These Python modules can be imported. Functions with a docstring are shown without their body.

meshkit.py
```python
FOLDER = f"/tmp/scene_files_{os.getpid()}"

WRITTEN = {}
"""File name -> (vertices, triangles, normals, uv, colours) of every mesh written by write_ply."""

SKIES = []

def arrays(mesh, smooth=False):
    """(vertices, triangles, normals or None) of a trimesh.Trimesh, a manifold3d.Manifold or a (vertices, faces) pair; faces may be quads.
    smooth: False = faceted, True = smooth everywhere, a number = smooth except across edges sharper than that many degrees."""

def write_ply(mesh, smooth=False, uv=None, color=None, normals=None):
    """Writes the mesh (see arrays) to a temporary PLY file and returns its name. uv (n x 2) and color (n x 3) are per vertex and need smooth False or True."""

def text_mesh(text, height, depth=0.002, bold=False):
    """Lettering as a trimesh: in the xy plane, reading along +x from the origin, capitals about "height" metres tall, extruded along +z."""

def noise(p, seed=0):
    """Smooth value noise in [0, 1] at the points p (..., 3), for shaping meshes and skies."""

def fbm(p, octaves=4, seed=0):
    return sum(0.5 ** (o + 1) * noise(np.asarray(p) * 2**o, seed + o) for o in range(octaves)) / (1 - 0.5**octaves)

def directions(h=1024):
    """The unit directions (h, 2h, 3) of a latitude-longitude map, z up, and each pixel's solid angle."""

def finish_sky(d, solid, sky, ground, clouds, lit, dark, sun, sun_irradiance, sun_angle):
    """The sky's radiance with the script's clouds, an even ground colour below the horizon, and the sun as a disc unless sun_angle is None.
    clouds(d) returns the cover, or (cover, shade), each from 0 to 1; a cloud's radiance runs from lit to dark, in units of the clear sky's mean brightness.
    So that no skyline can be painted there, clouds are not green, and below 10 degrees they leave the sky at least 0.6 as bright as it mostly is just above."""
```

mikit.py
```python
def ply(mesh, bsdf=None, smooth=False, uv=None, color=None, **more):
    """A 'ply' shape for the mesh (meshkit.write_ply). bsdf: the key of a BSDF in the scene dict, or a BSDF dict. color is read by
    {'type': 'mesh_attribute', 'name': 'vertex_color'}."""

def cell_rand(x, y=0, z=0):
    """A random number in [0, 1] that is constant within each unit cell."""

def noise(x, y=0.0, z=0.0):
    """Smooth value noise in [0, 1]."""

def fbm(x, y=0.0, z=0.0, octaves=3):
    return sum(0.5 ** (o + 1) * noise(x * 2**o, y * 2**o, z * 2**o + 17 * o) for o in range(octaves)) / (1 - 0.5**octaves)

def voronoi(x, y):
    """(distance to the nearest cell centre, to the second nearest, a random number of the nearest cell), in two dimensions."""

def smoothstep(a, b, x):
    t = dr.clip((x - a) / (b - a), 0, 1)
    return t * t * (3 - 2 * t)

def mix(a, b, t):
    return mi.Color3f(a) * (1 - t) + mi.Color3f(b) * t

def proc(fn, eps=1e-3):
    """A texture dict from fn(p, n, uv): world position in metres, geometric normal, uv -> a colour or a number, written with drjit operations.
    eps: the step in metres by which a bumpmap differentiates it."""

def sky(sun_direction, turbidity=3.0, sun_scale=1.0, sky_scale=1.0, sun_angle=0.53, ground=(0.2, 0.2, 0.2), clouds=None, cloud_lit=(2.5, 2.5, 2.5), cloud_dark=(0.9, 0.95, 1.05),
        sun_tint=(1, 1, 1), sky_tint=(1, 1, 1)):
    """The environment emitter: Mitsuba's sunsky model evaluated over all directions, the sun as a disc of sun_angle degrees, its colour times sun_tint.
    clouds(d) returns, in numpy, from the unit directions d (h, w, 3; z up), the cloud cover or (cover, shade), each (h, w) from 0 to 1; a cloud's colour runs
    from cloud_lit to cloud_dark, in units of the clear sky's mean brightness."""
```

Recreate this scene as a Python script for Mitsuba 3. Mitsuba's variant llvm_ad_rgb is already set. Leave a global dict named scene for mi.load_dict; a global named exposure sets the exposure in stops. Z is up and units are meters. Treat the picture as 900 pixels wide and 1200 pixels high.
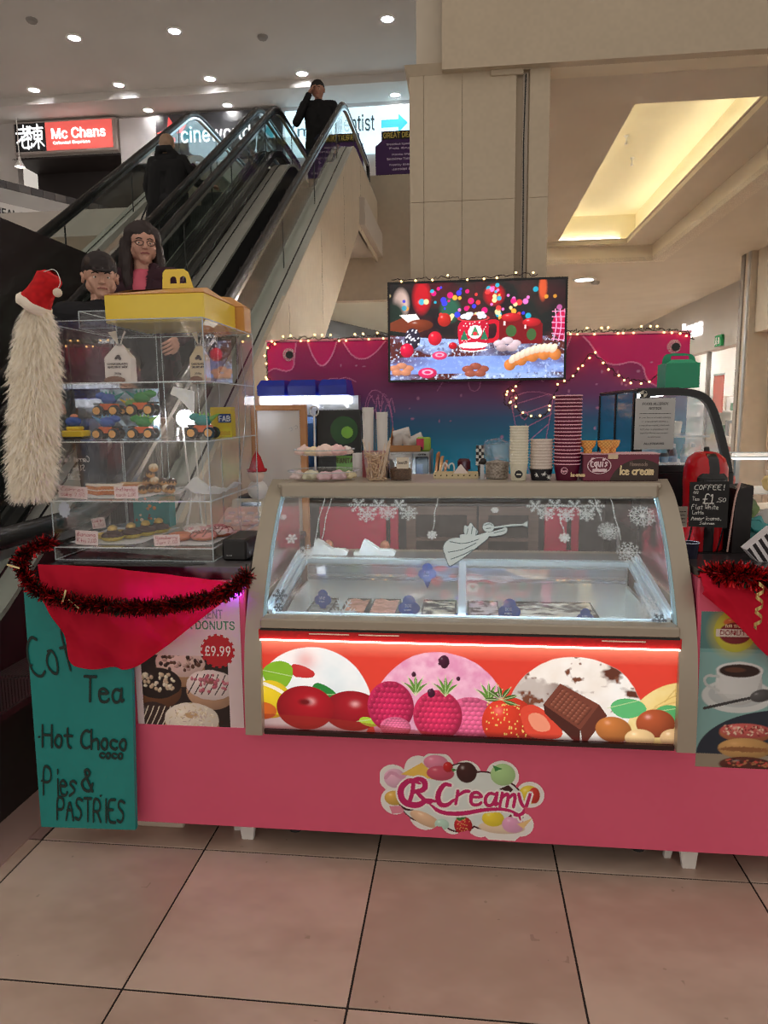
import math, random
import numpy as np, trimesh, mitsuba as mi, drjit as dr, mikit, meshkit, manifold3d, shapely
from shapely import affinity
from shapely.geometry import Polygon, LineString, MultiPoint, Point, box as sbox
from shapely.ops import unary_union
T = mi.ScalarTransform4f
random.seed(7); RNG = np.random.default_rng(7)
V3 = lambda *a: np.array(a, float)
# ---------------------------------------------------------------- camera, light, exposure
# world: x along the counter, y away from the visitor, z up, floor at z = 0, one floor tile = 0.6 m
YAW, PITCH, ROLL, FOC, EYE = 0.1136218, 0.14286875, -0.01154884, 827.75, V3(0, 0, 1.5)
_f = V3(-math.sin(YAW)*math.cos(PITCH), math.cos(YAW)*math.cos(PITCH), -math.sin(PITCH))
_r = V3(math.cos(YAW), math.sin(YAW), 0); _u = np.cross(_r, _f)
_up = math.cos(ROLL)*_u - math.sin(ROLL)*_r
exposure = 1.0
scene = {'camera': {'type': 'perspective', 'fov': math.degrees(2*math.atan(450/FOC)), 'fov_axis': 'x', 'near_clip': 0.05, 'far_clip': 200.,
                    'to_world': T().look_at(EYE.tolist(), (EYE+_f).tolist(), _up.tolist())},
         # even ambient light from out of view, lights the whole hall
         'hall_ambient': {'type': 'constant', 'radiance': {'type': 'rgb', 'value': [0.31, 0.28, 0.25]}}}
labels = {}
# ---------------------------------------------------------------- materials
def lin(c):
    c = np.asarray(c, float)/255.0
    return np.where(c <= .04045, c/12.92, ((c+.055)/1.055)**2.4)
def mat(c, rough=.55, metal=0., spec=.5, **kw):
    """a plain painted / plastic / metal finish; c in sRGB 0-255"""
    k = 'm_%02x%02x%02x_%d_%d_%d' % (*[int(x) for x in c], rough*100, metal*100, spec*100) + ''.join(f'_{a}{int(b*100)}' for a, b in kw.items())
    if k not in scene:
        scene[k] = {'type': 'twosided', 'bsdf': {'type': 'principled', 'base_color': {'type': 'rgb', 'value': lin(c).tolist()}, 'roughness': rough, 'metallic': metal, 'specular': spec, **kw}}
    return k
def pmat(name, fn, rough=.6, spec=.5, bump=None, **kw):
    """a finish with procedural colour"""
    b = {'type': 'principled', 'base_color': mikit.proc(fn), 'roughness': rough, 'specular': spec, **kw}
    if bump: b = {'type': 'bumpmap', 'arbitrary': mikit.proc(bump[0]), 'scale': bump[1], 'bsdf': b}
    scene[name] = {'type': 'twosided', 'bsdf': b}
    return name
def C(c): return mi.Color3f(*[float(x) for x in lin(c)])
scene['print_ink'] = {'type': 'twosided', 'bsdf': {'type': 'principled', 'base_color': {'type': 'mesh_attribute', 'name': 'vertex_color'}, 'roughness': .45}}
scene['tinted_matt'] = {'type': 'twosided', 'bsdf': {'type': 'principled', 'base_color': {'type': 'mesh_attribute', 'name': 'vertex_color'}, 'roughness': .6}}
scene['foil'] = {'type': 'twosided', 'bsdf': {'type': 'principled', 'base_color': {'type': 'mesh_attribute', 'name': 'vertex_color'}, 'roughness': .28, 'metallic': .7}}
scene['clear_sheet'] = {'type': 'thindielectric', 'int_ior': 1.49}
scene['clear_plastic'] = {'type': 'thindielectric', 'int_ior': 1.35}
scene['greenish_glass'] = {'type': 'thindielectric', 'int_ior': 1.45, 'specular_transmittance': {'type': 'rgb', 'value': [.80, .90, .85]}}
scene['smoked_glass'] = {'type': 'thindielectric', 'int_ior': 1.5, 'specular_transmittance': {'type': 'rgb', 'value': [.62, .68, .68]}}
scene['tissue_red'] = {'type': 'principledthin', 'base_color': {'type': 'rgb', 'value': lin((222, 40, 66)).tolist()}, 'roughness': .6, 'diff_trans': .7}
scene['paper_white'] = {'type': 'principledthin', 'base_color': {'type': 'rgb', 'value': lin((232, 236, 240)).tolist()}, 'roughness': .7, 'diff_trans': .5}
WHITE, BLACK, DGREY = mat((225, 224, 220), .5), mat((16, 15, 17), .35), mat((52, 52, 56), .4)
STEEL, CHROME = mat((176, 178, 180), .32, .9), mat((205, 206, 208), .15, 1.)
CHAMP = mat((172, 162, 146), .42, .35)          # champagne-grey frame of the ice cream cabinet
PINK = mat((222, 92, 122), .45)
# ---------------------------------------------------------------- entries
def num(k):
    if k not in scene and k not in labels: return k
    i = 1
    while f'{k}_{i:03d}' in scene or f'{k}_{i:03d}' in labels: i += 1
    return f'{k}_{i:03d}'
def thing(name, label, cat, group=None):
    k = num(name); labels[k] = {'label': label, 'category': cat}
    if group: labels[k]['group'] = group
    return k
def put(mesh, m, parent=None, name=None, smooth=35, color=None, emit=None, label=None, kind=None, key=None, to=None):
    """one entry of the scene: a part of PARENT called NAME, or (key=) the thing itself"""
    k = key or num(f'{parent}__{name}')
    if color is not None:
        color = np.asarray(color, float)
        if color.ndim == 1: color = np.tile(color, (len(mesh.vertices), 1))
        smooth = bool(smooth)
    s = mikit.ply(mesh, m, smooth, color=color)
    if emit is not None: s['emitter'] = {'type': 'area', 'radiance': {'type': 'rgb', 'value': [float(x) for x in emit]}}
    if to is not None: s['to_world'] = to
    scene[k] = s
    d = {}
    if label: d['label'] = label
    if kind: d['kind'] = kind
    if d: labels.setdefault(k, {}).update(d)
    return k
def single(name, label, cat, mesh, m, group=None, **kw):
    k = thing(name, label, cat, group); put(mesh, m, key=k, **kw); return k
def struct(name, mesh, m, smooth=False, label=None):
    scene[name] = mikit.ply(mesh, m, smooth); labels[name] = {'kind': 'structure'}
    if label: labels[name]['label'] = label
    return name
def dup(root, to, label, group=None, name=None, cat=None):
    """the same thing again somewhere else, every part with it"""
    k = thing(name or root.rstrip('0123456789').rstrip('_'), label, cat or labels[root]['category'], group or labels[root].get('group'))
    for a in [a for a in scene if a == root or a.startswith(root+'__')]:
        scene[k+a[len(root):]] = {**scene[a], 'to_world': to}
        if a in labels and a != root: labels[k+a[len(root):]] = dict(labels[a])
    return k
def place(root, to):
    for a in [a for a in scene if a == root or a.startswith(root+'__')]: scene[a]['to_world'] = to
# ---------------------------------------------------------------- shapes
cat = trimesh.util.concatenate
def box(x0, x1, y0, y1, z0, z1, b=0.):
    c = V3((x0+x1)/2, (y0+y1)/2, (z0+z1)/2); e = V3(abs(x1-x0), abs(y1-y0), abs(z1-z0))
    if b <= 0:
        m = trimesh.creation.box(e); m.apply_translation(c); return m
    b = min(b, e.min()*.45); p = []
    for s in np.ndindex(2, 2, 2):
        s = np.array(s)*2-1
        for k in range(3):
            q = e/2-b; q[k] = e[k]/2; p.append(c+s*q)
    return trimesh.convex.convex_hull(np.array(p))
def hull(p): return trimesh.convex.convex_hull(np.asarray(p, float))
def sph(c, r, n=2, s=(1, 1, 1)):
    m = trimesh.creation.icosphere(n, 1.); m.apply_scale(np.array(s)*r); m.apply_translation(c); return m
def frame(z):
    z = np.asarray(z, float); z = z/np.linalg.norm(z)
    x = np.cross(V3(0, 0, 1) if abs(z[2]) < .9 else V3(1, 0, 0), z); x /= np.linalg.norm(x)
    return x, np.cross(z, x), z
def tube(pts, r, n=8, closed=False, flat=None):
    """a swept round (or, with flat=(a, b), elliptic) section along a polyline"""
    p = np.asarray(pts, float); k = len(p)
    t = (np.roll(p, -1, 0)-np.roll(p, 1, 0)) if closed else np.gradient(p, axis=0)
    t /= np.linalg.norm(t, axis=1, keepdims=True)+1e-12
    x, y, _ = frame(t[0]); X = []
    for i in range(k):
        x = x-t[i]*(x@t[i]); x /= np.linalg.norm(x)+1e-12; X.append(x)
    X = np.array(X); Y = np.cross(t, X); a = np.arange(n)*2*np.pi/n
    R = np.broadcast_to(r, (k,))[:, None, None]; fa, fb = flat or (1, 1)
    v = (p[:, None]+R*(fa*np.cos(a)[None, :, None]*X[:, None]+fb*np.sin(a)[None, :, None]*Y[:, None])).reshape(-1, 3)
    i, j = np.meshgrid(np.arange(k if closed else k-1), np.arange(n), indexing='ij'); i2 = (i+1) % k
    q = np.stack([i*n+j, i*n+(j+1) % n, i2*n+(j+1) % n, i2*n+j], -1).reshape(-1, 4)
    f = np.vstack([q[:, [0, 1, 2]], q[:, [0, 2, 3]]])
    if not closed:
        v = np.vstack([v, p[:1], p[-1:]]); c0, c1 = k*n, k*n+1; j = np.arange(n)
        f = np.vstack([f, np.stack([j*0+c0, (j+1) % n, j], 1), np.stack([j*0+c1, (k-1)*n+j, (k-1)*n+(j+1) % n], 1)])
    return trimesh.Trimesh(v, f, process=False)
def rod(a, b, r, n=10, r2=None): return tube([a, b], [r, r if r2 is None else r2], n)
def lathe(prof, at=(0, 0, 0), n=28, axis=2, sc=(1, 1)):
    """profile [(radius, height), ...] turned about an axis through AT"""
    p = np.asarray(prof, float); a = np.arange(n)*2*np.pi/n; k = len(p)
    v = np.stack([p[:, :1]*np.cos(a)*sc[0], p[:, :1]*np.sin(a)*sc[1], np.broadcast_to(p[:, 1:], (k, n))], -1).reshape(-1, 3)
    i, j = np.meshgrid(np.arange(k-1), np.arange(n), indexing='ij')
    q = np.stack([i*n+j, i*n+(j+1) % n, (i+1)*n+(j+1) % n, (i+1)*n+j], -1).reshape(-1, 4)
    if axis == 1: v = v[:, [0, 2, 1]]*[1, -1, 1]
    if axis == 0: v = v[:, [2, 0, 1]]
    m = trimesh.Trimesh(v+np.asarray(at, float), np.vstack([q[:, [0, 1, 2]], q[:, [0, 2, 3]]]), process=True)
    m.update_faces(m.nondegenerate_faces()); return m
def extr(shape, d, o=(0, 0, 0), ex=(1, 0, 0), ey=(0, 0, 1)):
    """a shapely outline (u, v) given thickness d along ex x ey's far side, set up with u along ex and v along ey at o"""
    gs = [g for g in getattr(shape, 'geoms', [shape]) if g.geom_type == 'Polygon' and g.area > 1e-9]
    m = cat([trimesh.creation.extrude_polygon(g, d, engine='earcut') for g in gs])
    ex, ey = V3(*ex), V3(*ey); n = np.cross(ex, ey); v = m.vertices
    m.vertices = V3(*o)+v[:, :1]*ex+v[:, 1:2]*ey+v[:, 2:]*n
    return m
def grid(P):
    """a sheet through a grid of points (a, b, 3)"""
    a, b = P.shape[:2]; i = np.arange(a*b).reshape(a, b)
    q = np.stack([i[:-1, :-1], i[:-1, 1:], i[1:, 1:], i[1:, :-1]], -1).reshape(-1, 4)
    return trimesh.Trimesh(P.reshape(-1, 3), np.vstack([q[:, [0, 1, 2]], q[:, [0, 2, 3]]]), process=False)
def smooth_line(p, it=2, closed=False):
    p = np.asarray(p, float)
    for _ in range(it):
        if len(p) < 3: return p
        if closed: n = np.roll(p, -1, 0); p = np.stack([.75*p+.25*n, .25*p+.75*n], 1).reshape(-1, p.shape[1])
        else: q = np.stack([.75*p[:-1]+.25*p[1:], .25*p[:-1]+.75*p[1:]], 1).reshape(-1, p.shape[1]); p = np.vstack([p[:1], q, p[-1:]])
    return p
def resample(p, n):
    p = np.asarray(p, float); s = np.r_[0, np.cumsum(np.linalg.norm(np.diff(p, axis=0), axis=1))]
    t = np.linspace(0, s[-1], n); return np.stack([np.interp(t, s, p[:, k]) for k in range(p.shape[1])], 1)
def solid(man):
    m = man.to_mesh(); return trimesh.Trimesh(m.vert_properties[:, :3], m.tri_verts, process=False)
def rotz(m, deg, c=(0, 0, 0)):
    m.apply_transform(trimesh.transformations.rotation_matrix(math.radians(deg), [0, 0, 1], c)); return m
def rot(m, deg, ax, c=(0, 0, 0)):
    m.apply_transform(trimesh.transformations.rotation_matrix(math.radians(deg), ax, c)); return m
# ---------------------------------------------------------------- lettering
_TS = {}
def text_shape(s, h, bold=False):
    """printed capitals h tall, as a flat outline starting at the origin"""
    if (s, bold) not in _TS:
        m = meshkit.text_mesh(s, 1., .1, bold); v = m.vertices; f = m.faces[(v[m.faces][:, :, 2] > .05).all(1)]
        _TS[s, bold] = unary_union([Polygon(v[t][:, :2]).buffer(1e-4) for t in f if Polygon(v[t][:, :2]).area > 1e-10]).simplify(.006)
    g = affinity.scale(_TS[s, bold], h, h, origin=(0, 0)); x0 = g.bounds[0]
    return affinity.translate(g, -x0, 0)
def fit_text(s, u0, v0, w, h, bold=False):
    """printed text stretched into a box"""
    g = text_shape(s, 1., bold); b = g.bounds
    g = affinity.translate(g, -b[0], -b[1]); return affinity.translate(affinity.scale(g, w/(b[2]-b[0]), h/(b[3]-b[1]), origin=(0, 0)), u0, v0)
# pen strokes on a 6 x 9 field, lower case about 5 tall
PEN = dict(l.split(' ', 1) for l in '''A 00,39,60|14,54
B 00,09,49,47,25,05|25,53,51,30,00
C 68,49,17,04,11,40,61
D 00,09,39,66,53,30,00
E 69,09,00,60|05,45
F 00,09,69|05,45
G 68,39,06,03,30,62,65,35
H 00,09|60,69|05,65
I 30,39
J 09,69|49,42,20,01
K 00,09|69,05,60
L 09,00,60
M 00,19,34,59,60
N 00,09,60,69
O 39,05,12,30,52,65,39
P 00,09,49,67,54,04
R 00,09,49,67,54,04|34,60
S 68,39,18,16,54,52,30,01
T 09,69|39,30
U 09,02,20,40,62,69
V 09,30,69
W 09,10,35,50,69
Y 09,35,69|35,30
a 54,25,03,10,40,54,55|55,50,61
b 09,00|04,35,53,51,30,01
c 54,25,03,11,40,51
d 54,25,03,10,40,53|59,50
e 03,53,44,25,04,02,10,40,51
f 58,49,38,30|15,55
g 54,25,03,11,40,53|55,5a,3b,0b
h 09,00|03,35,54,50
i 35,30|37,38
j 35,3a,1b|37,38
k 09,00|45,02,50
l 29,21,40
m 05,00|03,25,34,30|33,55,64,60
n 05,00|03,35,54,50
o 35,14,02,20,40,53,45,25
p 05,0b|04,35,53,51,30,01
q 54,25,03,11,40,53|55,5b,7a
k 09,00|45,02,50
x 05,50|55,00
r 05,00|03,35,55
s 54,35,04,23,42,31,00
t 28,21,40|05,55
u 05,01,20,40,53|55,50
v 05,30,55
w 05,10,34,50,65
y 05,21,40|55,4a,2b,0b
z 05,55,00,50
& 60,18,39,57,04,02,20,50,63
£ 68,49,28,21,00,60|04,44
! 39,33|31,30
. 10,20,21
, 11,0a
' 29,17
0 39,07,02,30,52,57,39
1 07,29,20|00,40
2 07,29,58,55,00,60
3 08,39,57,35,52,30,01
4 40,49,03,63
5 69,09,05,45,53,51,30,01
9 55,36,07,39,57,50'''.split('\n'))
_HX = {'a': -2, 'b': -3}
def pen_lines(s, size, slant=0., gap=1.6):
    """hand-written text as polylines; size = height of a capital"""
    out, x = [], 0.
    for ch in s:
        if ch == ' ': x += 4; continue
        st = PEN.get(ch)
        if st is None: x += 3; continue
        w = 0
        for part in st.split('|'):
            p = [(int(a[0]), _HX.get(a[1]) if a[1] in _HX else int(a[1])) for a in part.split(',')]
            w = max(w, max(q[0] for q in p))
            p = smooth_line(np.array(p, float), 2); p[:, 0] += x+slant*p[:, 1]; out.append(p*size/9)
        x += w+gap
    return out, x*size/9
def pen_shape(s, size, w, slant=0., gap=1.6, at=(0, 0), fit=None):
    L, wd = pen_lines(s, size, slant, gap); k = (fit/wd) if fit else 1.
    return unary_union([LineString(p*[k, 1]+np.array(at)).buffer(w/2, quad_segs=3) for p in L])
def brush(p, w0, w1=None, it=2):
    """a stroke whose width changes along it, as an outline"""
    p = smooth_line(p, it); w = np.interp(np.linspace(0, 1, len(p)), np.linspace(0, 1, np.size(w0)) if np.size(w0) > 1 else [0, 1], w0 if np.size(w0) > 1 else [w0, w0 if w1 is None else w1])
    return unary_union([MultiPoint([a, b]).convex_hull.buffer(x/2, quad_segs=4) for a, b, x in zip(p[:-1], p[1:], w)])
# ---------------------------------------------------------------- flat prints (posters, screens): ink laid on a fine grid of the sheet
class Art:
    def __init__(s, w, h, nx, bg=(255, 255, 255)):
        s.w, s.h, s.nx = w, h, nx; s.ny = max(2, int(round(nx*h/w)))
        s.X, s.Y = np.meshgrid(np.linspace(0, w, s.nx), np.linspace(0, h, s.ny)); s.px = w/nx
        s.im = np.tile(lin(bg), (s.ny, s.nx, 1))
    def mix(s, a, c):
        c = c if isinstance(c, np.ndarray) and c.ndim == 3 else lin(c); s.im += np.clip(a, 0, 1)[..., None]*(c-s.im)
    def n(s, f, seed=0, o=4, sx=1., sy=1.):
        return meshkit.fbm(np.stack([s.X*f*sx, s.Y*f*sy, s.X*0+seed*3.7], -1), o, seed)
    def ell(s, x, y, rx, ry, c, rotd=0., soft=None, a=1., wob=0., seed=0):
        t = math.radians(rotd); dx, dy = s.X-x, s.Y-y
        u, v = (dx*math.cos(t)+dy*math.sin(t))/rx, (-dx*math.sin(t)+dy*math.cos(t))/ry
        d = np.hypot(u, v)
        if wob: d = d*(1+wob*(s.n(6/min(rx, ry)*.3, seed, 3)-.5))
        k = (soft or s.px/min(rx, ry)); m = np.clip((1-d)/k+.5, 0, 1)*a; s.mix(m, c); return m, u, v
    def ball(s, x, y, rx, ry, c, dark=.45, hi=.5, rotd=0., lx=-.4, ly=.45, wob=0., seed=0):
        """a printed picture of a round thing, drawn with its own modelling"""
        t = math.radians(rotd); dx, dy = s.X-x, s.Y-y
        u, v = (dx*math.cos(t)+dy*math.sin(t))/rx, (-dx*math.sin(t)+dy*math.cos(t))/ry; d = np.hypot(u, v)
        if wob: d = d*(1+wob*(s.n(2.5/min(rx, ry), seed, 3)-.5))
        m = np.clip((1-d)*min(rx, ry)/s.px+.5, 0, 1); sh = np.clip(1-np.hypot(u-lx, v-ly)*.62, 0, 1)
        col = lin(c)*(1-dark+dark*1.5*sh[..., None]); col = col+hi*np.exp(-((u-lx)**2+(v-ly)**2)/.02)[..., None]*.5
        s.mix(m, np.clip(col, 0, 1)); return m
    def poly(s, p, c, a=1.):
        g = p if hasattr(p, 'geom_type') else Polygon(p)
        x0, y0, x1, y1 = g.bounds; w = (s.X >= x0) & (s.X <= x1) & (s.Y >= y0) & (s.Y <= y1)
        if not w.any(): return
        m = np.zeros(s.X.shape); m[w] = shapely.contains_xy(g, s.X[w], s.Y[w]); s.mix(m*a, c); return m
    def line(s, p, w, c, a=1., it=2): s.poly(LineString(smooth_line(p, it)).buffer(w/2), c, a)
    def sheet(s, o, ex, ey, t=.0015, mask=None):
        """the sheet as a mesh lying at o, with its ink colours; t is its thickness"""
        o, ex, ey = V3(*o), V3(*ex), V3(*ey); nrm = np.cross(ex, ey)
        P = o+s.X[..., None]*ex+s.Y[..., None]*ey+nrm*t
        m = grid(P); c = s.im.reshape(-1, 3)
        if mask is not None:
            k = mask.ravel() > .5; m.update_faces(k[m.faces].all(1)); b = None
        if t > 0 and mask is None:
            b = trimesh.creation.box([s.w, s.h, t*.9]); v = b.vertices+[s.w/2, s.h/2, t*.45]
            b.vertices = o+v[:, :1]*ex+v[:, 1:2]*ey+v[:, 2:]*nrm
            n0 = len(m.vertices); m = trimesh.Trimesh(np.vstack([m.vertices, b.vertices]), np.vstack([m.faces, b.faces+n0]), process=False)
            c = np.vstack([c, np.tile(lin((200, 198, 195)), (8, 1))])
        return m, np.clip(c, 0, 1)
# ================================================================ the setting
def tile_col(p, n, uv):
    i, j = dr.floor((p.x+.888)/.6), dr.floor((p.y-2.173)/.6)
    g = mikit.fbm(p.x*2.2+i*7.1, p.y*3.5+j*3.3, 0., 4); f = mikit.fbm(p.x*14, p.y*22, 3., 3); r = mikit.cell_rand(i, j, 2)
    c = mikit.mix(C((176, 152, 136)), C((198, 176, 160)), mikit.smoothstep(.25, .75, g*.8+f*.2))
    c = c*(.96+.08*r)
    return mikit.mix(c, C((96, 78, 66)), .3*mikit.smoothstep(.9, .93, mikit.noise(p.x*55, p.y*55, 1.)*.7+.3*mikit.noise(p.x*9, p.y*9, 5.)))
pmat('floor_stone', tile_col, .30, .5)
struct('floor', box(-14, 9, -1, 30, -.12, -.004), mat((42, 36, 33), .8))
TL = box(.003, .597, .003, .597, -.004, 0., .0012)
_tile = mikit.ply(TL, 'floor_stone', False)
for i in range(-2, 5):
    for j in range(-4, 4):
        if i < -1 and j >= 0: continue
        scene[num('floor__tile')] = {**_tile, 'to_world': T().translate([-.888+.6*i, 2.173+.6*j, 0])}
pmat('floor_far', lambda p, n, uv: mikit.mix(C((150, 132, 118)), C((178, 160, 146)), mikit.fbm(p.x*2, p.y*2, 0., 3)), .35)
struct('floor_hall', box(-14, 9, 4.6, 30, -.004, .0), 'floor_far')
pmat('floor_angled', lambda p, n, uv: mikit.mix(C((138, 112, 106)), C((164, 136, 130)), mikit.fbm(p.x*3, p.y*3, 0., 3)), .3)
# the bay at the left is laid at another angle
for k in range(3):
    q = sbox(-2.2, 2.176, -1.494, 2.90).intersection(affinity.rotate(sbox(-3.9+.6*k*1.414, .5, -3.9+.6*k*1.414+.84, 6), 40.5, origin=(-1.9+.0, 2.647)))
    if q.area > 1e-3: put(extr(q, .004, (0, 0, -.004), (1, 0, 0), (0, 1, 0)), 'floor_angled', 'floor', 'tile')
# ---- column with its two stone panels
def plaster(a, b, s):
    return lambda p, n, uv: mikit.mix(C(a), C(b), mikit.fbm(p.x*1.3+p.y, p.z*1.7, p.y, 3))*(.97+.06*mikit.noise(p.x*s, p.z*s, p.y*s))
pmat('stone_column', plaster((172, 156, 134), (190, 174, 150), 60.), .6)
pmat('wall_cream', plaster((182, 170, 152), (198, 186, 168), 20.), .7)
pmat('ceiling_paint', plaster((196, 186, 170), (206, 197, 182), 4.), .8)
pmat('ceiling_grey', plaster((188, 182, 178), (198, 192, 188), 2.), .8)
struct('column', box(-.285, .425, 4.075, 4.75, 0, 3.27), mat((158, 142, 122), .7))
for z0, z1 in ((0, .95), (.95, 1.93), (1.93, 2.62), (2.62, 3.27)):
    for x0, x1 in ((-.30, -.225), (-.2235, -.0185), (-.017, .265), (.335, .44)):
        put(box(x0, x1, 4.052, 4.08, z0+.0006, z1-.0006, .0015), 'stone_column', 'column', 'panel')
put(box(.30, .33, 4.068, 4.078, 0, 3.25, .002), mat((168, 154, 138), .5), 'column', 'trim_strip')
put(tube([(.31, 4.062, 1.9), (.312, 4.06, 2.4), (.307, 4.06, 2.9), (.314, 4.06, 3.24)], .0035, 6), BLACK, 'column', 'cable', label='black cable running down the joint')
put(box(.13, .30, 4.04, 4.06, 3.235, 3.27, .003), 'stone_column', 'column', 'ledge')
put(hull([(x, y, z) for x, y, z in [(-.325, 4.02, 3.305), (.46, 4.02, 3.305), (-.325, 4.8, 3.305), (.46, 4.8, 3.305), (-.30, 4.05, 3.26), (.44, 4.05, 3.26), (-.30, 4.8, 3.26), (.44, 4.8, 3.26)]]), 'stone_column', 'column', 'moulding')
struct('column_upper', box(-.265, .40, 4.1, 4.75, 3.305, 7.75), 'wall_cream')
struct('ceiling_beam', box(-.125, 6.5, 4.0, 4.06, 3.262, 4.9), 'stone_column')
struct('trim_1', box(.44, 6.5, 4.06, 4.085, 3.29, 3.42), BLACK)
struct('ceiling_cove', hull([(x, y, z) for x in (.44, 6.5) for y, z in ((4.085, 3.285), (4.085, 3.45), (4.52, 3.40), (4.52, 3.45))]), mat((206, 196, 176), .7))
# ---- right-hand mall: raised ceiling with a lit coffer, lower ceiling round it
ZA, ZB = 3.40, 3.215
def slab(poly, z0, z1): return extr(poly, z1-z0, (0, 0, z0), (1, 0, 0), (0, 1, 0))
CO = sbox(.90, 4.94, 1.88, 8.88)
struct('ceiling_mall', slab(sbox(-.28, 4.50, 2.35, 9.05).difference(CO), ZA, ZA+.05), 'ceiling_paint')
CI = sbox(1.09, 4.96, 1.865, 8.865)
struct('ceiling_coffer_step', slab(sbox(.84, 4.88, 2.0, 8.95).difference(CI), ZA+.045, ZA+.055), 'ceiling_paint')
struct('ceiling_coffer', cat([box(.86, 2.0, 4.85, 8.98, 3.74, 3.78), box(.86, .88, 4.85, 8.98, 3.455, 3.76), box(1.98, 2.0, 4.85, 8.98, 3.455, 3.76),
       box(.86, 2.0, 4.85, 4.88, 3.455, 3.76), box(.86, 2.0, 8.95, 8.98, 3.455, 3.76)]), mat((226, 218, 190), .8))
cv = thing('cove_light', 'pair of warm tube lights hidden along the sides of the ceiling recess', 'light')
for x in (.94, 1.925): put(box(x-.02, x+.02, 5.1, 8.7, 3.458, 3.472), WHITE, cv, 'tube', emit=(3.6, 3.4, 2.75))
cv = thing('cove_light', 'short warm tube light across the far end of the ceiling recess', 'light')
put(box(1.05, 1.80, 8.90, 8.93, 3.458, 3.472), WHITE, cv, 'tube', emit=(3.6, 3.4, 2.75))
for x, y, z, lb in ((1.45, 5.25, 3.74, 'nearest of the three sprinklers in the lit recess'), (1.33, 6.45, 3.74, 'sprinkler in the middle of the lit ceiling recess'), (1.5, 7.0, 3.74, 'third and farthest sprinkler in the lit recess')):
    s = thing('sprinkler', 'small white '+lb, 'sprinkler', 'sprinklers in the ceiling recess')
    put(lathe([(0, -.07), (.012, -.07), (.012, -.055), (.006, -.05), (.006, -.02), (.02, -.004), (.02, 0), (0, 0)], (x, y, z), 12), WHITE, s, 'head')
struct('ceiling_drop', cat([box(2.2, 2.35, 4.37, 9.05, ZB, ZA+.05), box(-.28, 2.35, 9.0, 9.06, ZB, ZA+.05)]), mat((222, 212, 194), .7))
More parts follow.
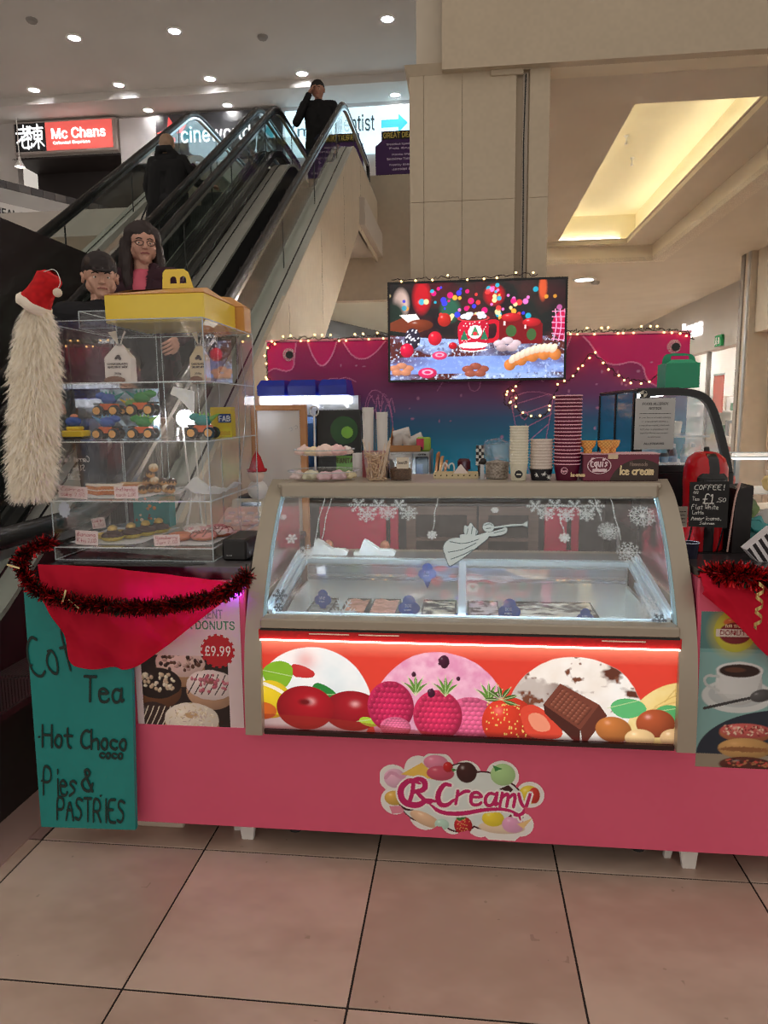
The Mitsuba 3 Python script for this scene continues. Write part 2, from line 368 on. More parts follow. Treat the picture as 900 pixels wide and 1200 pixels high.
struct('ceiling_low', slab(unary_union([sbox(2.2, 4.37, 7.5, 22), sbox(-.28, 9.0, 7.5, 22)]), ZB, ZB+.05), 'ceiling_paint')
def flat_disc(x, y, z, r, n=24):
    a = -np.arange(n)*2*np.pi/n
    return trimesh.Trimesh(np.vstack([[[x, y, z]], np.stack([x+r*np.cos(a), y+r*np.sin(a), a*0+z], 1)]), [[0, 1+i, 1+(i+1) % n] for i in range(n)], process=False)
def downlight(x, y, z, lb, grp, r=.075, e=14., warm=(1, .95, .86)):
    t = thing('downlight', lb, 'ceiling light', grp)
    put(lathe([(r*1.3, 0), (r*1.3, -.008), (r, -.012), (r*.95, -.002), (r*.95, .0)], (x, y, z), 24), WHITE, t, 'rim')
    put(flat_disc(x, y, z-.006, r*.95), WHITE, t, 'lamp', emit=[e*w for w in warm])
downlight(1.60, 10.1, ZB, 'round recessed downlight in the low mall ceiling behind the screen', 'downlights in the low mall ceiling', .12, 40)
s = thing('smoke_detector', 'small round smoke detector on the low mall ceiling near the downlight', 'smoke detector')
put(lathe([(0, -.04), (.05, -.035), (.06, -.01), (.06, 0)], (1.78, 10.3, ZB), 16), mat((150, 145, 138)), s, 'body')
# ---- right wall with a lit shop name, shop window, pilaster
XW = 3.75
struct('wall_right', cat([box(XW, XW+.2, 7.6, 22, 2.36, ZB), box(XW, XW+.2, 8.9, 9.3, 0, 2.4), box(XW, XW+.2, 20, 22, 0, 2.4)]), mat((186, 180, 172), .6))
k = thing('shop_name', 'white lit lettering James on the grey fascia of the right wall', 'sign')
put(extr(text_shape('James', .26, True), .05, (XW, 13.05, 2.64), (0, -1, 0), (0, 0, 1)), WHITE, k, 'lettering', emit=(.5, .5, .52))
struct('wall_shop_back', cat([box(5.6, 5.7, 7, 22, 0, 3.2), box(3.7, 5.7, 19.9, 20, 0, 3.2)]), mat((232, 228, 222), .6))
sg = thing('shop_window', 'tall clear glass shop window below the grey fascia', 'window')
for y0 in (9.32, 11.9, 14.5, 17.1):
    put(box(XW+.09, XW+.1, y0, y0+2.54, .08, 2.34), 'clear_sheet', sg, 'glass_pane')
    put(box(XW+.06, XW+.12, y0+2.54, y0+2.60, 0, 2.36), mat((150, 146, 140), .4, .5), sg, 'mullion')
for i, (y, z, c) in enumerate(((12.2, 1.75, (186, 60, 48)), (14.6, 1.75, (178, 52, 44)), (11.2, 1.95, (150, 34, 40)))):
    s = thing('sale_banner', ('orange red', 'brick red', 'dark red')[i]+' rectangular sale banner hanging inside the shop window', 'banner')
    put(box(4.1, 4.12, y-.22, y+.22, z-.35, z+.25, .004), mat(c, .6), s, 'cloth'); put(box(4.1, 4.12, y-.24, y+.24, z+.25, z+.28), STEEL, s, 'rail')
for y in (10.6, 12.8, 15.2):
    t = thing('shop_shelf', ('first', 'second', 'third')[int(y > 11)+int(y > 14)]+' white shelf unit of mixed goods behind the shop glass', 'shelf')
    for z in (.5, .95, 1.4): put(box(4.6, 5.1, y-.9, y+.9, z, z+.03), WHITE, t, 'board')
    put(box(5.08, 5.12, y-.9, y+.9, 0, 1.9), WHITE, t, 'back')
    put(cat([box(4.65, 4.95, y-.8+.2*q, y-.65+.2*q, zz+.03, zz+.03+.12+.2*random.random()) for q in range(8) for zz in (.5, .95, 1.4)]), 'tinted_matt', t, 'goods', kind='stuff', smooth=False,
        color=np.repeat(lin(np.array([random.choice([(200, 190, 180), (90, 100, 110), (170, 60, 60), (60, 110, 90), (220, 220, 220)]) for q in range(24)])), 8, 0))
for y in (10.2, 12.6, 15.0, 17.4):
    t = thing('shop_ceiling_panel', 'unseen square light panel lighting the shop from its ceiling, number %s from the front' % ('one', 'two', 'three', 'four')[int((y-10)/2.4)], 'ceiling light')
    put(box(4.3, 5.1, y-.4, y+.4, 2.95, 2.97), WHITE, t, 'diffuser', emit=(16, 16, 15.4))  # lamps out of view, light the shop and the mall beside it
struct('ceiling_shop', box(3.9, 5.7, 7.2, 22, 3.0, 3.05), WHITE)
k = thing('exit_sign', 'small green exit sign above the shop window', 'sign')
put(box(3.70, 3.745, 11.0, 11.26, 2.38, 2.54, .004), mat((30, 140, 80), .4), k, 'board')
put(extr(unary_union([Point(.07, .115).buffer(.018), LineString([(.07, .09), (.06, .055), (.03, .03)]).buffer(.009), LineString([(.06, .06), (.10, .045), (.10, .02)]).buffer(.009), LineString([(.03, .075), (.075, .085), (.11, .07)]).buffer(.007), sbox(.15, .03, .20, .12)]), .003, (3.70, 11.26, 2.38), (0, -1, 0), (0, 0, 1)), WHITE, k, 'running_figure')
pl = 'wall_pilaster'
struct(pl, box(3.18, 3.8, 8.60, 8.9, 0, ZB), 'wall_cream')
put(box(3.165, 3.185, 8.62, 8.68, 0, ZB, .004), STEEL, pl, 'trim_strip')
put(box(3.165, 3.185, 8.78, 8.88, 0, ZB, .004), mat((120, 112, 104), .5), pl, 'trim_strip')
struct('wall_right_front', cat([box(3.24, 3.9, 5.0, 8.58, 2.32, ZB), box(3.45, 3.9, 5.0, 8.58, 0, 2.34)]), 'wall_cream')
for y0, y1 in ((7.95, 8.56), (7.2, 7.94), (6.4, 7.19)):
    for z0, z1 in ((0, 1.31), (1.32, 2.31)): put(box(3.435, 3.455, y0, y1, z0+.004, z1, .003), mat((196, 172, 148), .5), 'wall_right_front', 'panel')
put(box(3.40, 3.434, 8.0, 8.03, 0, 2.2, .004), mat((34, 28, 26), .4), 'wall_right_front', 'upright', label='dark twisted upright strip')
struct('wall_mall_end', cat([box(-.3, 9, 21.9, 22, 2.7, 3.3), box(-.3, .6, 21.9, 22, 0, 3.3)]), mat((214, 208, 198), .6))
# ---- upper floor: landing, upstand, shops, ceiling
struct('wall_upstand', box(-2.2, 3.0, 11.8, 12.0, 3.28, 5.2), 'wall_cream')
struct('wall_upstand_left', box(-4.2, -2.2, 11.8, 12.0, 3.28, 5.2), 'wall_cream')
struct('floor_upper', cat([box(-12, -4.25, 9.75, 16, 3.95, 4.3), box(-4.25, -1.32, 9.75, 16, 3.95, 4.3)]), mat((196, 188, 180), .5))
struct('ceiling_ground', box(-12, -.3, 12.0, 20, 3.28, 3.32), mat((206, 208, 194), .7))
g = extr(Polygon([(-3.0, 13.9), (-1.5, 18.65), (-1.2, 18.65), (-2.7, 13.9)]), 3.28, (0, 0, 0), (1, 0, 0), (0, 1, 0)); struct('wall_ground_far', g, mat((92, 98, 106), .6))
for x, y, lb in ((-.75, 12.6, 'nearest'), (-.8, 14.2, 'second'), (-.85, 15.8, 'farthest')):
    downlight(x, y, 3.28, f'unseen lamp behind the column brightening the ceiling below the landing, {lb} of three', 'unseen lights under the landing', .16, 190, (1, 1, .93))  # out of view behind the column, placed to brighten the soffit
struct('wall_upper_back', cat([box(-14, -9.5, 15, 15.2, 4.3, 7.7), box(-9.6, 4, 15.02, 15.2, 6.9, 7.7), box(-5.3, 4, 15.02, 15.2, 4.3, 7.0)]), mat((186, 180, 178), .6))
struct('ceiling_upper', box(-14, 6, 5.0, 14.25, 7.75, 7.85), 'ceiling_grey')
struct('ceiling_upper_strip', box(-14, 6, 14.2, 15.2, 7.60, 7.85), 'ceiling_grey')
for i, (x, y) in enumerate(((-1.26, 12.34), (-3.04, 13.98), (-4.79, 12.23), (-6.53, 12.21), (-4.81, 13.94), (-6.62, 13.94), (-8.34, 13.92))):
    downlight(x, y, 7.75, 'round downlight in the upper ceiling, '+('beside the column', 'above the man on the phone', 'front row, above the lone star sign', 'leftmost of the front row', 'second row, right of the middle', 'second row, in the middle', 'leftmost of the second row')[i], 'downlights in the upper ceiling', .10, 75)
for x, lb in ((-4.75, 'back row, over the dark cinema sign'), (-6.41, 'back row, left of the dark cinema sign'), (-1.37, 'back row, over the pale blue sign')):
    downlight(x, 14.75, 7.60, 'round downlight in the upper ceiling, '+lb, 'downlights in the upper ceiling', .09, 60)
for x, y, lb in ((-5.4, 10.9, 'left'), (-3.4, 12.6, 'right'), (-6.9, 11.6, 'far left')):
    s = thing('smoke_detector', f'grey round smoke detector on the upper ceiling, {lb} of three', 'smoke detector')
    put(lathe([(0, -.05), (.07, -.045), (.09, -.01), (.09, 0)], (x, y, 7.75), 16), mat((136, 130, 126)), s, 'body')
for x, y, lb in ((.25, 5.6, 'nearest'), (.3, 7.0, 'second'), (.35, 8.4, 'farthest')):
    downlight(x, y, ZA, f'unseen downlight behind the column brightening the raised mall ceiling, {lb} of three', 'unseen downlights of the raised mall ceiling', .14, 150)  # unseen lamps hidden by the column, lightening the raised mall ceiling
for i, y in enumerate((11., 13.5, 16., 18.5)):
    downlight(.055*y, y, ZB, 'unseen downlight brightening the far low mall ceiling, '+('first', 'second', 'third', 'last')[i]+' behind the column', 'unseen downlights of the far low mall ceiling', .14, 150, (1, .97, .9))  # unseen behind the column, bounce light up to the far low ceiling
# shop fronts of the upper floor, y = 15
struct('wall_food_court', cat([box(-9.6, -5.3, 15.9, 16, 4.3, 7.0), box(-9.6, -5.3, 15.0, 15.9, 6.86, 6.9)]), mat((40, 32, 32), .6))
k = thing('food_counter_front', 'pale grey angled counter front with a dark mosaic band on the upper floor', 'counter')
a, b = V3(-9.6, 12.25, 0), V3(-7.25, 16.6, 0); e = (b-a)/np.linalg.norm(b-a); L = 4.0
put(extr(sbox(0, 4.3, L, 5.83), .06, tuple(a), tuple(e), (0, 0, 1)), mat((150, 146, 144), .5), k, 'front')
for q in range(16): put(extr(sbox(q*.25+.006, 5.84, q*.25+.244, 5.985), .05, tuple(a), tuple(e), (0, 0, 1)), mat(((52, 44, 44), (66, 58, 56), (44, 38, 40))[q % 3], .4), k, 'tile')
put(extr(sbox(1.0, 4.75, 2.3, 5.55), .08, tuple(a), tuple(e), (0, 0, 1)), mat((196, 192, 190), .5), k, 'poster')
for q, s in enumerate(('MEAL DEAL', 'OF THE DAY')): put(extr(fit_text(s, 1.2, 5.28-.24*q, .95, .17, True), .086, tuple(a), tuple(e), (0, 0, 1)), mat((40, 38, 40), .5), k, 'lettering')
s = thing('pendant_lamp', 'small white conical pendant lamp below the oriental food sign', 'lamp')
put(lathe([(.02, .20), (.03, .14), (.11, 0), (.105, 0), (.02, .13)], (-9.25, 14.7, 6.62), 18), WHITE, s, 'shade'); put(rod((-9.25, 14.7, 6.8), (-9.25, 14.7, 7.6), .01, 6), WHITE, s, 'cord')
put(sph((-9.25, 14.7, 6.65), .05, 1), WHITE, s, 'bulb', emit=(5, 4.6, 4))
def front(s, x, z, w, h, c, bold, y, par, emit=None, d=.02, nm='lettering'): return put(extr(fit_text(s, x, z, w, h, bold), d, (0, y, 0)), mat(c, .4), par, nm, emit=emit)
k = thing('shop_sign', 'sign box with Chinese characters on black beside white Mc Chans lettering on red', 'sign')
put(box(-9.45, -7.18, 14.86, 15.0, 6.92, 7.56, .01), mat((170, 160, 156), .4), k, 'frame')
put(box(-9.40, -8.72, 14.845, 14.862, 6.97, 7.52), mat((24, 26, 30), .4), k, 'black_panel')
put(box(-8.72, -7.26, 14.845, 14.862, 6.97, 7.52), mat((214, 66, 62), .4), k, 'red_panel', emit=(.30, .055, .045))
front('Mc Chans', -8.58, 7.18, 1.18, .21, (255, 255, 255), True, 14.845, k, (.8, .8, .8))
front('Oriental Express', -8.56, 7.06, .82, .075, (255, 240, 230), True, 14.845, k, (.5, .5, .48))
han = unary_union([LineString([(u0+x*.058, 7.03+y*.047) for x, y in p]).buffer(.016) for u0, c in (
    (-9.36, ([(2, 8), (7, 8)], [(4.5, 9.6), (4.5, 6.4)], [(.3, 6.4), (9.5, 6.4)], [(8.3, 9), (5.6, 5.6), (.5, 2.5)], [(7.4, 4.5), (3.6, 3.2)], [(3.4, 5), (3.4, 1), (4, .3), (8.3, .3), (8.7, 1.8)])),
    (-9.36+.33, ([(1, 9), (1, -.3)], [(1, 8.8), (3, 8.8), (2, 6.5), (3.1, 4.8), (2.6, 3.6), (1.8, 3.8)], [(3.8, 8.2), (9.6, 8.2)], [(4.6, 6.9), (8.9, 6.9), (8.9, 3.7), (4.6, 3.7), (4.6, 6.9)], [(4.6, 5.3), (8.9, 5.3)], [(6.7, 9.7), (6.7, -.3)], [(6.5, 3.4), (3.7, .8)], [(7, 3.4), (9.7, .8)])),
  ) for p in c])
han = affinity.scale(han, .58, 1., origin=(-9.36, 7.03)); han = affinity.scale(han, .62/(han.bounds[2]-han.bounds[0]), 1., origin=(-9.38, 7)); chars = affinity.translate(han, -9.375-han.bounds[0], 0)
put(extr(chars, .02, (0, 14.845, 0)), WHITE, k, 'characters', emit=(.8, .8, .8))
k = thing('shop_sign', 'dark grey cinema sign with white cineworld lettering and a red star', 'sign')
put(box(-6.34, -3.70, 14.9, 15.02, 6.66, 7.55, .01), mat((62, 64, 70), .4), k, 'board')
front('cineworld', -5.80, 6.98, 1.46, .31, (250, 250, 250), False, 14.9, k, (.75, .75, .78), .03)
st = [(.34*math.cos(a)*(1 if i % 2 == 0 else .42), .34*math.sin(a)*(1 if i % 2 == 0 else .42)) for i, a in enumerate(np.linspace(math.pi/2, 2.5*math.pi, 11)[:-1])]
st = Polygon(st); put(extr(affinity.rotate(st.difference(affinity.scale(st, .55, .55)), 12).difference(sbox(.05, -.4, .4, .02)), .03, (-5.98, 14.9, 7.16)), mat((214, 60, 58), .4), k, 'star', emit=(.42, .05, .05))
k = thing('shop_sign', 'wide pale blue lit sign reading mydentist with a turquoise arrow', 'sign')
put(box(-3.62, .9, 14.9, 15.02, 6.62, 7.48, .01), mat((200, 226, 236), .4), k, 'panel', emit=(.33, .50, .58))
front('(my)', -3.5, 6.93, .78, .26, (120, 168, 190), False, 14.9, k); front('dentist', -2.57, 7.02, .77, .31, (66, 92, 106), False, 14.9, k)
put(extr(Polygon([(-1.66, 7.06), (-1.32, 7.06), (-1.32, 6.96), (-1.14, 7.13), (-1.32, 7.30), (-1.32, 7.20), (-1.66, 7.20)]), .02, (0, 14.9, 0)), mat((60, 178, 200), .4), k, 'arrow', emit=(.04, .32, .42))
put(box(-7.15, -6.36, 14.96, 15.02, 6.66, 7.55), mat((226, 222, 226), .5), 'wall_upper_back', 'panel')
# purple price boards on the upstand
def deal(x0, x1, lb, rows):
    k = thing('deal_board', lb, 'sign', None)
    g = Polygon([(x0, 5.215), (x1, 5.215), (x1, 5.70), (x1-.06, 5.70), (x1-.06, 5.86), (x0+.10, 5.86), (x0+.10, 5.72), (x0, 5.64)])
    put(extr(g, .03, (0, 11.86, 0)), mat((66, 28, 92), .5), k, 'board'); put(box(x0+.11, x1-.07, 11.822, 11.832, 5.735, 5.85), mat((40, 34, 30), .5), k, 'header')
    front('GREAT DEALS AT', x0+.13, 5.75, x1-x0-.22, .085, (206, 190, 96), True, 11.822, k)
    for i, s in enumerate(rows): front(s, x0+.18+.04*(i % 3), 5.64-.062*i-(.03 if i > 1 else 0)-(.03 if i > 3 else 0), (x1-x0-.32)*(.75+.25*((i*7) % 3)/2), .034, (214, 200, 226), True, 11.83, k)
deal(-1.42, -.52, 'purple great deals board on the upstand next to the column', ('Breakfast Specials', 'Full English', 'Home Made Soups', 'Sandwiches Toasties', 'Freshly Baked Pies', 'Jacket Potatoes'))
deal(-2.52, -1.62, 'purple great deals board behind the glass of the right escalator', ('Breakfast Specials', 'Full English', 'Home Made Soups', 'Sandwiches Toasties', 'Freshly Baked Pies', 'Jacket Potatoes'))
# ================================================================ escalators
def zr(y): return np.interp(y, [-5, 2.846, 9.36, 30], [1.09, 1.09, 5.33, 5.33])
def zt(y): return np.interp(y, [-5, 2.70, 9.30, 30], [0., 0., 4.3, 4.3])
YS = np.unique(np.r_[np.linspace(2.0, 2.6, 3), np.linspace(2.62, 3.1, 9), np.linspace(3.1, 9.1, 10), np.linspace(9.1, 9.65, 9), np.linspace(9.7, 11.55, 4)])
def ribbon(x0, x1, top, bot, ys=YS):
    """a bar of constant width that follows the slope"""
    P = []
    for y in ys:
        t, b = top(y), bot(y); P.append([(x0, y, t), (x1, y, t), (x1, y, b), (x0, y, b), (x0, y, t)])
    m = grid(np.array(P, float)[:, ::-1])
    caps = [box(x0, x1, ys[0]-.002, ys[0], float(bot(ys[0])), float(top(ys[0]))), box(x0, x1, ys[-1], ys[-1]+.002, float(bot(ys[-1])), float(top(ys[-1])))]
    return cat([m]+caps)
smz = lambda f: (lambda y: np.mean([f(y+d) for d in (-.25, -.15, -.05, .05, .15, .25)], axis=0))
zrs, zts = smz(zr), smz(zt)
RUB, ALU, DALU = mat((22, 22, 24), .28, 0., .6), mat((190, 190, 184), .4, .3), mat((120, 120, 116), .4, .4)
pmat('step_metal', lambda p, n, uv: mikit.mix(C((20, 20, 21)), C((58, 58, 58)), mikit.smoothstep(.35, .65, dr.abs(dr.sin(p.x*190)))), .5)
YD = YS[YS > 2.74]
def escalator(label, XL, XR, skirt, out_left, out_right, y_glass):
    t = thing('escalator', label, 'escalator')
    for X, s in ((XL, 1), (XR, -1)):
        path = [(X, y, zrs(y)) for y in YS]
        e = path[-1]; path += [(X, e[1]+.10, e[2]-.05), (X, e[1]+.16, e[2]-.18), (X, e[1]+.16, e[2]-.5)]
        put(tube(smooth_line(path, 1), .042, 10, flat=(.62, 1)), RUB, t, 'handrail', smooth=True)
        put(ribbon(X-.022, X+.022, lambda y: zrs(y)-.03, lambda y: zrs(y)-.06), CHROME, t, 'handrail_guide')
        for y0 in np.arange(2.0, 11.5, 1.36):
            ys = np.linspace(y0+.008, min(y0+1.352, 11.5), 9)
            m = grid(np.array([[(X, y, zrs(y)-.058), (X, y, zrs(y)-.60)] for y in ys]))
            put(m, 'greenish_glass', t, 'glass_pane', smooth=False)
            if y0 > 2.1: put(box(X-.004, X+.004, y0-.008, y0+.008, float(zrs(y0))-.60, float(zrs(y0))-.058), RUB, t, 'glass_joint')
        # decks and skirts: s points into the escalator
        a, b = sorted((X-.02*s, X+.19*s)); put(ribbon(a, b, lambda y: zrs(y)-.66, lambda y: zrs(y)-.69, YD), ALU, t, 'inner_deck')
        put(ribbon(*sorted((X+.05*s, X+.062*s)), lambda y: zrs(y)-.654, lambda y: zrs(y)-.67, YD), RUB, t, 'deck_seam')
        a, b = sorted((X+.175*s, X+.19*s)); put(ribbon(a, b, lambda y: zrs(y)-.69, lambda y: zts(y)-.06, YS[YS < 9.8]), skirt, t, 'skirt')
        out = (s > 0 and out_left) or (s < 0 and out_right)
        a, b = sorted((X+.02*s, X-(.12 if out else .08)*s))
        put(ribbon(a, b, lambda y: zrs(y)-.49, lambda y: zrs(y)-.56, YD), ALU if out else RUB, t, 'outer_deck')
        put(ribbon(*sorted((X-.045*s, X-.055*s)), lambda y: zrs(y)-.484, lambda y: zrs(y)-.50, YD), RUB, t, 'deck_seam')
    x0, x1 = XL+.195, XR-.195
    st = cat([hull([(x, y, z) for x in (x0, x1) for y, z in ((0, 0), (.02, .0), (.0, -.01), (.40, 0), (.40, -.05), (.02, -.26))]), box(x0, x1, -.012, .0, -.262, -.012)])
    sp = mikit.ply(st, 'step_metal', False)
    for q, y in enumerate(np.arange(2.95, 9.3, .40)):
        scene[num(f'{t}__step')] = {**sp, 'to_world': T().translate([0, float(y), float(zt(y+.2))])}
    put(box(x0-.18, x1+.18, 1.3, 2.95, -.003, .006), mat((158, 132, 124), .35), t, 'landing_plate')
    put(box(x0, x1, 2.7, 2.96, .002, .012), mat((150, 150, 146), .4, .5), t, 'comb')
    put(box(x0-.18, x1+.18, 9.3, 11.6, 4.29, 4.31), mat((110, 108, 104), .4, .3), t, 'landing_plate')
    return t
ER = escalator('escalator nearer the column carrying the woman in glasses', -2.382, -1.522, RUB, False, True, 3)
put(extr(Polygon([(2.80, .0), (2.80, .60), (9.36, 4.80), (11.78, 4.80), (11.78, 3.86), (9.67, 3.86), (3.75, 0)]), .03, (-1.425, 0, 0), (0, 1, 0), (0, 0, 1)), 'wall_cream', ER, 'side_cladding')
for y in (4.3, 5.7, 7.1, 8.5, 9.9): put(box(-1.3965, -1.3935, y, y+.006, max(.0, float(zr(y))-1.5) if y < 9 else 3.88, float(zr(y))-.60), mat((120, 110, 98), .6), ER, 'cladding_joint')
EL = escalator('escalator on the far side with the person in a black coat', -3.458, -2.598, mat((196, 188, 170), .5), True, False, 3)
put(ribbon(-2.53, -2.45, lambda y: zrs(y)-.70, lambda y: zrs(y)-1.3, YS[YS < 9.8]), mat((30, 32, 32), .4), EL, 'middle_cladding')
k = thing('hoarding', 'added dark brown board standing for the dark area along the far escalator', 'board')
put(box(-3.255, -3.235, 2.5, 6.2, .15, 2.87, .002), mat((38, 26, 28), .45), k, 'sheet')  # added board that makes the dark area beside the far escalator
for y in (2.6, 4.3, 6.1): put(box(-3.268, -3.254, y-.03, y+.03, .05, 2.85), mat((30, 22, 24), .5), k, 'batten')
# ================================================================ the kiosk: fronts, posters, ice cream cabinet
def rough_pink(p, n, uv): return mikit.mix(C((214, 84, 116)), C((228, 98, 128)), mikit.fbm(p.x*3, p.z*3, p.y, 3))
pmat('pink_board', rough_pink, .42)
k = thing('counter_front', 'long pink front board of the counter under the ice cream cabinet', 'counter front')
put(box(-1.13, 1.60, 2.172, 2.192, .092, .452, .002), 'pink_board', k, 'lower_board')
put(box(-1.39, -.708, 2.176, 2.192, .452, .955, .002), 'pink_board', k, 'upright_board'); put(box(.708, 1.60, 2.172, 2.192, .452, .985, .002), 'pink_board', k, 'upright_board')
put(box(-1.385, -1.13, 2.178, 2.192, .092, .452), 'pink_board', k, 'end_board')
for x, y in ((-.756, 2.243), (.74, 2.225)):
    put(hull([(x-.02, y, .0), (x+.02, y, 0), (x-.02, y+.02, 0), (x+.02, y+.02, 0), (x-.035, y, .10), (x+.03, y, .10), (x-.035, y+.03, .10), (x+.03, y+.03, .10)]), WHITE, k, 'leg')
    put(hull([(x-.065, y+.05, .0), (x-.045, y+.05, 0), (x-.065, y+.07, 0), (x-.045, y+.07, 0), (x-.06, y+.05, .10), (x-.02, y+.05, .10), (x-.06, y+.08, .10), (x-.02, y+.08, .10)]), WHITE, k, 'leg')
for i in range(2): put(extr(Point((-.62, -.18)[i], .443).buffer(.004), .003, (0, 2.172, 0)), mat((120, 60, 76)), k, 'screw')
k = single('plinth_box', 'low white box on the floor beneath the left end of the counter', 'box', box(-1.36, -1.01, 2.285, 2.6, 0, .12, .004), mat((206, 196, 180), .5))
k = thing('pastry_counter', 'counter cabinet with a black stone top that carries the clear pastry display', 'counter')
put(box(-1.385, -.71, 2.194, 2.78, .13, .955), mat((180, 70, 98), .5), k, 'body')
pmat('black_stone', lambda p, n, uv: mikit.mix(C((14, 13, 15)), C((92, 88, 90)), mikit.smoothstep(.62, .7, mikit.fbm(p.x*7+p.y*3, p.y*9, p.z*4, 4))), .14)
put(box(-1.39, -.705, 2.19, 2.80, .955, 1.0, .003), 'black_stone', k, 'worktop')
for x in (-1.33, -.76): put(rod((x, 2.7, 0), (x, 2.7, .13), .02, 10), DGREY, k, 'foot')
k = thing('side_counter', 'counter at the right end that carries the red coffee machine', 'counter')
put(box(.71, 1.6, 2.194, 2.85, .13, .985), mat((180, 70, 98), .5), k, 'body'); put(box(.708, 1.6, 2.19, 2.87, .985, 1.012, .003), mat((40, 34, 36), .3), k, 'worktop')
for x in (.8, 1.5): put(rod((x, 2.5, 0), (x, 2.5, .13), .02, 10), DGREY, k, 'foot')
# ---- printed lettering helper for prints
def ink(a, shape, c, al=1.): a.poly(shape, c, al)
# ---- logo sticker of the cabinet
a = Art(.548, .292, 330); a.mix(np.ones_like(a.X), (238, 236, 232))
def cloud(g, w): return unary_union([Point(x, y).buffer(r) for x, y, r in g]).buffer(w)
cl = [(.14, .13, .075), (.20, .18, .075), (.27, .205, .055), (.34, .175, .06), (.40, .145, .06), (.42, .11, .05), (.34, .10, .06), (.26, .09, .065), (.20, .10, .06), (.30, .14, .08)]
tops = [(.045, .20, .045), (.13, .235, .045), (.19, .245, .052), (.285, .225, .045), (.40, .225, .05), (.49, .165, .042), (.05, .12, .045), (.15, .075, .05), (.24, .05, .035), (.33, .05, .04), (.40, .06, .07), (.46, .06, .04)]
outline = unary_union([Point(x, y).buffer(r) for x, y, r in cl+tops]).buffer(.004)
ink(a, unary_union([Point(x, y).buffer(r) for x, y, r in cl]).buffer(.006), (70, 24, 34)); ink(a, unary_union([Point(x, y).buffer(r) for x, y, r in cl]), (222, 232, 228))
a.ball(.05, .20, .036, .034, (238, 190, 214), .3); a.line([(.02, .20), (.04, .225), (.07, .20), (.085, .215)], .012, (222, 160, 190))
a.poly([(.07, .215), (.14, .26), (.20, .20)], (240, 200, 90)); a.ball(.185, .262, .04, .026, (232, 140, 170), .3); a.ball(.20, .225, .045, .026, (206, 84, 110), .3); a.ball(.225, .248, .016, .018, (200, 36, 40), .4); a.poly([(.236, .245), (.254, .24), (.24, .232)], (60, 130, 60))
a.ball(.285, .232, .033, .036, (66, 30, 30), .4, .8); a.ball(.402, .23, .040, .038, (176, 218, 150), .25); a.poly([(.368, .262), (.378, .24), (.40, .25)], (60, 140, 70)); a.poly([(.39, .18), (.42, .195), (.435, .18), (.425, .165)], (60, 30, 30))
a.ball(.487, .165, .034, .032, (232, 210, 70), .3); a.ball(.503, .163, .018, .028, (206, 60, 50), .3)
a.ball(.048, .13, .033, .026, (226, 184, 90), .4); a.poly([(.03, .10), (.08, .105), (.078, .078), (.04, .074)], (224, 140, 160)); a.ball(.095, .105, .025, .018, (60, 26, 28), .3)
a.ball(.15, .06, .055, .022, (232, 196, 160), .3, rotd=-25); a.ball(.205, .045, .024, .02, (190, 226, 210), .2); a.ball(.275, .045, .03, .032, (196, 34, 44), .45)
for i in range(26): a.ell(.255+.04*RNG.random(), .025+.045*RNG.random(), .0016, .002, (240, 190, 120))
a.poly([(.25, .07), (.262, .06), (.285, .072), (.275, .08)], (60, 120, 60)); a.ball(.40, .045, .075, .022, (236, 214, 186), .25); a.ball(.372, .075, .036, .028, (240, 218, 60), .25); a.ball(.437, .058, .036, .03, (232, 170, 206), .25); a.poly([(.375, .10), (.39, .12), (.40, .098)], (150, 90, 50)); a.poly([(.42, .085), (.44, .105), (.455, .085)], (110, 50, 40)); a.poly([(.45, .06), (.50, .085), (.47, .045)], (236, 200, 140))
def script(par):
    out = []
    for p, w in par: out.append(brush(p, w))
    return unary_union(out)
# lettering "R Creamy"
sw = [([(.135, .185), (.10, .20), (.065, .165), (.075, .115), (.125, .105), (.155, .13), (.185, .125)], [.006, .018, .022, .022, .014, .008]), ([(.105, .19), (.125, .205), (.150, .195), (.150, .165), (.115, .155)], [.012, .014, .020, .018, .010]),
      ([(.112, .195), (.108, .15), (.098, .12)], [.014, .014, .012]), ([(.120, .158), (.145, .13), (.16, .118), (.18, .128)], [.014, .014, .012, .006]),
      ([(.232, .185), (.212, .19), (.190, .150), (.195, .115), (.222, .112), (.245, .135)], [.012, .014, .018, .018, .012, .006])]
x = .25
for ch in 'reamy':
    L, w = pen_lines(ch, .084, .20)
    for p in L: sw.append((p*[.78, 1]+[x, .120], [.010, .012, .010]))
    x += w*.80-.004
sw.append(([(.165, .115), (.20, .085), (.27, .085), (.34, .105), (.41, .112), (.455, .095), (.46, .075)], [.004, .014, .016, .013, .010, .008, .004]))
sw = script(sw); ink(a, sw.buffer(.0055), (246, 240, 238)); ink(a, sw, (196, 34, 104))
m, c = a.sheet((-.272, 2.172, .098), (1, 0, 0), (0, 0, 1), .0012, shapely.contains_xy(outline, a.X, a.Y))
k = single('logo_sticker', 'cut out sticker with R Creamy lettering among ice creams on the pink board', 'sticker', m, 'print_ink', color=c, smooth=False)
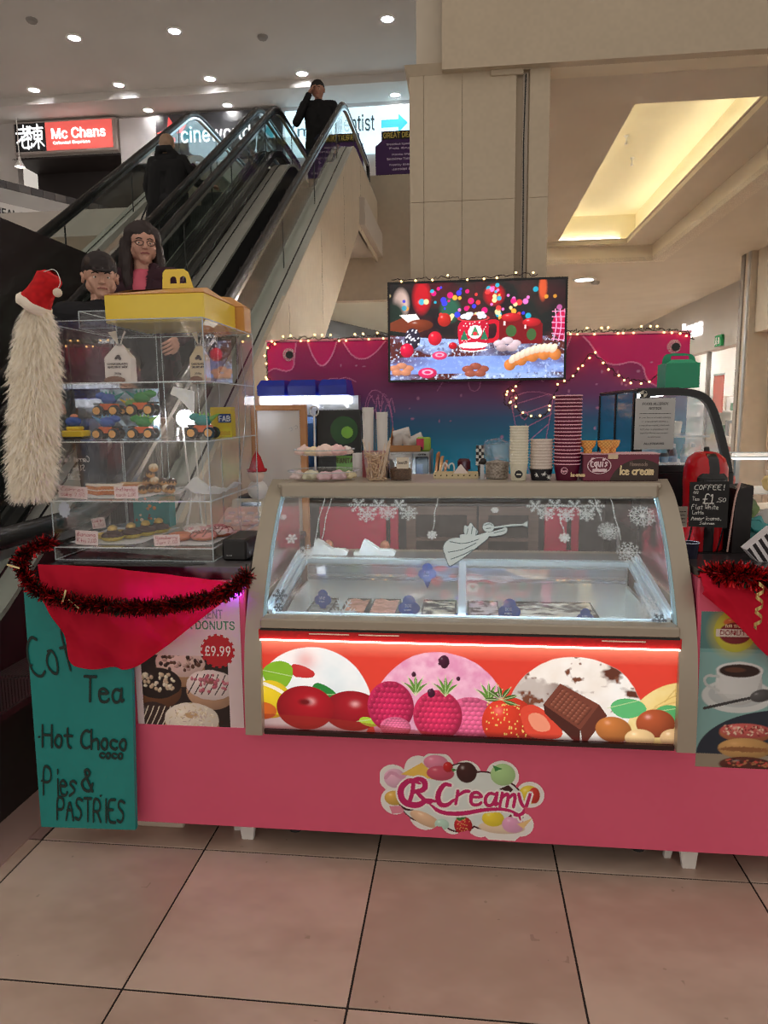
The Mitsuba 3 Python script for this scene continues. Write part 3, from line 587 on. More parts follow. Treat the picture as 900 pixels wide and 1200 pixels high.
# ---- teal menu board leaning against the counter
bt, bb = 2.152, 2.112
def on_board(x, z, d=0.): return x, bb+(bt-bb)*(z-.095)/.84-.004-d, z
k = thing('menu_board', 'tall teal board with dark handwriting leaning on the counter', 'menu board')
P = [(-1.462, .935), (-1.087, .94), (-1.104, .098), (-1.445, .09)]
put(hull([(x, on_board(x, z)[1]+d, z) for x, z in P for d in (0.004, .022)]), pmat('teal_paint', lambda p, n, uv: mikit.mix(C((18, 126, 122)), C((30, 146, 140)), mikit.fbm(p.x*5, p.z*2.5, 0., 4)), .45), k, 'panel')
def pen_on(par, s, x, z, w, h, th, c, rise=0., nm='lettering'):
    g = pen_shape(s, 1., th/h, .08); b = g.bounds; g = affinity.translate(affinity.scale(affinity.translate(g, -b[0], -b[1]), w/(b[2]-b[0]), h/(b[3]-b[1]), origin=(0, 0)), x, z)
    g = affinity.rotate(g, rise, origin=(x, z)); m = extr(g, .0015)
    m.vertices = [on_board(v[0], v[2], -.001-v[1]*0) if v[1] > -.001 else on_board(v[0], v[2], .0006) for v in m.vertices]
    put(m, c, par, nm)
GI = mat((18, 44, 40), .5)
for s, x, z, w, h in (('Coffee', -1.44, .61, .32, .15), ('Tea', -1.262, .54, .14, .095), ('Hot', -1.425, .375, .115, .085), ('Choco', -1.285, .375, .165, .075), ('coco', -1.22, .345, .085, .026), ('Pies', -1.43, .205, .125, .11), ('&', -1.29, .225, .045, .085), ('PASTRIES', -1.385, .118, .25, .09)):
    pen_on(k, s, x, z, w, h, .0105 if s != 'coco' else .005, GI, 15 if s == 'Coffee' else 0)
for x, z in ((-1.45, .66), (-1.437, .41), (-1.435, .255), (-1.225, .212)): pen_on(k, '.', x, z, .008, .007, .004, GI, nm='dot')
# ---- doughnut poster
a = Art(.372, .530, 240, (226, 206, 208))
ink(a, fit_text('DIFFERENT', .165, .440, .150, .032, True), (150, 158, 152)); ink(a, fit_text('OUR DONUTS', .142, .403, .212, .031, True), (74, 140, 100))
x0, y0, x1, y1 = .022, .012, .325, .312
a.poly(sbox(x0, y0, x1, y1), (40, 24, 22)); R0 = np.random.default_rng(3)
def dough(cx, cy, rx, ry, base, glaze, n=0, cs=(), hole=None, stripes=None, sz=.005):
    a.ball(cx, cy-.012, rx, ry, base, .5, .1); a.ball(cx, cy+ry*.18, rx*1.0, ry*.82, glaze, .3, .2, wob=.12, seed=int(cx*900))
    if stripes:
        for t in np.linspace(-.7, .7, 6): a.line([(cx+rx*(t-.25), cy-ry*.35), (cx+rx*t, cy+ry*.2), (cx+rx*(t+.2), cy+ry*.75)], .0035, stripes)
    if hole: a.ell(cx, cy+ry*.38, rx*.24, ry*.16, hole)
    for i in range(n):
        t, r = R0.random()*6.28, R0.random()**.5*.86; a.ball(cx+rx*r*math.cos(t), cy+ry*.26+ry*.66*r*math.sin(t), sz*(.7+.6*R0.random()), sz*(.7+.6*R0.random()), cs[i % len(cs)], .4, .4)
dough(.16, .275, .085, .062, (196, 150, 112), (232, 200, 190), 34, [(96, 60, 44), (196, 160, 150), (60, 34, 28)], None, None, .007)
dough(.075, .20, .085, .066, (120, 74, 46), (40, 22, 20), 40, [(238, 228, 204), (214, 190, 160)], (26, 14, 12), None, .0062)
dough(.262, .20, .085, .064, (204, 160, 130), (236, 218, 214), 30, [(206, 120, 136), (190, 92, 112)], (150, 90, 84), (50, 28, 30), .006)
dough(.055, .085, .07, .06, (130, 80, 54), (60, 40, 36), 0, [], None, (230, 214, 196))
a.ball(.05, .02, .04, .035, (196, 40, 44), .4); a.ball(.30, .02, .035, .035, (196, 40, 44), .4); a.poly([(.255, .03), (.285, .05), (.29, .02)], (70, 110, 50)); a.poly([(.095, .025), (.115, .04), (.11, .01)], (80, 120, 60))
dough(.19, .075, .095, .072, (214, 172, 130), (238, 226, 210), 0, [], (206, 170, 130))
for i in range(90):
    t, r = R0.random()*6.28, R0.random()**.6; x, y = .19+.085*r*math.cos(t), .095+.05*r*math.sin(t); q = R0.random()*6.28
    a.line([(x, y), (x+.010*math.cos(q), y+.010*math.sin(q))], .0028, [(246, 236, 216), (222, 200, 160), (206, 184, 176)][i % 3])
im = a.im; bx = ((a.X < x0) | (a.X > x1) | (a.Y < y0)) & (a.Y < .40); im[bx] = lin((226, 206, 208)); im[(a.Y > y1) & (a.Y < .40)] = lin((226, 206, 208))
t = np.arctan2(a.Y-.33, a.X-.292); a.mix((np.hypot(a.X-.292, a.Y-.33) < .056+.003*np.sign(np.sin(t*16)))*1., (190, 32, 42)); ink(a, fit_text('£9.99', .248, .312, .088, .036, True), (244, 226, 220))
m, c = a.sheet((-1.100, 2.1752, .387), (1, 0, 0), (.035*0, 0, 1), .0016)
single('doughnut_poster', 'poster of glazed doughnuts with a red 9.99 price badge', 'poster', m, 'print_ink', color=c, smooth=False)
# ---- coffee poster
a = Art(.62, .50, 260, (116, 168, 168)); a.mix((a.Y < .372)*.45*np.clip(a.n(3, 4, 4)*1.6-.3, 0, 1), (196, 214, 208)); a.mix((a.Y > .385)*1., (84, 128, 128))
a.ell(.27, .04, .27, .155, (34, 44, 60)); a.mix((a.Y < .045)*1., (150, 138, 120)); a.ell(.10, .44, .062, .066, (150, 176, 60)); a.ell(.10, .44, .062, .066, (206, 190, 60), soft=.9)
a.ball(.095, .468, .03, .014, (214, 120, 60), .2); a.ell(.10, .433, .047, .034, (120, 26, 34)); a.poly(sbox(.045, .423, .155, .445), (214, 206, 196)); ink(a, fit_text('DONUTS', .056, .426, .088, .017, True), (140, 30, 40)); ink(a, fit_text('DELIGHT', .07, .45, .06, .010, True), (240, 220, 180))
ink(a, sbox(.172, .428, .196, .433).union(sbox(.1815, .419, .1865, .442)), (24, 30, 36)); ink(a, fit_text('AVAILABLE', .19, .368, .36, .024, True), (24, 26, 34))
a.ell(.115, .235, .105, .055, (210, 216, 216)); a.ell(.115, .24, .085, .042, (186, 194, 196))
a.ball(.118, .275, .068, .07, (214, 218, 218), .35, .1); a.poly([(.05, .315), (.186, .315), (.17, .25), (.145, .225), (.09, .225), (.066, .25)], (206, 210, 210)); a.mix(np.clip((.1-np.abs(a.X-.075))/.1, 0, 1)*((np.abs(a.X-.118) < .068) & (a.Y > .24) & (a.Y < .31))*.3, (240, 242, 242))
a.line([(.058, .295), (.02, .30), (.015, .27), (.06, .25)], .008, (196, 202, 202)); a.ell(.118, .317, .068, .026, (222, 226, 226)); a.ell(.118, .315, .060, .021, (44, 22, 16)); a.ell(.105, .318, .03, .008, (90, 52, 34))
a.line([(.02, .192), (.10, .215), (.16, .232)], .009, (60, 60, 62)); a.ball(.185, .238, .034, .02, (84, 84, 86), .5, .4, rotd=15)
a.ell(.262, .262, .055, .07, (206, 60, 40)); a.ell(.262, .262, .05, .064, (196, 44, 38)); ink(a, fit_text('£5', .225, .235, .06, .05, True), (236, 190, 90))
a.ball(.145, .115, .078, .03, (190, 110, 76), .45, .1); a.ball(.145, .123, .076, .024, (206, 96, 92), .4)
for i in range(60): a.ell(.145+.13*(R0.random()-.5), .123+.03*(R0.random()-.5), .004, .0022, [(244, 226, 200), (226, 170, 150), (130, 40, 40)][i % 3], R0.random()*180)
a.ball(.145, .065, .080, .034, (206, 160, 100), .45, .1); a.ell(.145, .062, .078, .008, (150, 100, 60), wob=.8); a.ball(.15, .012, .08, .026, (90, 40, 30), .4)
for i in range(60): a.ell(.15+.13*(R0.random()-.5), .018+.022*(R0.random()-.5), .004, .0025, [(206, 80, 70), (60, 30, 26), (180, 120, 80)][i % 3])
m, c = a.sheet((.724, 2.1722, .386), (1, 0, 0), (-.012, 0, 1), .0016)
single('coffee_poster', 'teal poster with a coffee cup on a saucer above stacked doughnuts', 'poster', m, 'print_ink', color=c, smooth=False)
# ================================================================ ice cream display cabinet
K = thing('ice_cream_cabinet', 'curved glass ice cream display cabinet with a lit fruit print on its front', 'display cabinet')
PF = smooth_line([(2.113, .46), (2.117, .60), (2.130, .72), (2.162, .838), (2.222, .95), (2.285, 1.045), (2.375, 1.145), (2.45, 1.21), (2.54, 1.248)], 2)
TN = np.gradient(PF, axis=0); TN /= np.linalg.norm(TN, axis=1, keepdims=True); NN = np.stack([TN[:, 1], -TN[:, 0]], 1)   # points inward (+y, -z)
SL = np.r_[0, np.cumsum(np.linalg.norm(np.diff(PF, axis=0), axis=1))]
def prof(s, d=0.):
    """a point of the glass profile at arc length s, d metres behind it"""
    y, z = np.interp(s, SL, PF[:, 0]), np.interp(s, SL, PF[:, 1]); a, b = np.interp(s, SL, NN[:, 0]), np.interp(s, SL, NN[:, 1])
    return y+d*a, z+d*b
def s_of_z(z): return np.interp(z, PF[:, 1], SL)
def bent(x0, x1, s0, s1, d0, d1, n=26):
    ss = np.linspace(s0, s1, n); P = []
    for s in ss:
        (ya, za), (yb, zb) = prof(s, d0), prof(s, d1)
        P.append([(x0, ya, za), (x1, ya, za), (x1, yb, zb), (x0, yb, zb), (x0, ya, za)])
    P = np.array(P); m = grid(P)
    ends = [trimesh.Trimesh(P[i][:4], [[0, 1, 2], [0, 2, 3]] if i else [[2, 1, 0], [3, 2, 0]], process=False) for i in (0, -1)]
    return cat([m]+ends)
for s in (-1, 1):
    put(bent(*sorted((s*.647, s*.702)), 0, SL[-1], -.006, .035), CHAMP, K, 'side_frame')
    put(bent(*sorted((s*.640, s*.648)), s_of_z(.835), s_of_z(1.215), -.002, .02), mat((168, 206, 222), .2), K, 'glass_edge')
    put(box(*sorted((s*.66, s*.70)), 2.20, 2.86, .13, .90), CHAMP, K, 'side_panel')
    put(extr(Polygon([(2.15, .90)]+[(y+.03, z) for y, z in PF if z > .9]+[(2.80, 1.24), (2.80, .90)]), .004, (s*.672, 0, 0), (0, 1, 0), (0, 0, 1)), 'clear_sheet', K, 'end_glass')
put(bent(-.645, .645, s_of_z(.842), s_of_z(1.21), .008, .009, 22), 'clear_sheet', K, 'front_glass', smooth=True)
put(box(-.66, .66, 2.44, 2.80, 1.228, 1.249, .006), CHAMP, K, 'top_shelf'); put(box(-.648, .648, 2.432, 2.47, 1.196, 1.247, .008), CHAMP, K, 'canopy_bar')
put(rod((-.62, 2.50, 1.205), (.62, 2.50, 1.205), .010, 10), WHITE, K, 'light_tube', emit=(13.5, 16.8, 19.))
put(box(-.648, .648, 2.13, 2.19, .812, .845, .005), CHAMP, K, 'sill'); put(box(-.648, .648, 2.132, 2.19, .806, .812), mat((36, 34, 34), .3), K, 'sill_shadow_rail')  # the second bar is a thin dark rail under the sill
put(box(-.655, .655, 2.138, 2.16, .776, .806), mat((196, 24, 30), .3), K, 'red_strip')
for x0 in (-.49, -.33, .42): put(box(x0, x0+.13, 2.1375, 2.1385, .794, .798), mat((240, 220, 200), .3), K, 'strip_mark')  # pale bars painted as reflections on the red strip
put(box(-.645, .645, 2.128, 2.140, .455, .470), mat((44, 16, 18), .3), K, 'lower_rail')
BLU = mat((196, 214, 224), .3, .3)
lid = lambda y: .845+(y-2.19)*.19
def bar(x0, y0, x1, y1, w, c=BLU, nm='lid_frame', dz=0.):
    d = V3(x1-x0, y1-y0); d /= np.linalg.norm(d); q = V3(-d[1], d[0])*w/2; p = []
    for x, y in ((x0, y0), (x1, y1)):
        for s in (-1, 1): p += [(x+s*q[0], y+s*q[1], lid(y)+dz), (x+s*q[0], y+s*q[1], lid(y)-.018+dz)]
    put(hull(p), c, K, nm)
bar(-.61, 2.20, .61, 2.20, .022); bar(-.61, 2.655, .61, 2.655, .035); bar(-.004, 2.20, -.004, 2.655, .026)
for s in (-1, 1):
    bar(s*.612, 2.19, s*.612, 2.67, .014); bar(s*.628, 2.19, s*.628, 2.67, .012, dz=.012); bar(s*.641, 2.19, s*.641, 2.67, .012, BLU, 'lid_frame', .024)
    bar(s*.600, 2.24, s*.600, 2.5, .012, DGREY if s < 0 else BLU, 'lid_handle', -.012)
for x0, x1, dz in ((-.598, .01, .0), (-.018, .598, -.007)):
    put(grid(np.array([[(x, y, lid(y)+dz-.006) for x in (x0, x1)] for y in (2.205, 2.645)])), 'clear_sheet', K, 'lid_glass', smooth=False)
put(box(-.645, .645, 2.67, 2.80, .918, .934, .003), mat((150, 150, 150), .25, .7), K, 'rear_ledge'); put(box(-.645, .645, 2.80, 2.86, .13, .93), CHAMP, K, 'rear_panel')
LIN = pmat('frosty_liner', lambda p, n, uv: mikit.mix(C((206, 216, 218)), C((240, 244, 244)), mikit.fbm(p.x*4, p.z*12, p.y*6, 4)), .6)
put(cat([box(-.606, .606, 2.205, 2.66, .57, .58), box(-.606, .606, 2.65, 2.665, .57, .925), box(-.606, .606, 2.195, 2.208, .57, .835), box(-.612, -.600, 2.2, 2.66, .57, .84), box(.600, .612, 2.2, 2.66, .57, .84),
    box(-.60, .60, 2.21, 2.65, .72, .726)]), LIN, K, 'liner')
put(cat([box(-.6, .6, 2.640, 2.650, .875, .905), box(-.6, .6, 2.636, 2.650, .852, .862)]), mat((160, 170, 178), .3, .4), K, 'liner_rail')
put(cat([box(-.655, .655, 2.21, 2.80, .13, .16), box(-.655, .655, 2.20, 2.215, .13, .56), box(-.655, .655, 2.15, 2.21, .47, .48)]), DGREY, K, 'base')
for x in (-.6, .6):
    for y in (2.32, 2.74): put(rod((x, y, 0), (x, y, .13), .022, 10), DGREY, K, 'foot')
# the backlit print
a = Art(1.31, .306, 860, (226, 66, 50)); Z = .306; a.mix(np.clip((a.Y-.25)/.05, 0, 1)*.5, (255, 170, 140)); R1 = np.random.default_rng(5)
def scoop(cx, cy, r, c1, c2, f, seed, edge=.05):
    d = np.hypot(a.X-cx, a.Y-cy)/r; t = np.arctan2(a.Y-cy, a.X-cx); d = d*(1+edge*(a.n(14, seed, 3)-.5)); m = np.clip((1-d)*r/a.px*.6+.5, 0, 1)
    w = a.n(f, seed+1, 5); col = lin(c1)+(lin(c2)-lin(c1))*np.clip((w-.35)*2.6, 0, 1)[..., None]; col = col*(.80+.26*np.clip((a.Y-cy+.1)/r, 0, 1))[..., None]; a.mix(m, np.clip(col, 0, 1)); return m, d
scoop(.17, .085, .195, (250, 250, 250), (224, 236, 240), 12, 11, .04)
m, d = scoop(.58, .06, .215, (226, 150, 188), (246, 196, 218), 34, 21, .05)
m, d = scoop(1.00, .06, .212, (252, 250, 246), (240, 232, 222), 16, 31, .07); w = a.n(9, 33, 5, 1., 1.4); v = a.n(20, 35, 4)
a.mix(m*np.clip((w-.52)*16, 0, 1)*np.clip((a.X-.84)*7, .45, 1), (98, 52, 38)); a.mix(m*np.clip((v-.60)*18, 0, 1), (120, 70, 50))
scoop(1.33, .03, .17, (236, 208, 128), (246, 226, 164), 18, 41, .03)
for i in range(7): a.line([(1.21+.03*i, .10+.018*i), (1.30, .14+.02*i), (1.33, .13+.03*i)], .004, (214, 178, 96), .6)
def leafy(p, c): a.poly(smooth_line(p, 2, True), c); a.line([p[0], p[len(p)//2]], .003, (210, 230, 170), .6)
a.poly(smooth_line([(.10, .225), (.145, .218), (.185, .195), (.17, .175), (.10, .18)], 1, True), (196, 44, 46)); a.mix(np.exp(-((a.X-.15)**2+(a.Y-.235)**2)/.0012)*.5, (230, 90, 80))
leafy([(.0, .20), (.05, .235), (.105, .225), (.11, .18), (.075, .13), (.02, .15)], (132, 184, 44)); a.ball(.03, .10, .07, .065, (236, 206, 40), .3, .2); a.line([(-.01, .16), (.06, .135), (.10, .10)], .012, (250, 244, 220)); a.ball(.0, .06, .05, .03, (220, 110, 40), .3)
leafy([(.165, .12), (.175, .165), (.215, .155), (.255, .125), (.235, .105), (.20, .12)], (40, 130, 56))
a.ball(.30, .07, .095, .068, (158, 18, 34), .6, .7, lx=.1, ly=.35); a.ball(.145, .075, .095, .075, (164, 16, 32), .6, .8, lx=.2, ly=.3); a.ell(.145, .095, .02, .010, (110, 8, 18), soft=.9)
leafy([(.315, .035), (.335, .055), (.37, .045), (.40, .03), (.36, .015)], (170, 200, 60))
def rasp(cx, cy, rx, ry, c):
    a.ball(cx, cy, rx, ry, c, .55, .1)
    for j in range(9):
        for i in range(9):
            u, v = (i-4+.5*(j % 2))/4.4, (j-4)/4.4
            if u*u+v*v < .9: a.ball(cx+rx*u*.95, cy+ry*v*.95, rx*.13, ry*.12, tuple(np.clip(np.array(c)*(1.12-.25*(u*u+v*v)), 0, 255)), .45, .3)
rasp(.425, .09, .075, .085, (196, 36, 88)); rasp(.44, .02, .05, .035, (226, 110, 150)); rasp(.68, .06, .085, .07, (222, 96, 140)); rasp(.575, .065, .078, .085, (206, 44, 92))
for cx, cy in ((.505, .15), (.60, .15), (.735, .135)):
    for t in (-60, -30, 0, 30, 60): q = math.radians(90+t); leafy([(cx, cy-.02), (cx+.02*math.cos(q)-.006, cy+.02*math.sin(q)), (cx+.05*math.cos(q), cy+.05*math.sin(q)), (cx+.02*math.cos(q)+.008, cy+.02*math.sin(q))], (96, 140, 56))
for x, y, r in ((.595, .245, .017), (.555, .14, .012), (.64, .19, .006), (.50, .20, .007)): a.ball(x, y, r, r*1.25, (70, 20, 50), .5, .3, wob=.4)
a.ball(.80, .05, .085, .085, (216, 60, 40), .5, .3)
for i in range(60): a.ell(.73+.14*R1.random(), .005+.11*R1.random(), .0022, .0032, (246, 200, 110))
for t in (-80, -40, 0, 40, 80, 120): q = math.radians(100-t); leafy([(.775, .125), (.775+.03*math.cos(q+.3), .125+.03*math.sin(q+.3)), (.775+.06*math.cos(q), .125+.05*math.sin(q)), (.775+.03*math.cos(q-.3), .125+.03*math.sin(q-.3))], (70, 96, 40))
a.poly(smooth_line([(.83, .10), (.88, .12), (.96, .05), (.97, .0), (.86, .0), (.84, .05)], 2, True), (222, 74, 54)); a.poly(smooth_line([(.85, .08), (.90, .09), (.94, .03), (.88, .02)], 2, True), (240, 150, 120))
ch = [(.905, .115), (.955, .185), (1.075, .12), (1.02, .035)]; a.poly([(.905, .115), (1.02, .035), (1.02, -.02), (.91, .085)], (74, 34, 28)); a.poly([(1.02, .035), (1.075, .12), (1.10, .085), (1.03, -.02)], (96, 48, 38)); a.poly(ch, (120, 64, 50)); A0, A1, A3 = [np.array(q) for q in (ch[0], ch[1], ch[3])]
a.poly([A0+.1*(A1-A0)+.1*(A3-A0), A0+.9*(A1-A0)+.1*(A3-A0), A0+.9*(A1-A0)+.9*(A3-A0), A0+.1*(A1-A0)+.9*(A3-A0)], (96, 48, 38))
for i in range(6):
    for j in range(7): q = A0+(.18+.128*i)*(A1-A0)+(.17+.11*j)*(A3-A0); a.ball(q[0], q[1], .0085, .007, (140, 78, 60), .5, .3)
leafy([(1.10, .11), (1.13, .145), (1.20, .14), (1.225, .10), (1.15, .07)], (96, 190, 120)); leafy([(1.23, .10), (1.27, .13), (1.32, .12), (1.31, .06), (1.26, .06)], (90, 180, 110)); a.ball(1.12, .04, .055, .042, (196, 120, 60), .5, .3, rotd=-10); a.ball(1.245, .065, .058, .046, (176, 84, 48), .55, .6); a.ball(1.20, .015, .045, .03, (240, 206, 150), .3); a.ball(1.30, .02, .04, .03, (226, 190, 140), .3)
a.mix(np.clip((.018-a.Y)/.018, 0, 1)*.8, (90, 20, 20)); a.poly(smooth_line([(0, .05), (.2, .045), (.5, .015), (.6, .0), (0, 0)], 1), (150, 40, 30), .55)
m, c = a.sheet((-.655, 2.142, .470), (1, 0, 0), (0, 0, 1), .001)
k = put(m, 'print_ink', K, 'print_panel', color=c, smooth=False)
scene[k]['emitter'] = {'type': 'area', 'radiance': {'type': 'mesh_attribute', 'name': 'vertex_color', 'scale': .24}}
put(box(-.65, .65, 2.130, 2.138, .7725, .776), WHITE, K, 'strip_light', emit=(1.9, 1.3, 1.1))
# ================================================================ behind the counter
k = thing('printed_back_wall', 'tall printed kiosk back wall fading from magenta to blue with drips', 'kiosk wall')
a = Art(2.275, .80, 560, (0, 0, 0)); h = a.Y/.8
st = np.array([(0, 140, 170), (4, 132, 166), (52, 96, 140), (118, 56, 112), (152, 22, 88), (164, 14, 84)]); xp = [0, .24, .46, .62, .82, 1.]
a.im = np.stack([np.interp(h+.04*(a.n(1.5, 3, 3)-.5), xp, lin(st)[:, i]) for i in range(3)], -1)
DX = 1.1; HOT, EDGE = (206, 14, 100), (232, 130, 176)
def drip(p, edge=True):
    q = smooth_line([(x+DX, z-1.08) for x, z in p], 3); a.poly(np.vstack([[q[0][0], .81], q, [q[-1][0], .81]]), HOT)
    if edge: a.line(q, .008, EDGE, .75, 0)
drip([(-1.1, 1.72), (-1.06, 1.745), (-1.0, 1.72), (-.95, 1.735), (-.945, 1.8), (-.93, 1.9)], True)
drip([(-.87, 1.89), (-.84, 1.80), (-.79, 1.735), (-.73, 1.80), (-.70, 1.89)]); drip([(-.67, 1.88), (-.62, 1.80), (-.56, 1.775), (-.49, 1.81), (-.43, 1.88)])
drip([(.40, 1.9), (.44, 1.78), (.48, 1.75), (.53, 1.78), (.57, 1.9)]); drip([(.60, 1.9), (.66, 1.85), (.72, 1.75), (.80, 1.72), (.88, 1.745), (.945, 1.72), (.955, 1.66), (.99, 1.62), (1.06, 1.60), (1.18, 1.58)])
PK = (206, 120, 170)
def outline_art(lines):
    for p in lines: a.line([(x+DX, z-1.08) for x, z in p], .0045, PK, .8, 2)
outline_art([[(.25, 1.56), (.30, 1.30), (.36, 1.15)], [(.48, 1.57), (.44, 1.30), (.40, 1.15)], [(.25, 1.56), (.36, 1.60), (.48, 1.57)], [(.28, 1.46), (.46, 1.52)], [(.30, 1.38), (.47, 1.47)], [(.30, 1.28), (.46, 1.42)], [(.32, 1.2), (.45, 1.34)], [(.26, 1.52), (.46, 1.58)], [(.33, 1.44), (.35, 1.47), (.32, 1.49), (.30, 1.46), (.33, 1.44)]])
outline_art([[(-.56, 1.20), (-.56, 1.5), (-.52, 1.62), (-.45, 1.60), (-.40, 1.5), (-.38, 1.2)]]+[[(-.54+.016*i, 1.5+.09*math.sin(i*1.9)), (-.53+.016*i, 1.56+.05*math.sin(i*2.7)), (-.51+.016*i, 1.52+.06*math.cos(i*1.3))] for i in range(9)])
outline_art([[(-.80, 1.62), (-.76, 1.68), (-.70, 1.68)], [(-.72, 1.66), (-.66, 1.69), (-.60, 1.66)], [(-.15, 1.6), (-.10, 1.68), (-.04, 1.66)], [(.02, 1.66), (.03, 1.60), (.08, 1.60), (.09, 1.66)]])
for i in range(46): a.ell(.1+2.1*RNG.random(), .25+.45*RNG.random(), .007*(.4+RNG.random()), .007*(.4+RNG.random()), (196, 130, 170), soft=.8, a=.8)
m, c = a.sheet((-1.10, 3.95, 1.08), (1, 0, 0), (0, 0, 1), .001)
put(m, 'print_ink', k, 'print', color=c, smooth=False); put(box(-1.10, 1.175, 3.951, 3.99, 0, 1.885, .003), mat((150, 18, 84), .5), k, 'panel')
put(box(-1.105, 1.18, 3.945, 3.995, 1.884, 1.896, .002), mat((226, 150, 170), .5), k, 'top_edge')
for x, lb in ((-.975, 'googly eye on the left end of the magenta back wall'), (1.095, 'googly eye above the green carton on the back wall')):
    e = thing('googly_eye', 'white and black '+lb, 'decoration', None)
    put(lathe([(0, -.012), (.030, -.010), (.036, -.004), (.036, 0), (0, 0)], (x, 3.949, 1.815), 24, 1), WHITE, e, 'white')
    put(lathe([(0, .0), (.021, .0), (.021, .003), (0, .003)], (x+.006, 3.937, 1.812), 20, 1), BLACK, e, 'pupil')
# ---- television
TVE = thing('television', 'wide flat television hung in front of the column showing a Christmas mug', 'television')
a = Art(.915, .50, 420, (30, 16, 26)); R2 = np.random.default_rng(11)
a.mix(np.clip(a.n(5, 2, 4)*1.5-.5, 0, 1)*.7, (30, 60, 46)); a.mix(np.clip(a.n(7, 9, 4)*1.7-.75, 0, 1)*.7, (120, 20, 34))
for x, y, rx, ry, cc in ((.06, .40, .04, .07, (220, 190, 180)), (.17, .43, .045, .08, (180, 20, 34)), (.55, .43, .05, .05, (170, 16, 30)), (.02, .33, .06, .08, (34, 56, 46)), (.32, .36, .05, .06, (40, 90, 70)), (.80, .46, .02, .06, (220, 90, 50))): a.ell(x, y, rx, ry, cc, soft=.5)
for i in range(80):
    x, y = R2.normal(.46, .20), .31+.17*R2.random(); r = .006+.010*R2.random(); a.ell(x, y, r, r, [(240, 60, 60), (60, 60, 230), (30, 170, 200), (250, 170, 60), (240, 120, 200), (250, 220, 160), (230, 20, 120)][i % 7], soft=.25, a=.9)
a.mix(np.clip((.16-a.X)/.16, 0, 1)*.6, (14, 8, 14)); a.mix(np.clip((a.X-.72)/.2, 0, 1)*.6*(a.Y > .24), (14, 14, 20)); tb = (a.Y < .235-.03*np.sin(a.X*3)); a.mix(tb*1., (92, 40, 38)); a.mix(tb*np.clip(a.n(10, 4, 4, 2.2, .5)*2-.6, 0, 1)*.7, (50, 20, 22))
sn = np.clip((a.n(5, 6, 5, .8, 1.8)-.38)*7, 0, 1)*tb; a.mix(sn*.9, (150, 178, 236)); a.mix(np.clip((a.n(90, 8, 2)-.56)*7, 0, 1)*tb*.8, (206, 220, 250)); a.mix(np.clip((a.n(70, 28, 3)-.56)*8, 0, 1)*tb*.6, (60, 40, 60)); a.mix(((a.Y < .12) & (a.Y > .03))*np.clip((a.n(4, 14, 4, .6, 2)-.3)*5, 0, 1)*.8, (128, 160, 236))
a.poly([(.0, .30), (.10, .34), (.22, .27), (.14, .24), (.0, .26)], (110, 50, 30)); a.poly([(.05, .34), (.14, .345), (.17, .30), (.12, .28)], (230, 220, 214)); a.ball(.16, .285, .07, .03, (120, 52, 30), .5); a.ball(.29, .31, .035, .035, (186, 40, 34), .5)
a.ball(.12, .215, .042, .055, (44, 40, 58), .5, .2)
for i in range(40): t, r = R2.random()*6.3, R2.random()**.5; a.ell(.12+.04*r*math.cos(t), .215+.052*r*math.sin(t), .006, .004, [(226, 226, 240), (40, 34, 50)][i % 2], R2.random()*90)
a.ball(.09, .155, .036, .037, (204, 18, 60), .5, .5); a.ball(.24, .215, .036, .037, (206, 24, 50), .5, .5); a.ball(.335, .175, .022, .018, (190, 20, 40), .5)
for cx, cy, rx, c in ((.265, .125, .04, (226, 60, 110)), (.20, .035, .05, (214, 40, 96))):
    a.ball(cx, cy, rx, rx*.55, c, .4, .3); a.ell(cx, cy+.004, rx*.6, rx*.28, (250, 160, 190)); a.ell(cx, cy+.003, rx*.35, rx*.16, c)
# mug of cocoa with marshmallows
a.line([(.51, .29), (.565, .30), (.58, .26), (.565, .20), (.51, .195)], .022, (190, 16, 40)); a.poly(smooth_line([(.36, .315), (.525, .315), (.523, .20), (.505, .145), (.38, .145), (.362, .20)], 2, True), (196, 20, 54)); a.mix(np.clip((a.X-.36)/.16, 0, 1)*((np.abs(a.X-.443) < .08) & (np.abs(a.Y-.23) < .085))*.25, (70, 0, 14))
a.ell(.443, .315, .083, .018, (214, 60, 70)); a.ell(.443, .316, .075, .014, (80, 34, 26))
for i in range(16): a.ball(.385+.115*R2.random(), .318+.025*R2.random(), .014, .011, (226, 228, 244), .3, .2)
for i in range(52): a.ell(.37+.145*R2.random(), .16+.14*R2.random(), .003, .003, (244, 224, 226))
a.ell(.452, .244, .036, .035, (238, 226, 226)); a.poly([(.43, .225), (.475, .225), (.452, .275)], (60, 130, 90)); a.ell(.452, .235, .012, .010, (214, 50, 60))
for x in (.395, .50): a.poly([(x-.02, .205), (x+.02, .205), (x, .255)], (40, 110, 80))
a.ell(.443, .175, .076, .016, (230, 226, 236)); a.line([(.37, .152), (.44, .142), (.515, .152)], .006, (240, 220, 220))
for x, y, w, h_ in ((.64, .255, .05, .075), (.745, .235, .045, .065)): a.poly(sbox(x-w, y-h_*.7, x+w, y+h_*.6).buffer(.012), (112, 12, 22)); a.ball(x, y+h_*.8, w*1.05, .022, (190, 30, 40), .5, .5); a.ell(x, y-.01, w*.55, .03, (60, 90, 50)); a.poly(sbox(x-w*.8, y+.02, x-w*.6, y+.04), (240, 200, 200))
a.ball(.925, .27, .075, .08, (176, 16, 70), .5, .2)
for t in np.linspace(-1, 1, 6): a.line([(.925+.075*t*.9, .19), (.925+.06*t+.01, .27), (.925+.075*t*.8, .35)], .005, (244, 150, 190)); a.line([(.85, .27+.07*t), (.925, .265+.075*t), (1., .27+.07*t)], .005, (244, 150, 190))
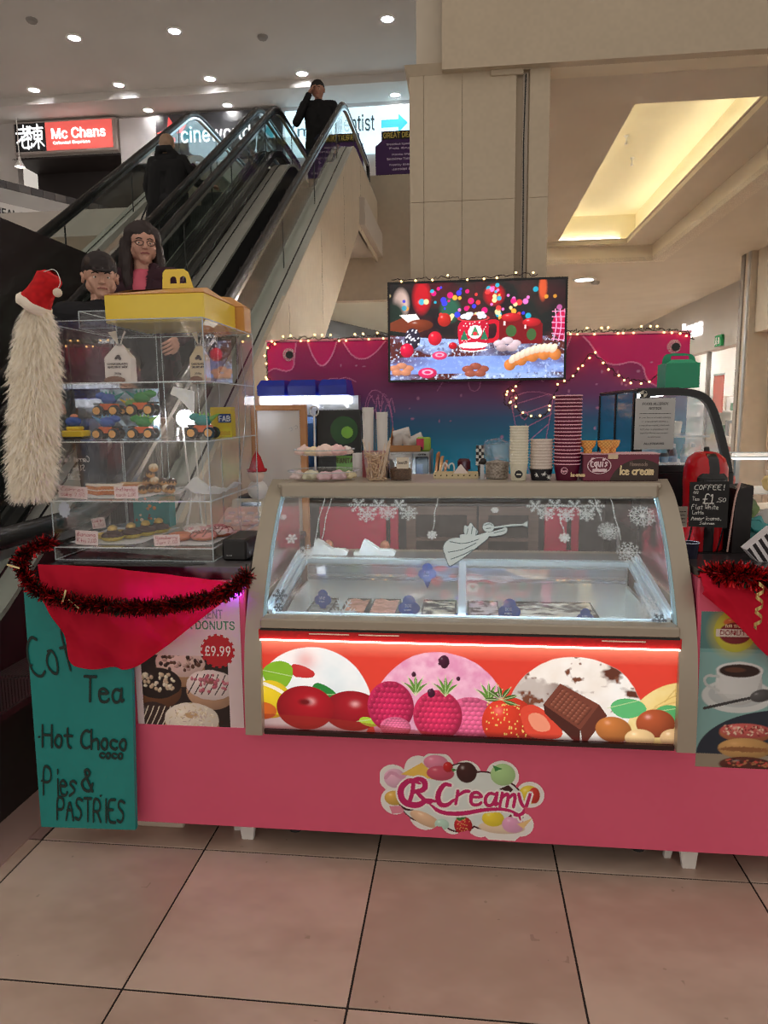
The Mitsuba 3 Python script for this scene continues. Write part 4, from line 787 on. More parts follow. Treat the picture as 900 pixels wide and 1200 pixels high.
def star(cx, cy, r, c):
    for i in range(5): q = i*2*math.pi/5+.3; a.ball(cx+r*.6*math.cos(q), cy+r*.3*math.sin(q), r*.45, r*.26, c, .4, .2)
star(.06, .055, .065, (196, 130, 100)); star(.455, .045, .07, (150, 80, 64)); star(.62, .175, .07, (214, 190, 200)); a.mix(np.clip((.09-np.hypot(a.X-.60, (a.Y-.14)*2))/.06, 0, 1)*.5, (40, 16, 20))
for i in range(9): t = i/8; a.ball(.635+.235*t, .070+.030*math.sin(t*2.4)+.03*t+.012*(i % 2), .030, .030, (206, 124, 62), .5, .1, rotd=20)
for i in range(9): t = i/8; a.ball(.65+.21*t, .100+.032*math.sin(t*2.4)+.03*t, .017, .026, (244, 216, 190), .45, .1, rotd=-35)
m, c = a.sheet((-.397, 3.862, 1.661), (1, 0, 0), (0, 0, 1), .0005)
kk = put(m, 'print_ink', TVE, 'screen', color=c, smooth=False); scene[kk]['emitter'] = {'type': 'area', 'radiance': {'type': 'mesh_attribute', 'name': 'vertex_color', 'scale': .55}}
put(box(-.408, .529, 3.864, 3.91, 1.650, 2.172, .004), BLACK, TVE, 'case')
put(cat([box(-.408, -.397, 3.858, 3.866, 1.650, 2.172), box(.518, .529, 3.858, 3.866, 1.650, 2.172), box(-.408, .529, 3.858, 3.866, 1.650, 1.661), box(-.408, .529, 3.858, 3.866, 2.161, 2.172)]), mat((12, 11, 13), .25), TVE, 'bezel')
put(box(-.1, .25, 3.91, 4.051, 1.93, 2.08), DGREY, TVE, 'wall_bracket')
# ---- fairy lights
def fairy(label, path, nb, seed, off=.018, em=1.):
    k = thing('fairy_lights', label, 'fairy lights'); p = resample(smooth_line(path, 2), nb*6); r = np.random.default_rng(seed)
    w = p+r.normal(0, .006, p.shape)*[1, .3, 1]; put(tube(w, .0022, 5), mat((46, 20, 24), .6), k, 'wire')
    sb = mikit.ply(sph((0, 0, 0), .0062, 1), 'bulb_glow', True); se = {'type': 'area', 'radiance': {'type': 'rgb', 'value': [2.6*em, 1.35*em, .42*em]}}
    tw = []
    for i in range(nb):
        q = p[i*6+3]+[r.normal(0, .006), -.004, off*(1 if r.random() < .45 else -1)]; scene[num(f'{k}__bulb')] = {**sb, 'emitter': se, 'to_world': T().translate(q.tolist())}; tw.append(rod(p[i*6+3], q, .002, 4))
    put(cat(tw), mat((46, 20, 24), .6), k, 'bulb_sockets'); return k
scene['bulb_glow'] = {'type': 'diffuse', 'reflectance': {'type': 'rgb', 'value': [.9, .7, .4]}}
Y = 3.93
fairy('fairy lights along the left part of the magenta wall top', [(-1.09, Y, 1.60), (-1.10, Y, 1.75), (-1.095, Y, 1.885), (-.9, Y, 1.905), (-.7, Y, 1.895), (-.42, Y, 1.905)], 22, 1, .016)
fairy('fairy lights along the right part of the magenta wall top', [(.54, Y, 1.905), (.7, Y, 1.90), (.9, Y, 1.905), (1.15, Y, 1.90), (1.185, Y, 1.84)], 17, 2, .016)
fairy('fairy lights draped below the television in a ring and a swag', [(.30, Y, 1.645), (.23, Y, 1.60), (.21, Y, 1.56), (.25, Y, 1.50), (.24, Y, 1.56), (.29, Y, 1.60), (.27, Y, 1.52), (.31, Y, 1.47), (.38, Y, 1.44), (.44, Y, 1.46), (.47, Y, 1.54), (.50, Y, 1.64), (.55, Y, 1.63)], 16, 3, .012)
fairy('fairy lights swagged across the magenta wall right of the television', [(.55, Y, 1.64), (.60, Y, 1.70), (.66, Y, 1.80), (.72, Y, 1.76), (.78, Y, 1.69), (.86, Y, 1.64), (.96, Y, 1.635), (1.08, Y, 1.69)], 14, 4, .012)
fairy('fairy lights lying along the top of the television', [(-.38, 3.85, 2.182), (-.2, 3.85, 2.188), (0, 3.85, 2.18), (.2, 3.85, 2.188), (.38, 3.85, 2.182)], 9, 5, .012)
# ---- back counter and cupboards (seen through the cabinet)
k = thing('back_counter', 'long back counter with crimson and brown cupboard doors behind the cabinet', 'counter')
put(box(-1.08, .66, 3.28, 3.92, 1.07, 1.10, .003), mat((22, 20, 22), .3), k, 'worktop'); put(box(-1.06, .65, 3.33, 3.92, .10, 1.07), mat((40, 30, 32), .6), k, 'carcass'); put(box(-1.05, .64, 3.36, 3.9, 0, .10), BLACK, k, 'plinth')
CRIM = mat((178, 34, 66), .4)
for x0, x1 in ((-.69, -.31), (-.83, -.75), (.375, .53)):
    d = put(box(x0, x1, 3.30, 3.33, .14, 1.045, .003), CRIM, k, 'door'); put(box(x1-.045, x1-.038, 3.288, 3.30, .85, 1.0), BLACK, d, 'handle')
    put(box(x1-.055, x1-.048, 3.288, 3.30, .85, 1.0), BLACK, d, 'handle')
WD = pmat('dark_oak', lambda p, n, uv: mikit.mix(C((66, 46, 38)), C((104, 78, 66)), mikit.fbm(p.x*4, p.z*60, p.y*5, 4)), .45)
for x0, x1 in ((-.27, .06), (.07, .345)):
    d = put(box(x0, x1, 3.315, 3.33, .14, 1.05, .003), mat((38, 28, 26), .3), k, 'cupboard_door')
    put(cat([box(x0, x0+.045, 3.295, 3.316, .14, 1.05), box(x1-.045, x1, 3.295, 3.316, .14, 1.05), box(x0, x1, 3.295, 3.316, 1.01, 1.05), box(x0, x1, 3.295, 3.316, .14, .19), box(x0, x1, 3.3, 3.316, .885, .90), box(x0, x1, 3.3, 3.316, .70, .715)]), WD, d, 'frame')
single('under_counter_fridge', 'black under counter fridge at the right behind the ice cream cabinet', 'fridge', box(.67, 1.12, 3.30, 3.90, .0, 1.08, .004), mat((20, 19, 21), .3))
put(box(.67, 1.10, 3.285, 3.30, .06, 1.06, .003), mat((28, 26, 28), .3), 'under_counter_fridge', 'door'); put(rod((.70, 3.27, .6), (.70, 3.27, .95), .008, 8), STEEL, 'under_counter_fridge__door', 'handle')
k = single('whiteboard', 'plain whiteboard in a light wooden frame leaning behind the counter on the left', 'whiteboard', box(-.955, -.735, 3.195, 3.21, .64, 1.51, .002), mat((206, 198, 194), .35))
WOOD = pmat('pine', lambda p, n, uv: mikit.mix(C((168, 112, 70)), C((204, 150, 104)), mikit.fbm(p.x*30, p.z*4, p.y*30, 3)), .5)
for b in ((-.975, -.950, .62, 1.53), (-.745, -.716, .62, 1.53), (-.975, -.716, 1.505, 1.53), (-.975, -.716, .62, .645)): put(box(b[0], b[1], 3.18, 3.215, b[2], b[3], .003), WOOD, k, 'frame')
for x in (-.93, -.76): put(box(x-.01, x+.01, 3.19, 3.22, 0, .63), WOOD, k, 'leg')
for q in (( -.80, 1.42), (-.775, 1.43)): put(tube(smooth_line([(q[0], 3.194, q[1]), (q[0]+.012, 3.194, q[1]+.008), (q[0]+.02, 3.194, q[1]-.004), (q[0]+.006, 3.194, q[1]-.01)], 2), .001, 5), mat((150, 150, 160)), k, 'scribble')
k = thing('slush_machine', 'slush machine with three blue lids and bright lit bands on the left', 'drinks machine')
BLUE = mat((22, 40, 150), .25)
put(box(-1.03, -.55, 3.50, 3.80, 1.10, 1.18, .006), STEEL, k, 'base')
put(cat([box(-1.03, -1.01, 3.7, 3.78, 1.18, 1.58), box(-.57, -.55, 3.7, 3.78, 1.18, 1.58), box(-1.03, -.55, 3.72, 3.78, 1.48, 1.58)]), STEEL, k, 'back_frame')
for i in range(3):
    x = -.952+.155*i
    put(hull([(x+sx*w, y, z) for sx in (-1, 1) for w, y, z in ((.068, 3.46, 1.578), (.072, 3.50, 1.578), (.070, 3.46, 1.625), (.060, 3.50, 1.655), (.060, 3.68, 1.655), (.072, 3.70, 1.578))]), BLUE, k, 'lid')
    put(box(x-.066, x+.066, 3.475, 3.68, 1.535, 1.576, .006), WHITE, k, 'light_band', emit=(.85, .9, 1.0))
    put(box(x-.066, x+.066, 3.47, 3.69, 1.20, 1.533, .02), 'clear_plastic', k, 'tank'); put(box(x-.055, x+.055, 3.50, 3.67, 1.205, 1.47, .03), mat(((206, 60, 80), (40, 90, 150), (196, 190, 60))[i], .3), k, 'slush')
    put(box(x-.02, x+.02, 3.44, 3.47, 1.2, 1.27, .006), BLACK, k, 'tap')
k = thing('juice_dispenser', 'black drinks box with a round green picture between whiteboard and jars', 'drinks machine')
put(box(-.695, -.475, 3.30, 3.425, 1.10, 1.505, .006), mat((14, 14, 14), .25), k, 'case')
put(lathe([(0, .0), (.066, .0), (.066, .004), (0, .004)], (-.56, 3.299, 1.41), 26, 1), mat((26, 70, 26), .3), k, 'picture'); put(lathe([(0, .0), (.028, .0), (.028, .004), (0, .004)], (-.545, 3.293, 1.40), 20, 1), mat((120, 176, 60), .3), k, 'lime')
put(box(-.60, -.51, 3.292, 3.30, 1.18, 1.29, .002), mat((90, 130, 50), .4), k, 'label_panel'); put(extr(fit_text('FANTA', -.597, 1.255, .08, .025, True), .002, (0, 3.292, 0)), mat((60, 20, 24)), k, 'lettering')
k = thing('microwave', 'grey microwave with a dark panel on the back counter', 'microwave')
put(box(-.355, -.155, 3.30, 3.62, 1.10, 1.305, .006), mat((150, 152, 154), .35, .5), k, 'case'); put(box(-.345, -.245, 3.294, 3.302, 1.12, 1.29, .002), mat((176, 176, 176), .3, .3), k, 'door')
put(box(-.225, -.165, 3.294, 3.302, 1.115, 1.285, .002), mat((22, 26, 36), .2), k, 'control_panel'); put(box(-.222, -.19, 3.291, 3.296, 1.13, 1.25), mat((40, 56, 96), .2), k, 'display'); put(extr(fit_text('OPEN', -.212, 1.29, .035, .009, True), .002, (0, 3.298, 0)), BLACK, k, 'lettering')
k = thing('cardboard_tray', 'brown cardboard tray of wrapped cups on the microwave', 'box')
CARD = mat((164, 112, 66), .7)
put(box(-.35, -.205, 3.34, 3.5, 1.306, 1.312), CARD, k, 'bottom'); put(box(-.352, -.203, 3.335, 3.34, 1.306, 1.335), CARD, k, 'front'); put(hull([(-.352, 3.34, 1.306), (-.352, 3.5, 1.306), (-.352, 3.34, 1.335), (-.352, 3.5, 1.42), (-.349, 3.34, 1.306), (-.349, 3.5, 1.306), (-.349, 3.34, 1.335), (-.349, 3.5, 1.42)]), CARD, k, 'side')
for x, z, r in ((-.32, 1.345, 20), (-.28, 1.36, -30), (-.235, 1.355, 70), (-.30, 1.385, 80)):
    w = thing('wrapped_cup', {20: 'leftmost', -30: 'second', 70: 'rightmost', 80: 'uppermost'}[r]+' wrapped white cup in the cardboard tray', 'cup', 'wrapped cups in the cardboard tray'); put(rot(lathe([(0, -.04), (.022, -.04), (.03, .04), (.027, .04), (.02, -.036), (0, -.036)], (x, 3.42, z), 16), r, [0, 1, 0], (x, 3.42, z)), mat((206, 200, 196), .5), w, 'cup')
k = single('snack_packet', 'green and pink snack packet standing on the microwave', 'packet', box(-.225, -.158, 3.36, 3.40, 1.306, 1.372, .006), mat((140, 170, 60), .35)); put(box(-.224, -.19, 3.356, 3.362, 1.315, 1.365), mat((190, 50, 80), .4), k, 'picture'); put(box(-.222, -.196, 3.354, 3.36, 1.31, 1.325), mat((40, 24, 28), .4), k, 'band')
for i, (x, c) in enumerate(((-.145, (170, 110, 60)), (-.128, (202, 150, 92)), (-.108, (150, 96, 56)))):
    single('serving_board', ('dark', 'light', 'brown')[i]+' wooden serving board leaning upright beside the microwave', 'board', hull([(x+dx+.02*(zz > 1.2), 3.22+dy, zz) for dx in (0, .012) for dy in (0, .2) for zz in (1.10, 1.30-.02*i)]), mat(c, .5))
k = thing('syrup_jar', 'small amber jar with a dark red cap on the back counter', 'jar')
put(lathe([(0, 0), (.03, 0), (.034, .02), (.034, .08), (.02, .11), (.02, .12), (0, .12)], (.0, 3.35, 1.10), 18), mat((150, 60, 24), .15), k, 'body'); put(lathe([(0, .12), (.03, .12), (.03, .16), (.022, .17), (0, .17)], (0, 3.35, 1.10), 18), mat((70, 14, 20), .4), k, 'cap'); put(lathe([(.0345, .03), (.0345, .07)], (0, 3.35, 1.10), 18), mat((190, 60, 40), .5), k, 'label')
k = single('checkered_card', 'black and white checkered card standing behind the wrapped jug', 'card', box(.045, .075, 2.70, 2.703, 1.29, 1.365), WHITE)
for i in range(3):
    for j in range(6):
        if (i+j) % 2: put(box(.045+.01*i, .055+.01*i, 2.698, 2.70, 1.2925+.012*j, 1.3045+.012*j), BLACK, k, 'square')
put(box(.052, .068, 2.70, 2.71, 1.249, 1.292), DGREY, k, 'stand')
# ---- things on top of the ice cream cabinet
ZT = 1.2495
def dish(r0, r1, h): return lathe([(0, 0), (r0*.5, 0), (r0, .004), (r1*.93, h*.75), (r1, h), (r1-.003, h), (r0, .007), (0, .003)], n=40)
GL = 'clear_plastic'
k = thing('cake_stand', 'two tier glass stand with a metal rod on the left of the cabinet top', 'cake stand')
m = dish(.095, .135, .030); m.apply_translation((-.513, 2.57, ZT+.004)); put(m, GL, k, 'lower_plate', smooth=True); m = dish(.08, .112, .026); m.apply_translation((-.513, 2.57, 1.335)); put(m, GL, k, 'upper_plate', smooth=True)
for r, z in ((.135, 1.283), (.112, 1.361)): put(tube([(-.513+r*math.cos(t), 2.57+r*math.sin(t), z) for t in np.linspace(0, 2*np.pi, 41)[:-1]], .0018, 5, True), mat((180, 186, 186), .15), k, 'rim')
put(rod((-.553, 2.60, ZT), (-.553, 2.60, 1.485), .0045, 8), CHROME, k, 'rod'); put(tube([(-.553+.016*math.cos(t), 2.60, 1.50+.018*math.sin(t)) for t in np.linspace(-1.5, 4.7, 24)], .003, 6), CHROME, k, 'ring')
def meringue(x, y, z, r, c, lb):
    k = thing('meringue', lb, 'meringue'); pr = [(0, 0), (r*.8, 0), (r*1.08, r*.2), (r*1.0, r*.45), (r*.86, r*.55), (r*.80, r*.75), (r*.55, r*.92), (r*.40, r*.95), (r*.12, r*1.15), (0, r*1.15)]
    m = lathe(pr, (0, 0, 0), 20); v = m.vertices; t = np.arctan2(v[:, 1], v[:, 0]); v[:, :2] *= (1+.22*np.sin(5*t+v[:, 2]*120+x*90))[:, None]; m.vertices = v+(meshkit.noise(v*90+x*70, 3)-.5)[:, None]*[.012, .012, .010]*(v[:, 2:] > .004)+[x, y, z]; put(m, mat(c, .6), k, 'swirl', smooth=True)
for i, (x, y, z, r, c) in enumerate(((-.585, 2.55, 1.342, .030, (240, 214, 206)), (-.545, 2.53, 1.342, .028, (244, 226, 190)), (-.50, 2.52, 1.342, .036, (246, 220, 208)), (-.46, 2.54, 1.342, .034, (242, 200, 200)), (-.435, 2.58, 1.342, .026, (244, 232, 226)), (-.60, 2.53, 1.256, .026, (232, 214, 214)), (-.55, 2.51, 1.256, .030, (222, 220, 196)), (-.50, 2.50, 1.256, .028, (238, 206, 214)), (-.455, 2.52, 1.256, .030, (226, 196, 206)), (-.42, 2.55, 1.256, .024, (236, 226, 190)))):
    meringue(x, y, z, r, c, ('pale peach', 'cream yellow', 'large pale pink', 'rosy', 'white', 'lilac white', 'pale green', 'small pink', 'mauve', 'ivory')[i]+' meringue on the '+('upper' if i < 5 else 'lower')+' plate of the glass stand')
def cupshape(x, y, z, r0, r1, h, t=.0016): return lathe([(0, 0), (r0, 0), (r1, h), (r1-t, h), (r0-t, .002), (0, .002)], (x, y, z), 24)
k = thing('straw_cup', 'clear tumbler packed with wooden stirrers and paper straws', 'cup')
put(cupshape(-.312, 2.52, ZT, .036, .049, .106), GL, k, 'tumbler', smooth=True); r = np.random.default_rng(4)
for i in range(9):
    t = r.random()*6.28; b = V3(-.312+.02*math.cos(t), 2.52+.02*math.sin(t), ZT+.01); e = V3(-.312+.05*math.cos(t+.4), 2.52+.03*math.sin(t+.4), ZT+.13+.025*r.random()); put(rod(b, e, .0026, 5), mat((214, 196, 176), .6), k, 'straw')
st = []
for i in range(170):
    t, q, z = r.random()*6.28, .040*r.random()**.5, .006+.094*r.random(); c0 = V3(-.312+q*(.75+.25*z/.1)*math.cos(t), 2.52+q*(.75+.25*z/.1)*math.sin(t), ZT+z); d = r.normal(0, 1, 3); d *= .012/np.linalg.norm(d); st.append(rod(np.maximum(c0-d, [-9, -9, ZT+.002]), np.maximum(c0+d, [-9, -9, ZT+.002]), .0022, 4))
put(cat(st), mat((206, 180, 150), .6), k, 'chips', kind='stuff')
k = thing('cocoa_jar', 'clear jar of dark flakes with a paper price label', 'jar')
put(cupshape(-.228, 2.55, ZT, .040, .047, .098), GL, k, 'jar', smooth=True); put(lathe([(0, .003), (.037, .003), (.039, .04), (.02, .047), (0, .05)], (-.228, 2.55, ZT), 24), pmat('flakes', lambda p, n, uv: mikit.mix(C((42, 26, 20)), C((106, 74, 54)), mikit.noise(p.x*260, p.y*260, p.z*260)), .7), k, 'flakes')
put(box(-.238, -.195, 2.498, 2.500, ZT+.045, ZT+.085), mat((206, 196, 178), .6), k, 'label'); put(extr(pen_shape('Cocoa 1.00', .010, .0014, .1, at=(-.234, ZT+.062), fit=.034), .0006, (0, 2.498, 0)), mat((60, 50, 60)), k, 'lettering')
for x, z1, lb in ((-.36, 1.512, 'taller'), (-.307, 1.494, 'shorter')):
    k = thing('cup_dispenser', lb+' clear tube holding white cups behind the straw tumbler', 'tube'); y = 2.66
    put(lathe([(.028, 0), (.028, z1-ZT-.03)], (x, y, ZT), 24), GL, k, 'tube', smooth=True); put(lathe([(0, .1), (.019, .1), (.022, z1-ZT), (0, z1-ZT)], (x, y, ZT), 20), mat((208, 204, 200), .5), k, 'cups'); put(lathe([(0, 0), (.024, 0), (.024, .1), (0, .1)], (x, y, ZT), 20), mat((150, 60, 70), .4), k, 'base'); put(rod((x+.027, y, ZT), (x+.027, y, z1-.02), .002, 5), DGREY, k, 'edge_strip')
k = single('paper_roll', 'white paper roll standing behind the stand and the tumbler', 'paper roll', lathe([(.008, 0), (.028, 0), (.028, .088), (.008, .088), (.008, 0)], (-.40, 2.70, ZT), 22), mat((228, 228, 230), .6))
k = thing('sauce_bottle', 'dark sauce bottle with a white nozzle between the tumbler and the jar', 'bottle')
put(lathe([(0, 0), (.015, 0), (.016, .05), (.008, .07), (0, .07)], (-.274, 2.62, ZT), 16), mat((20, 18, 22), .2), k, 'body'); put(lathe([(.006, .07), (.002, .095), (0, .095)], (-.274, 2.62, ZT), 12), WHITE, k, 'nozzle')
k = thing('napkin_tray', 'cream plastic tray with a row of holes in its edge and folded napkins', 'tray')
CREAM = mat((206, 190, 154), .5)
put(cat([box(-.112, .052, 2.60, 2.70, ZT, ZT+.004), box(-.112, .052, 2.60, 2.604, ZT, ZT+.018), box(-.112, .052, 2.696, 2.70, ZT, ZT+.018), box(-.112, -.108, 2.6, 2.7, ZT, ZT+.018), box(.048, .052, 2.6, 2.7, ZT, ZT+.018)]), CREAM, k, 'tray')
for i in range(8): put(extr(Point(-.105+.021*i, ZT+.011).buffer(.0028), .001, (0, 2.600, 0)), mat((70, 56, 40)), k, 'hole')
single('folded_napkin', 'white napkin folded to a peak in the cream tray', 'napkin', hull([(-.045, 2.64, ZT+.005), (.02, 2.64, ZT+.005), (-.012, 2.65, ZT+.05), (-.045, 2.69, ZT+.005), (.02, 2.69, ZT+.005)]), mat((226, 214, 210), .7))
k = thing('tangled_cable', 'white looped cable lying behind the cream tray', 'cable'); put(tube(smooth_line([(-.09, 2.72, ZT), (-.075, 2.72, 1.31), (-.055, 2.73, 1.27), (-.06, 2.72, 1.29), (-.04, 2.72, 1.30), (-.035, 2.72, 1.26), (-.055, 2.72, ZT+.004)], 3), .003, 6), WHITE, k, 'lead')
k = thing('wrapped_jug', 'clear jug wrapped in crinkled plastic film on the cabinet top', 'jug')
put(cupshape(.120, 2.60, ZT, .042, .048, .125), GL, k, 'jug', smooth=True); m = sph((.120, 2.60, ZT+.108), 1, 4, (.054, .054, .036)); v = m.vertices; m.vertices = np.where(v[:, 2:] < ZT+.075, v*[1, 1, 0]+[0, 0, ZT+.075], v)+(meshkit.fbm(v*60, 3)-.5)[:, None]*.022*((v-[.12, 2.6, ZT+.1])/.05); put(m, GL, k, 'film', smooth=False)
put(lathe([(0, .003), (.039, .003), (.041, .06), (0, .07)], (.120, 2.60, ZT), 20), pmat('nuts', lambda p, n, uv: mikit.mix(C((96, 84, 76)), C((190, 180, 170)), mikit.noise(p.x*180, p.y*180, p.z*180)), .6), k, 'contents')
k = thing('metal_scoop', 'small metal stand beside the wrapped jug', 'stand'); put(cat([box(.058, .072, 2.56, 2.57, ZT, ZT+.055), box(.05, .08, 2.55, 2.59, ZT, ZT+.003)]), STEEL, k, 'post'); put(sph((.068, 2.562, ZT+.065), .012, 2), BLACK, k, 'knob')
ORD = ('first', 'second', 'third', 'fourth', 'fifth', 'sixth', 'seventh', 'eighth', 'ninth', 'tenth', 'eleventh', 'twelfth', 'thirteenth', 'fourteenth', 'fifteenth', 'sixteenth', 'seventeenth', 'eighteenth', 'nineteenth', 'topmost')
def stack(nm, lb, grp, x, y, r0, r1, h, n, pitch, c, rimc, first):
    for i in range(n):
        z = ZT+pitch*i; t = thing(nm, f'{ORD[i]} from the bottom, {lb}' if i else first, 'cup', grp if i else None)
        put(lathe([(0, 0), (r0, 0), (r1, h), (r1-.0016, h), (r0-.0016, .0016), (0, .0016)], (x, y, z+.0004), 26), c, t, 'wall', smooth=True)
        put(tube([(x+(r1+.0005)*math.cos(q), y+(r1+.0005)*math.sin(q), z+h) for q in np.linspace(0, 2*np.pi, 27)[:-1]], .0021, 5, True), rimc, t, 'rim')
        if i == 0: base = t
    return base
IV, PA, MR, PKR = mat((214, 210, 190), .5), mat((206, 194, 184), .6), mat((92, 16, 48), .4), mat((232, 176, 192), .45)
b = stack('paper_cup', 'ivory paper cup of the plain ivory stack', 'cups of the ivory stack', .192, 2.53, .0255, .032, .062, 14, .0098, IV, mat((226, 222, 206), .5), 'lowest ivory cup of its stack with a round black emblem')
put(lathe([(0, 0), (.0135, 0), (.0135, .002), (0, .002)], (.190, 2.5018, ZT+.024), 22, 1), BLACK, b, 'emblem'); put(box(.182, .198, 2.498, 2.4996, ZT+.0215, ZT+.0265), mat((200, 196, 180)), b, 'emblem_band')
b = stack('tasting_cup', 'pale printed cup of the lowest stack', 'cups of the low pale stack', .272, 2.55, .030, .039, .047, 10, .0105, PA, mat((226, 216, 208), .5), 'lowest cup of the low stack standing in a black snowflake sleeve')
put(lathe([(.0335, 0), (.040, .040), (.0385, .040), (.032, .0)], (.272, 2.55, ZT), 26), mat((24, 24, 32), .4), b, 'sleeve')
fl = unary_union([LineString([(-.008*math.cos(t), -.008*math.sin(t)), (.008*math.cos(t), .008*math.sin(t))]).buffer(.0012) for t in np.arange(3)*math.pi/3])
for x, z in ((.255, .02), (.278, .024), (.296, .012)): put(extr(affinity.translate(fl, x, ZT+z), .001, (0, 2.5115+abs(x-.272)*.35, 0)), WHITE, b, 'snowflake')
b = stack('ice_cream_tub', 'maroon pink rimmed tub of the tallest stack', 'tubs of the tallest maroon stack', .360, 2.54, .036, .046, .058, 20, .0124, MR, PKR, 'lowest maroon tub of the tallest stack with white lettering')
put(extr(Point(.345, ZT+.036).buffer(.012).difference(Point(.345, ZT+.036).buffer(.010)).union(pen_shape('Equis', .008, .0016, .1, at=(.3365, ZT+.032), fit=.017)), .0015, (0, 2.498, 0)), PKR, b, 'emblem'); put(extr(pen_shape('Ice cream', .014, .0028, .1, at=(.366, ZT+.016), fit=.05), .0015, (0, 2.500, 0)), mat((222, 196, 150)), b, 'lettering')
k = thing('ice_cream_carton', 'maroon carton with Ice cream lettering on a dark brown hill', 'carton')
put(box(.409, .661, 2.50, 2.60, ZT, 1.342, .002), mat((112, 40, 62), .45), k, 'box'); put(extr(Point(.60, ZT-.03).buffer(.105, quad_segs=24).intersection(sbox(.409, ZT+.001, .660, 1.341)), .0008, (0, 2.50, 0)), mat((60, 46, 40), .5), k, 'hill')
put(extr(affinity.scale(Point(.463, 1.303).buffer(.0385, quad_segs=20).difference(Point(.463, 1.303).buffer(.0355, quad_segs=20)), 1.05, .74), .0014, (0, 2.4992, 0)), mat((226, 196, 206)), k, 'emblem_ring')
put(extr(pen_shape("Equi's", .028, .0044, .12, at=(.434, 1.300), fit=.058).union(sbox(.441, 1.282, .489, 1.292)), .0014, (0, 2.4992, 0)), mat((232, 206, 214)), k, 'emblem_lettering')
put(extr(pen_shape('Ice cream', .030, .0052, .12, 2.0, at=(.528, 1.272), fit=.118), .0014, (0, 2.4992, 0)), mat((226, 204, 160)), k, 'lettering'); put(extr(pen_shape('Homemade', .014, .0016, .12, at=(.565, 1.302), fit=.06), .0014, (0, 2.4992, 0)), mat((150, 130, 120)), k, 'small_lettering')
put(box(.492, .525, 2.4985, 2.50, 1.326, 1.345), mat((214, 190, 160), .6), k, 'price_sticker'); put(box(.405, .665, 2.498, 2.602, 1.3415, 1.344), mat((214, 170, 176), .4), k, 'lid_edge')
WAF = pmat('waffle', lambda p, n, uv: mikit.mix(C((214, 150, 76)), C((240, 188, 112)), mikit.smoothstep(.2, .6, dr.abs(dr.sin((p.x+p.z)*260))*dr.abs(dr.sin((p.x-p.z)*260)))), .55)
for x, y, lb in ((.430, 2.54, 'left one'), (.487, 2.53, 'middle one'), (.515, 2.56, 'right one')):
    k = single('waffle_bowl', f'waffle bowl on the maroon carton, {lb} of three', 'waffle bowl', lathe([(0, 0), (.014, 0), (.015, .014), (.024, .024), (.028, .043), (.0265, .043), (.022, .026), (.0, .018)], (x, y, 1.3445), 20), WAF)
# ---- inside the cabinet
def tubpack(x0, x1, y0, y1, c1, c2, lb, seed, f=60):
    k = thing('ice_cream_pan', lb, 'ice cream'); z = .80; n = 22; X, Yy = np.meshgrid(np.linspace(x0, x1, n*2), np.linspace(y0, y1, n)); Z = z-.006+.016*meshkit.fbm(np.stack([X*f*.5, Yy*f*.5, X*0+seed], -1), 3, seed)
    m = grid(np.stack([X, Yy, Z], -1)); w = meshkit.fbm(np.stack([X.ravel()*f*.6, Yy.ravel()*f*1.2, X.ravel()*0+seed], -1), 4, seed+3); c = lin(c1)+(lin(c2)-lin(c1))*np.clip((w-.44)*7, 0, 1)[:, None]
    put(m, 'tinted_matt', k, 'ice_cream', color=c, smooth=True); e = .005
    put(cat([box(x0-e, x1+e, y0-e, y0, .726, z+.004), box(x0-e, x1+e, y1, y1+e, .726, z+.004), box(x0-e, x0, y0, y1, .726, z+.004), box(x1, x1+e, y0, y1, .726, z+.004), box(x0, x1, y0, y1, .726, .73)]), mat((70, 66, 66), .3, .3), k, 'pan')
tubpack(-.425, -.345, 2.36, 2.54, (196, 150, 130), (170, 120, 100), 'ice cream pan of pale brown ice cream, leftmost in the cabinet', 1); tubpack(-.325, -.235, 2.36, 2.54, (186, 136, 120), (214, 170, 154), 'ice cream pan of pinkish brown ice cream beside the leftmost pan', 2)
tubpack(-.14, -.03, 2.33, 2.54, (40, 34, 34), (226, 220, 206), 'dark ice cream pan streaked with cream left of the middle bar', 3, 36); tubpack(.02, .12, 2.33, 2.54, (60, 30, 44), (226, 214, 220), 'berry dark ice cream pan right of the middle bar', 4, 40)
tubpack(.19, .45, 2.33, 2.54, (232, 230, 222), (70, 58, 54), 'long ice cream pan of vanilla with dark flecks', 5, 30); tubpack(-.545, -.47, 2.36, 2.54, (120, 128, 130), (170, 176, 178), 'empty grey ice cream pan at the left end', 6)
def cone_sign(x, y, z, lb, s=1.):
    k = thing('cone_label', lb, 'label'); g = unary_union([Point(-.014, .03).buffer(.017), Point(.014, .03).buffer(.017), Point(0, .05).buffer(.018), Polygon([(-.018, .02), (.018, .02), (0, -.022)])])
    put(extr(affinity.translate(affinity.scale(g, s, s, origin=(0, 0)), x, z), .002, (0, y, 0)), mat((26, 66, 150), .35), k, 'card'); put(extr(affinity.translate(affinity.scale(text_shape('ICE', .008, True).union(affinity.translate(text_shape('cream', .005, True), -.002, -.010)), s, s, origin=(0, 0)), x-.012*s, z+.033*s), .0008, (0, y-.002, 0)), mat((210, 222, 240)), k, 'lettering')
cone_sign(-.135, 2.60, .855, 'blue cone shaped label hung at the back left of the middle bar', 1.1); cone_sign(-.185, 2.35, .79, 'blue cone shaped label at the left of the streaked pan', 1.2); cone_sign(.155, 2.35, .785, 'blue cone shaped label between the berry and vanilla pans', 1.2)
cone_sign(.40, 2.32, .785, 'blue cone shaped label in front of the vanilla pan', .9); cone_sign(-.50, 2.42, .80, 'blue cone shaped label over the empty grey pan', 1.); cone_sign(-.005, 2.34, .785, 'blue cone shaped label in front of the middle bar', .7)
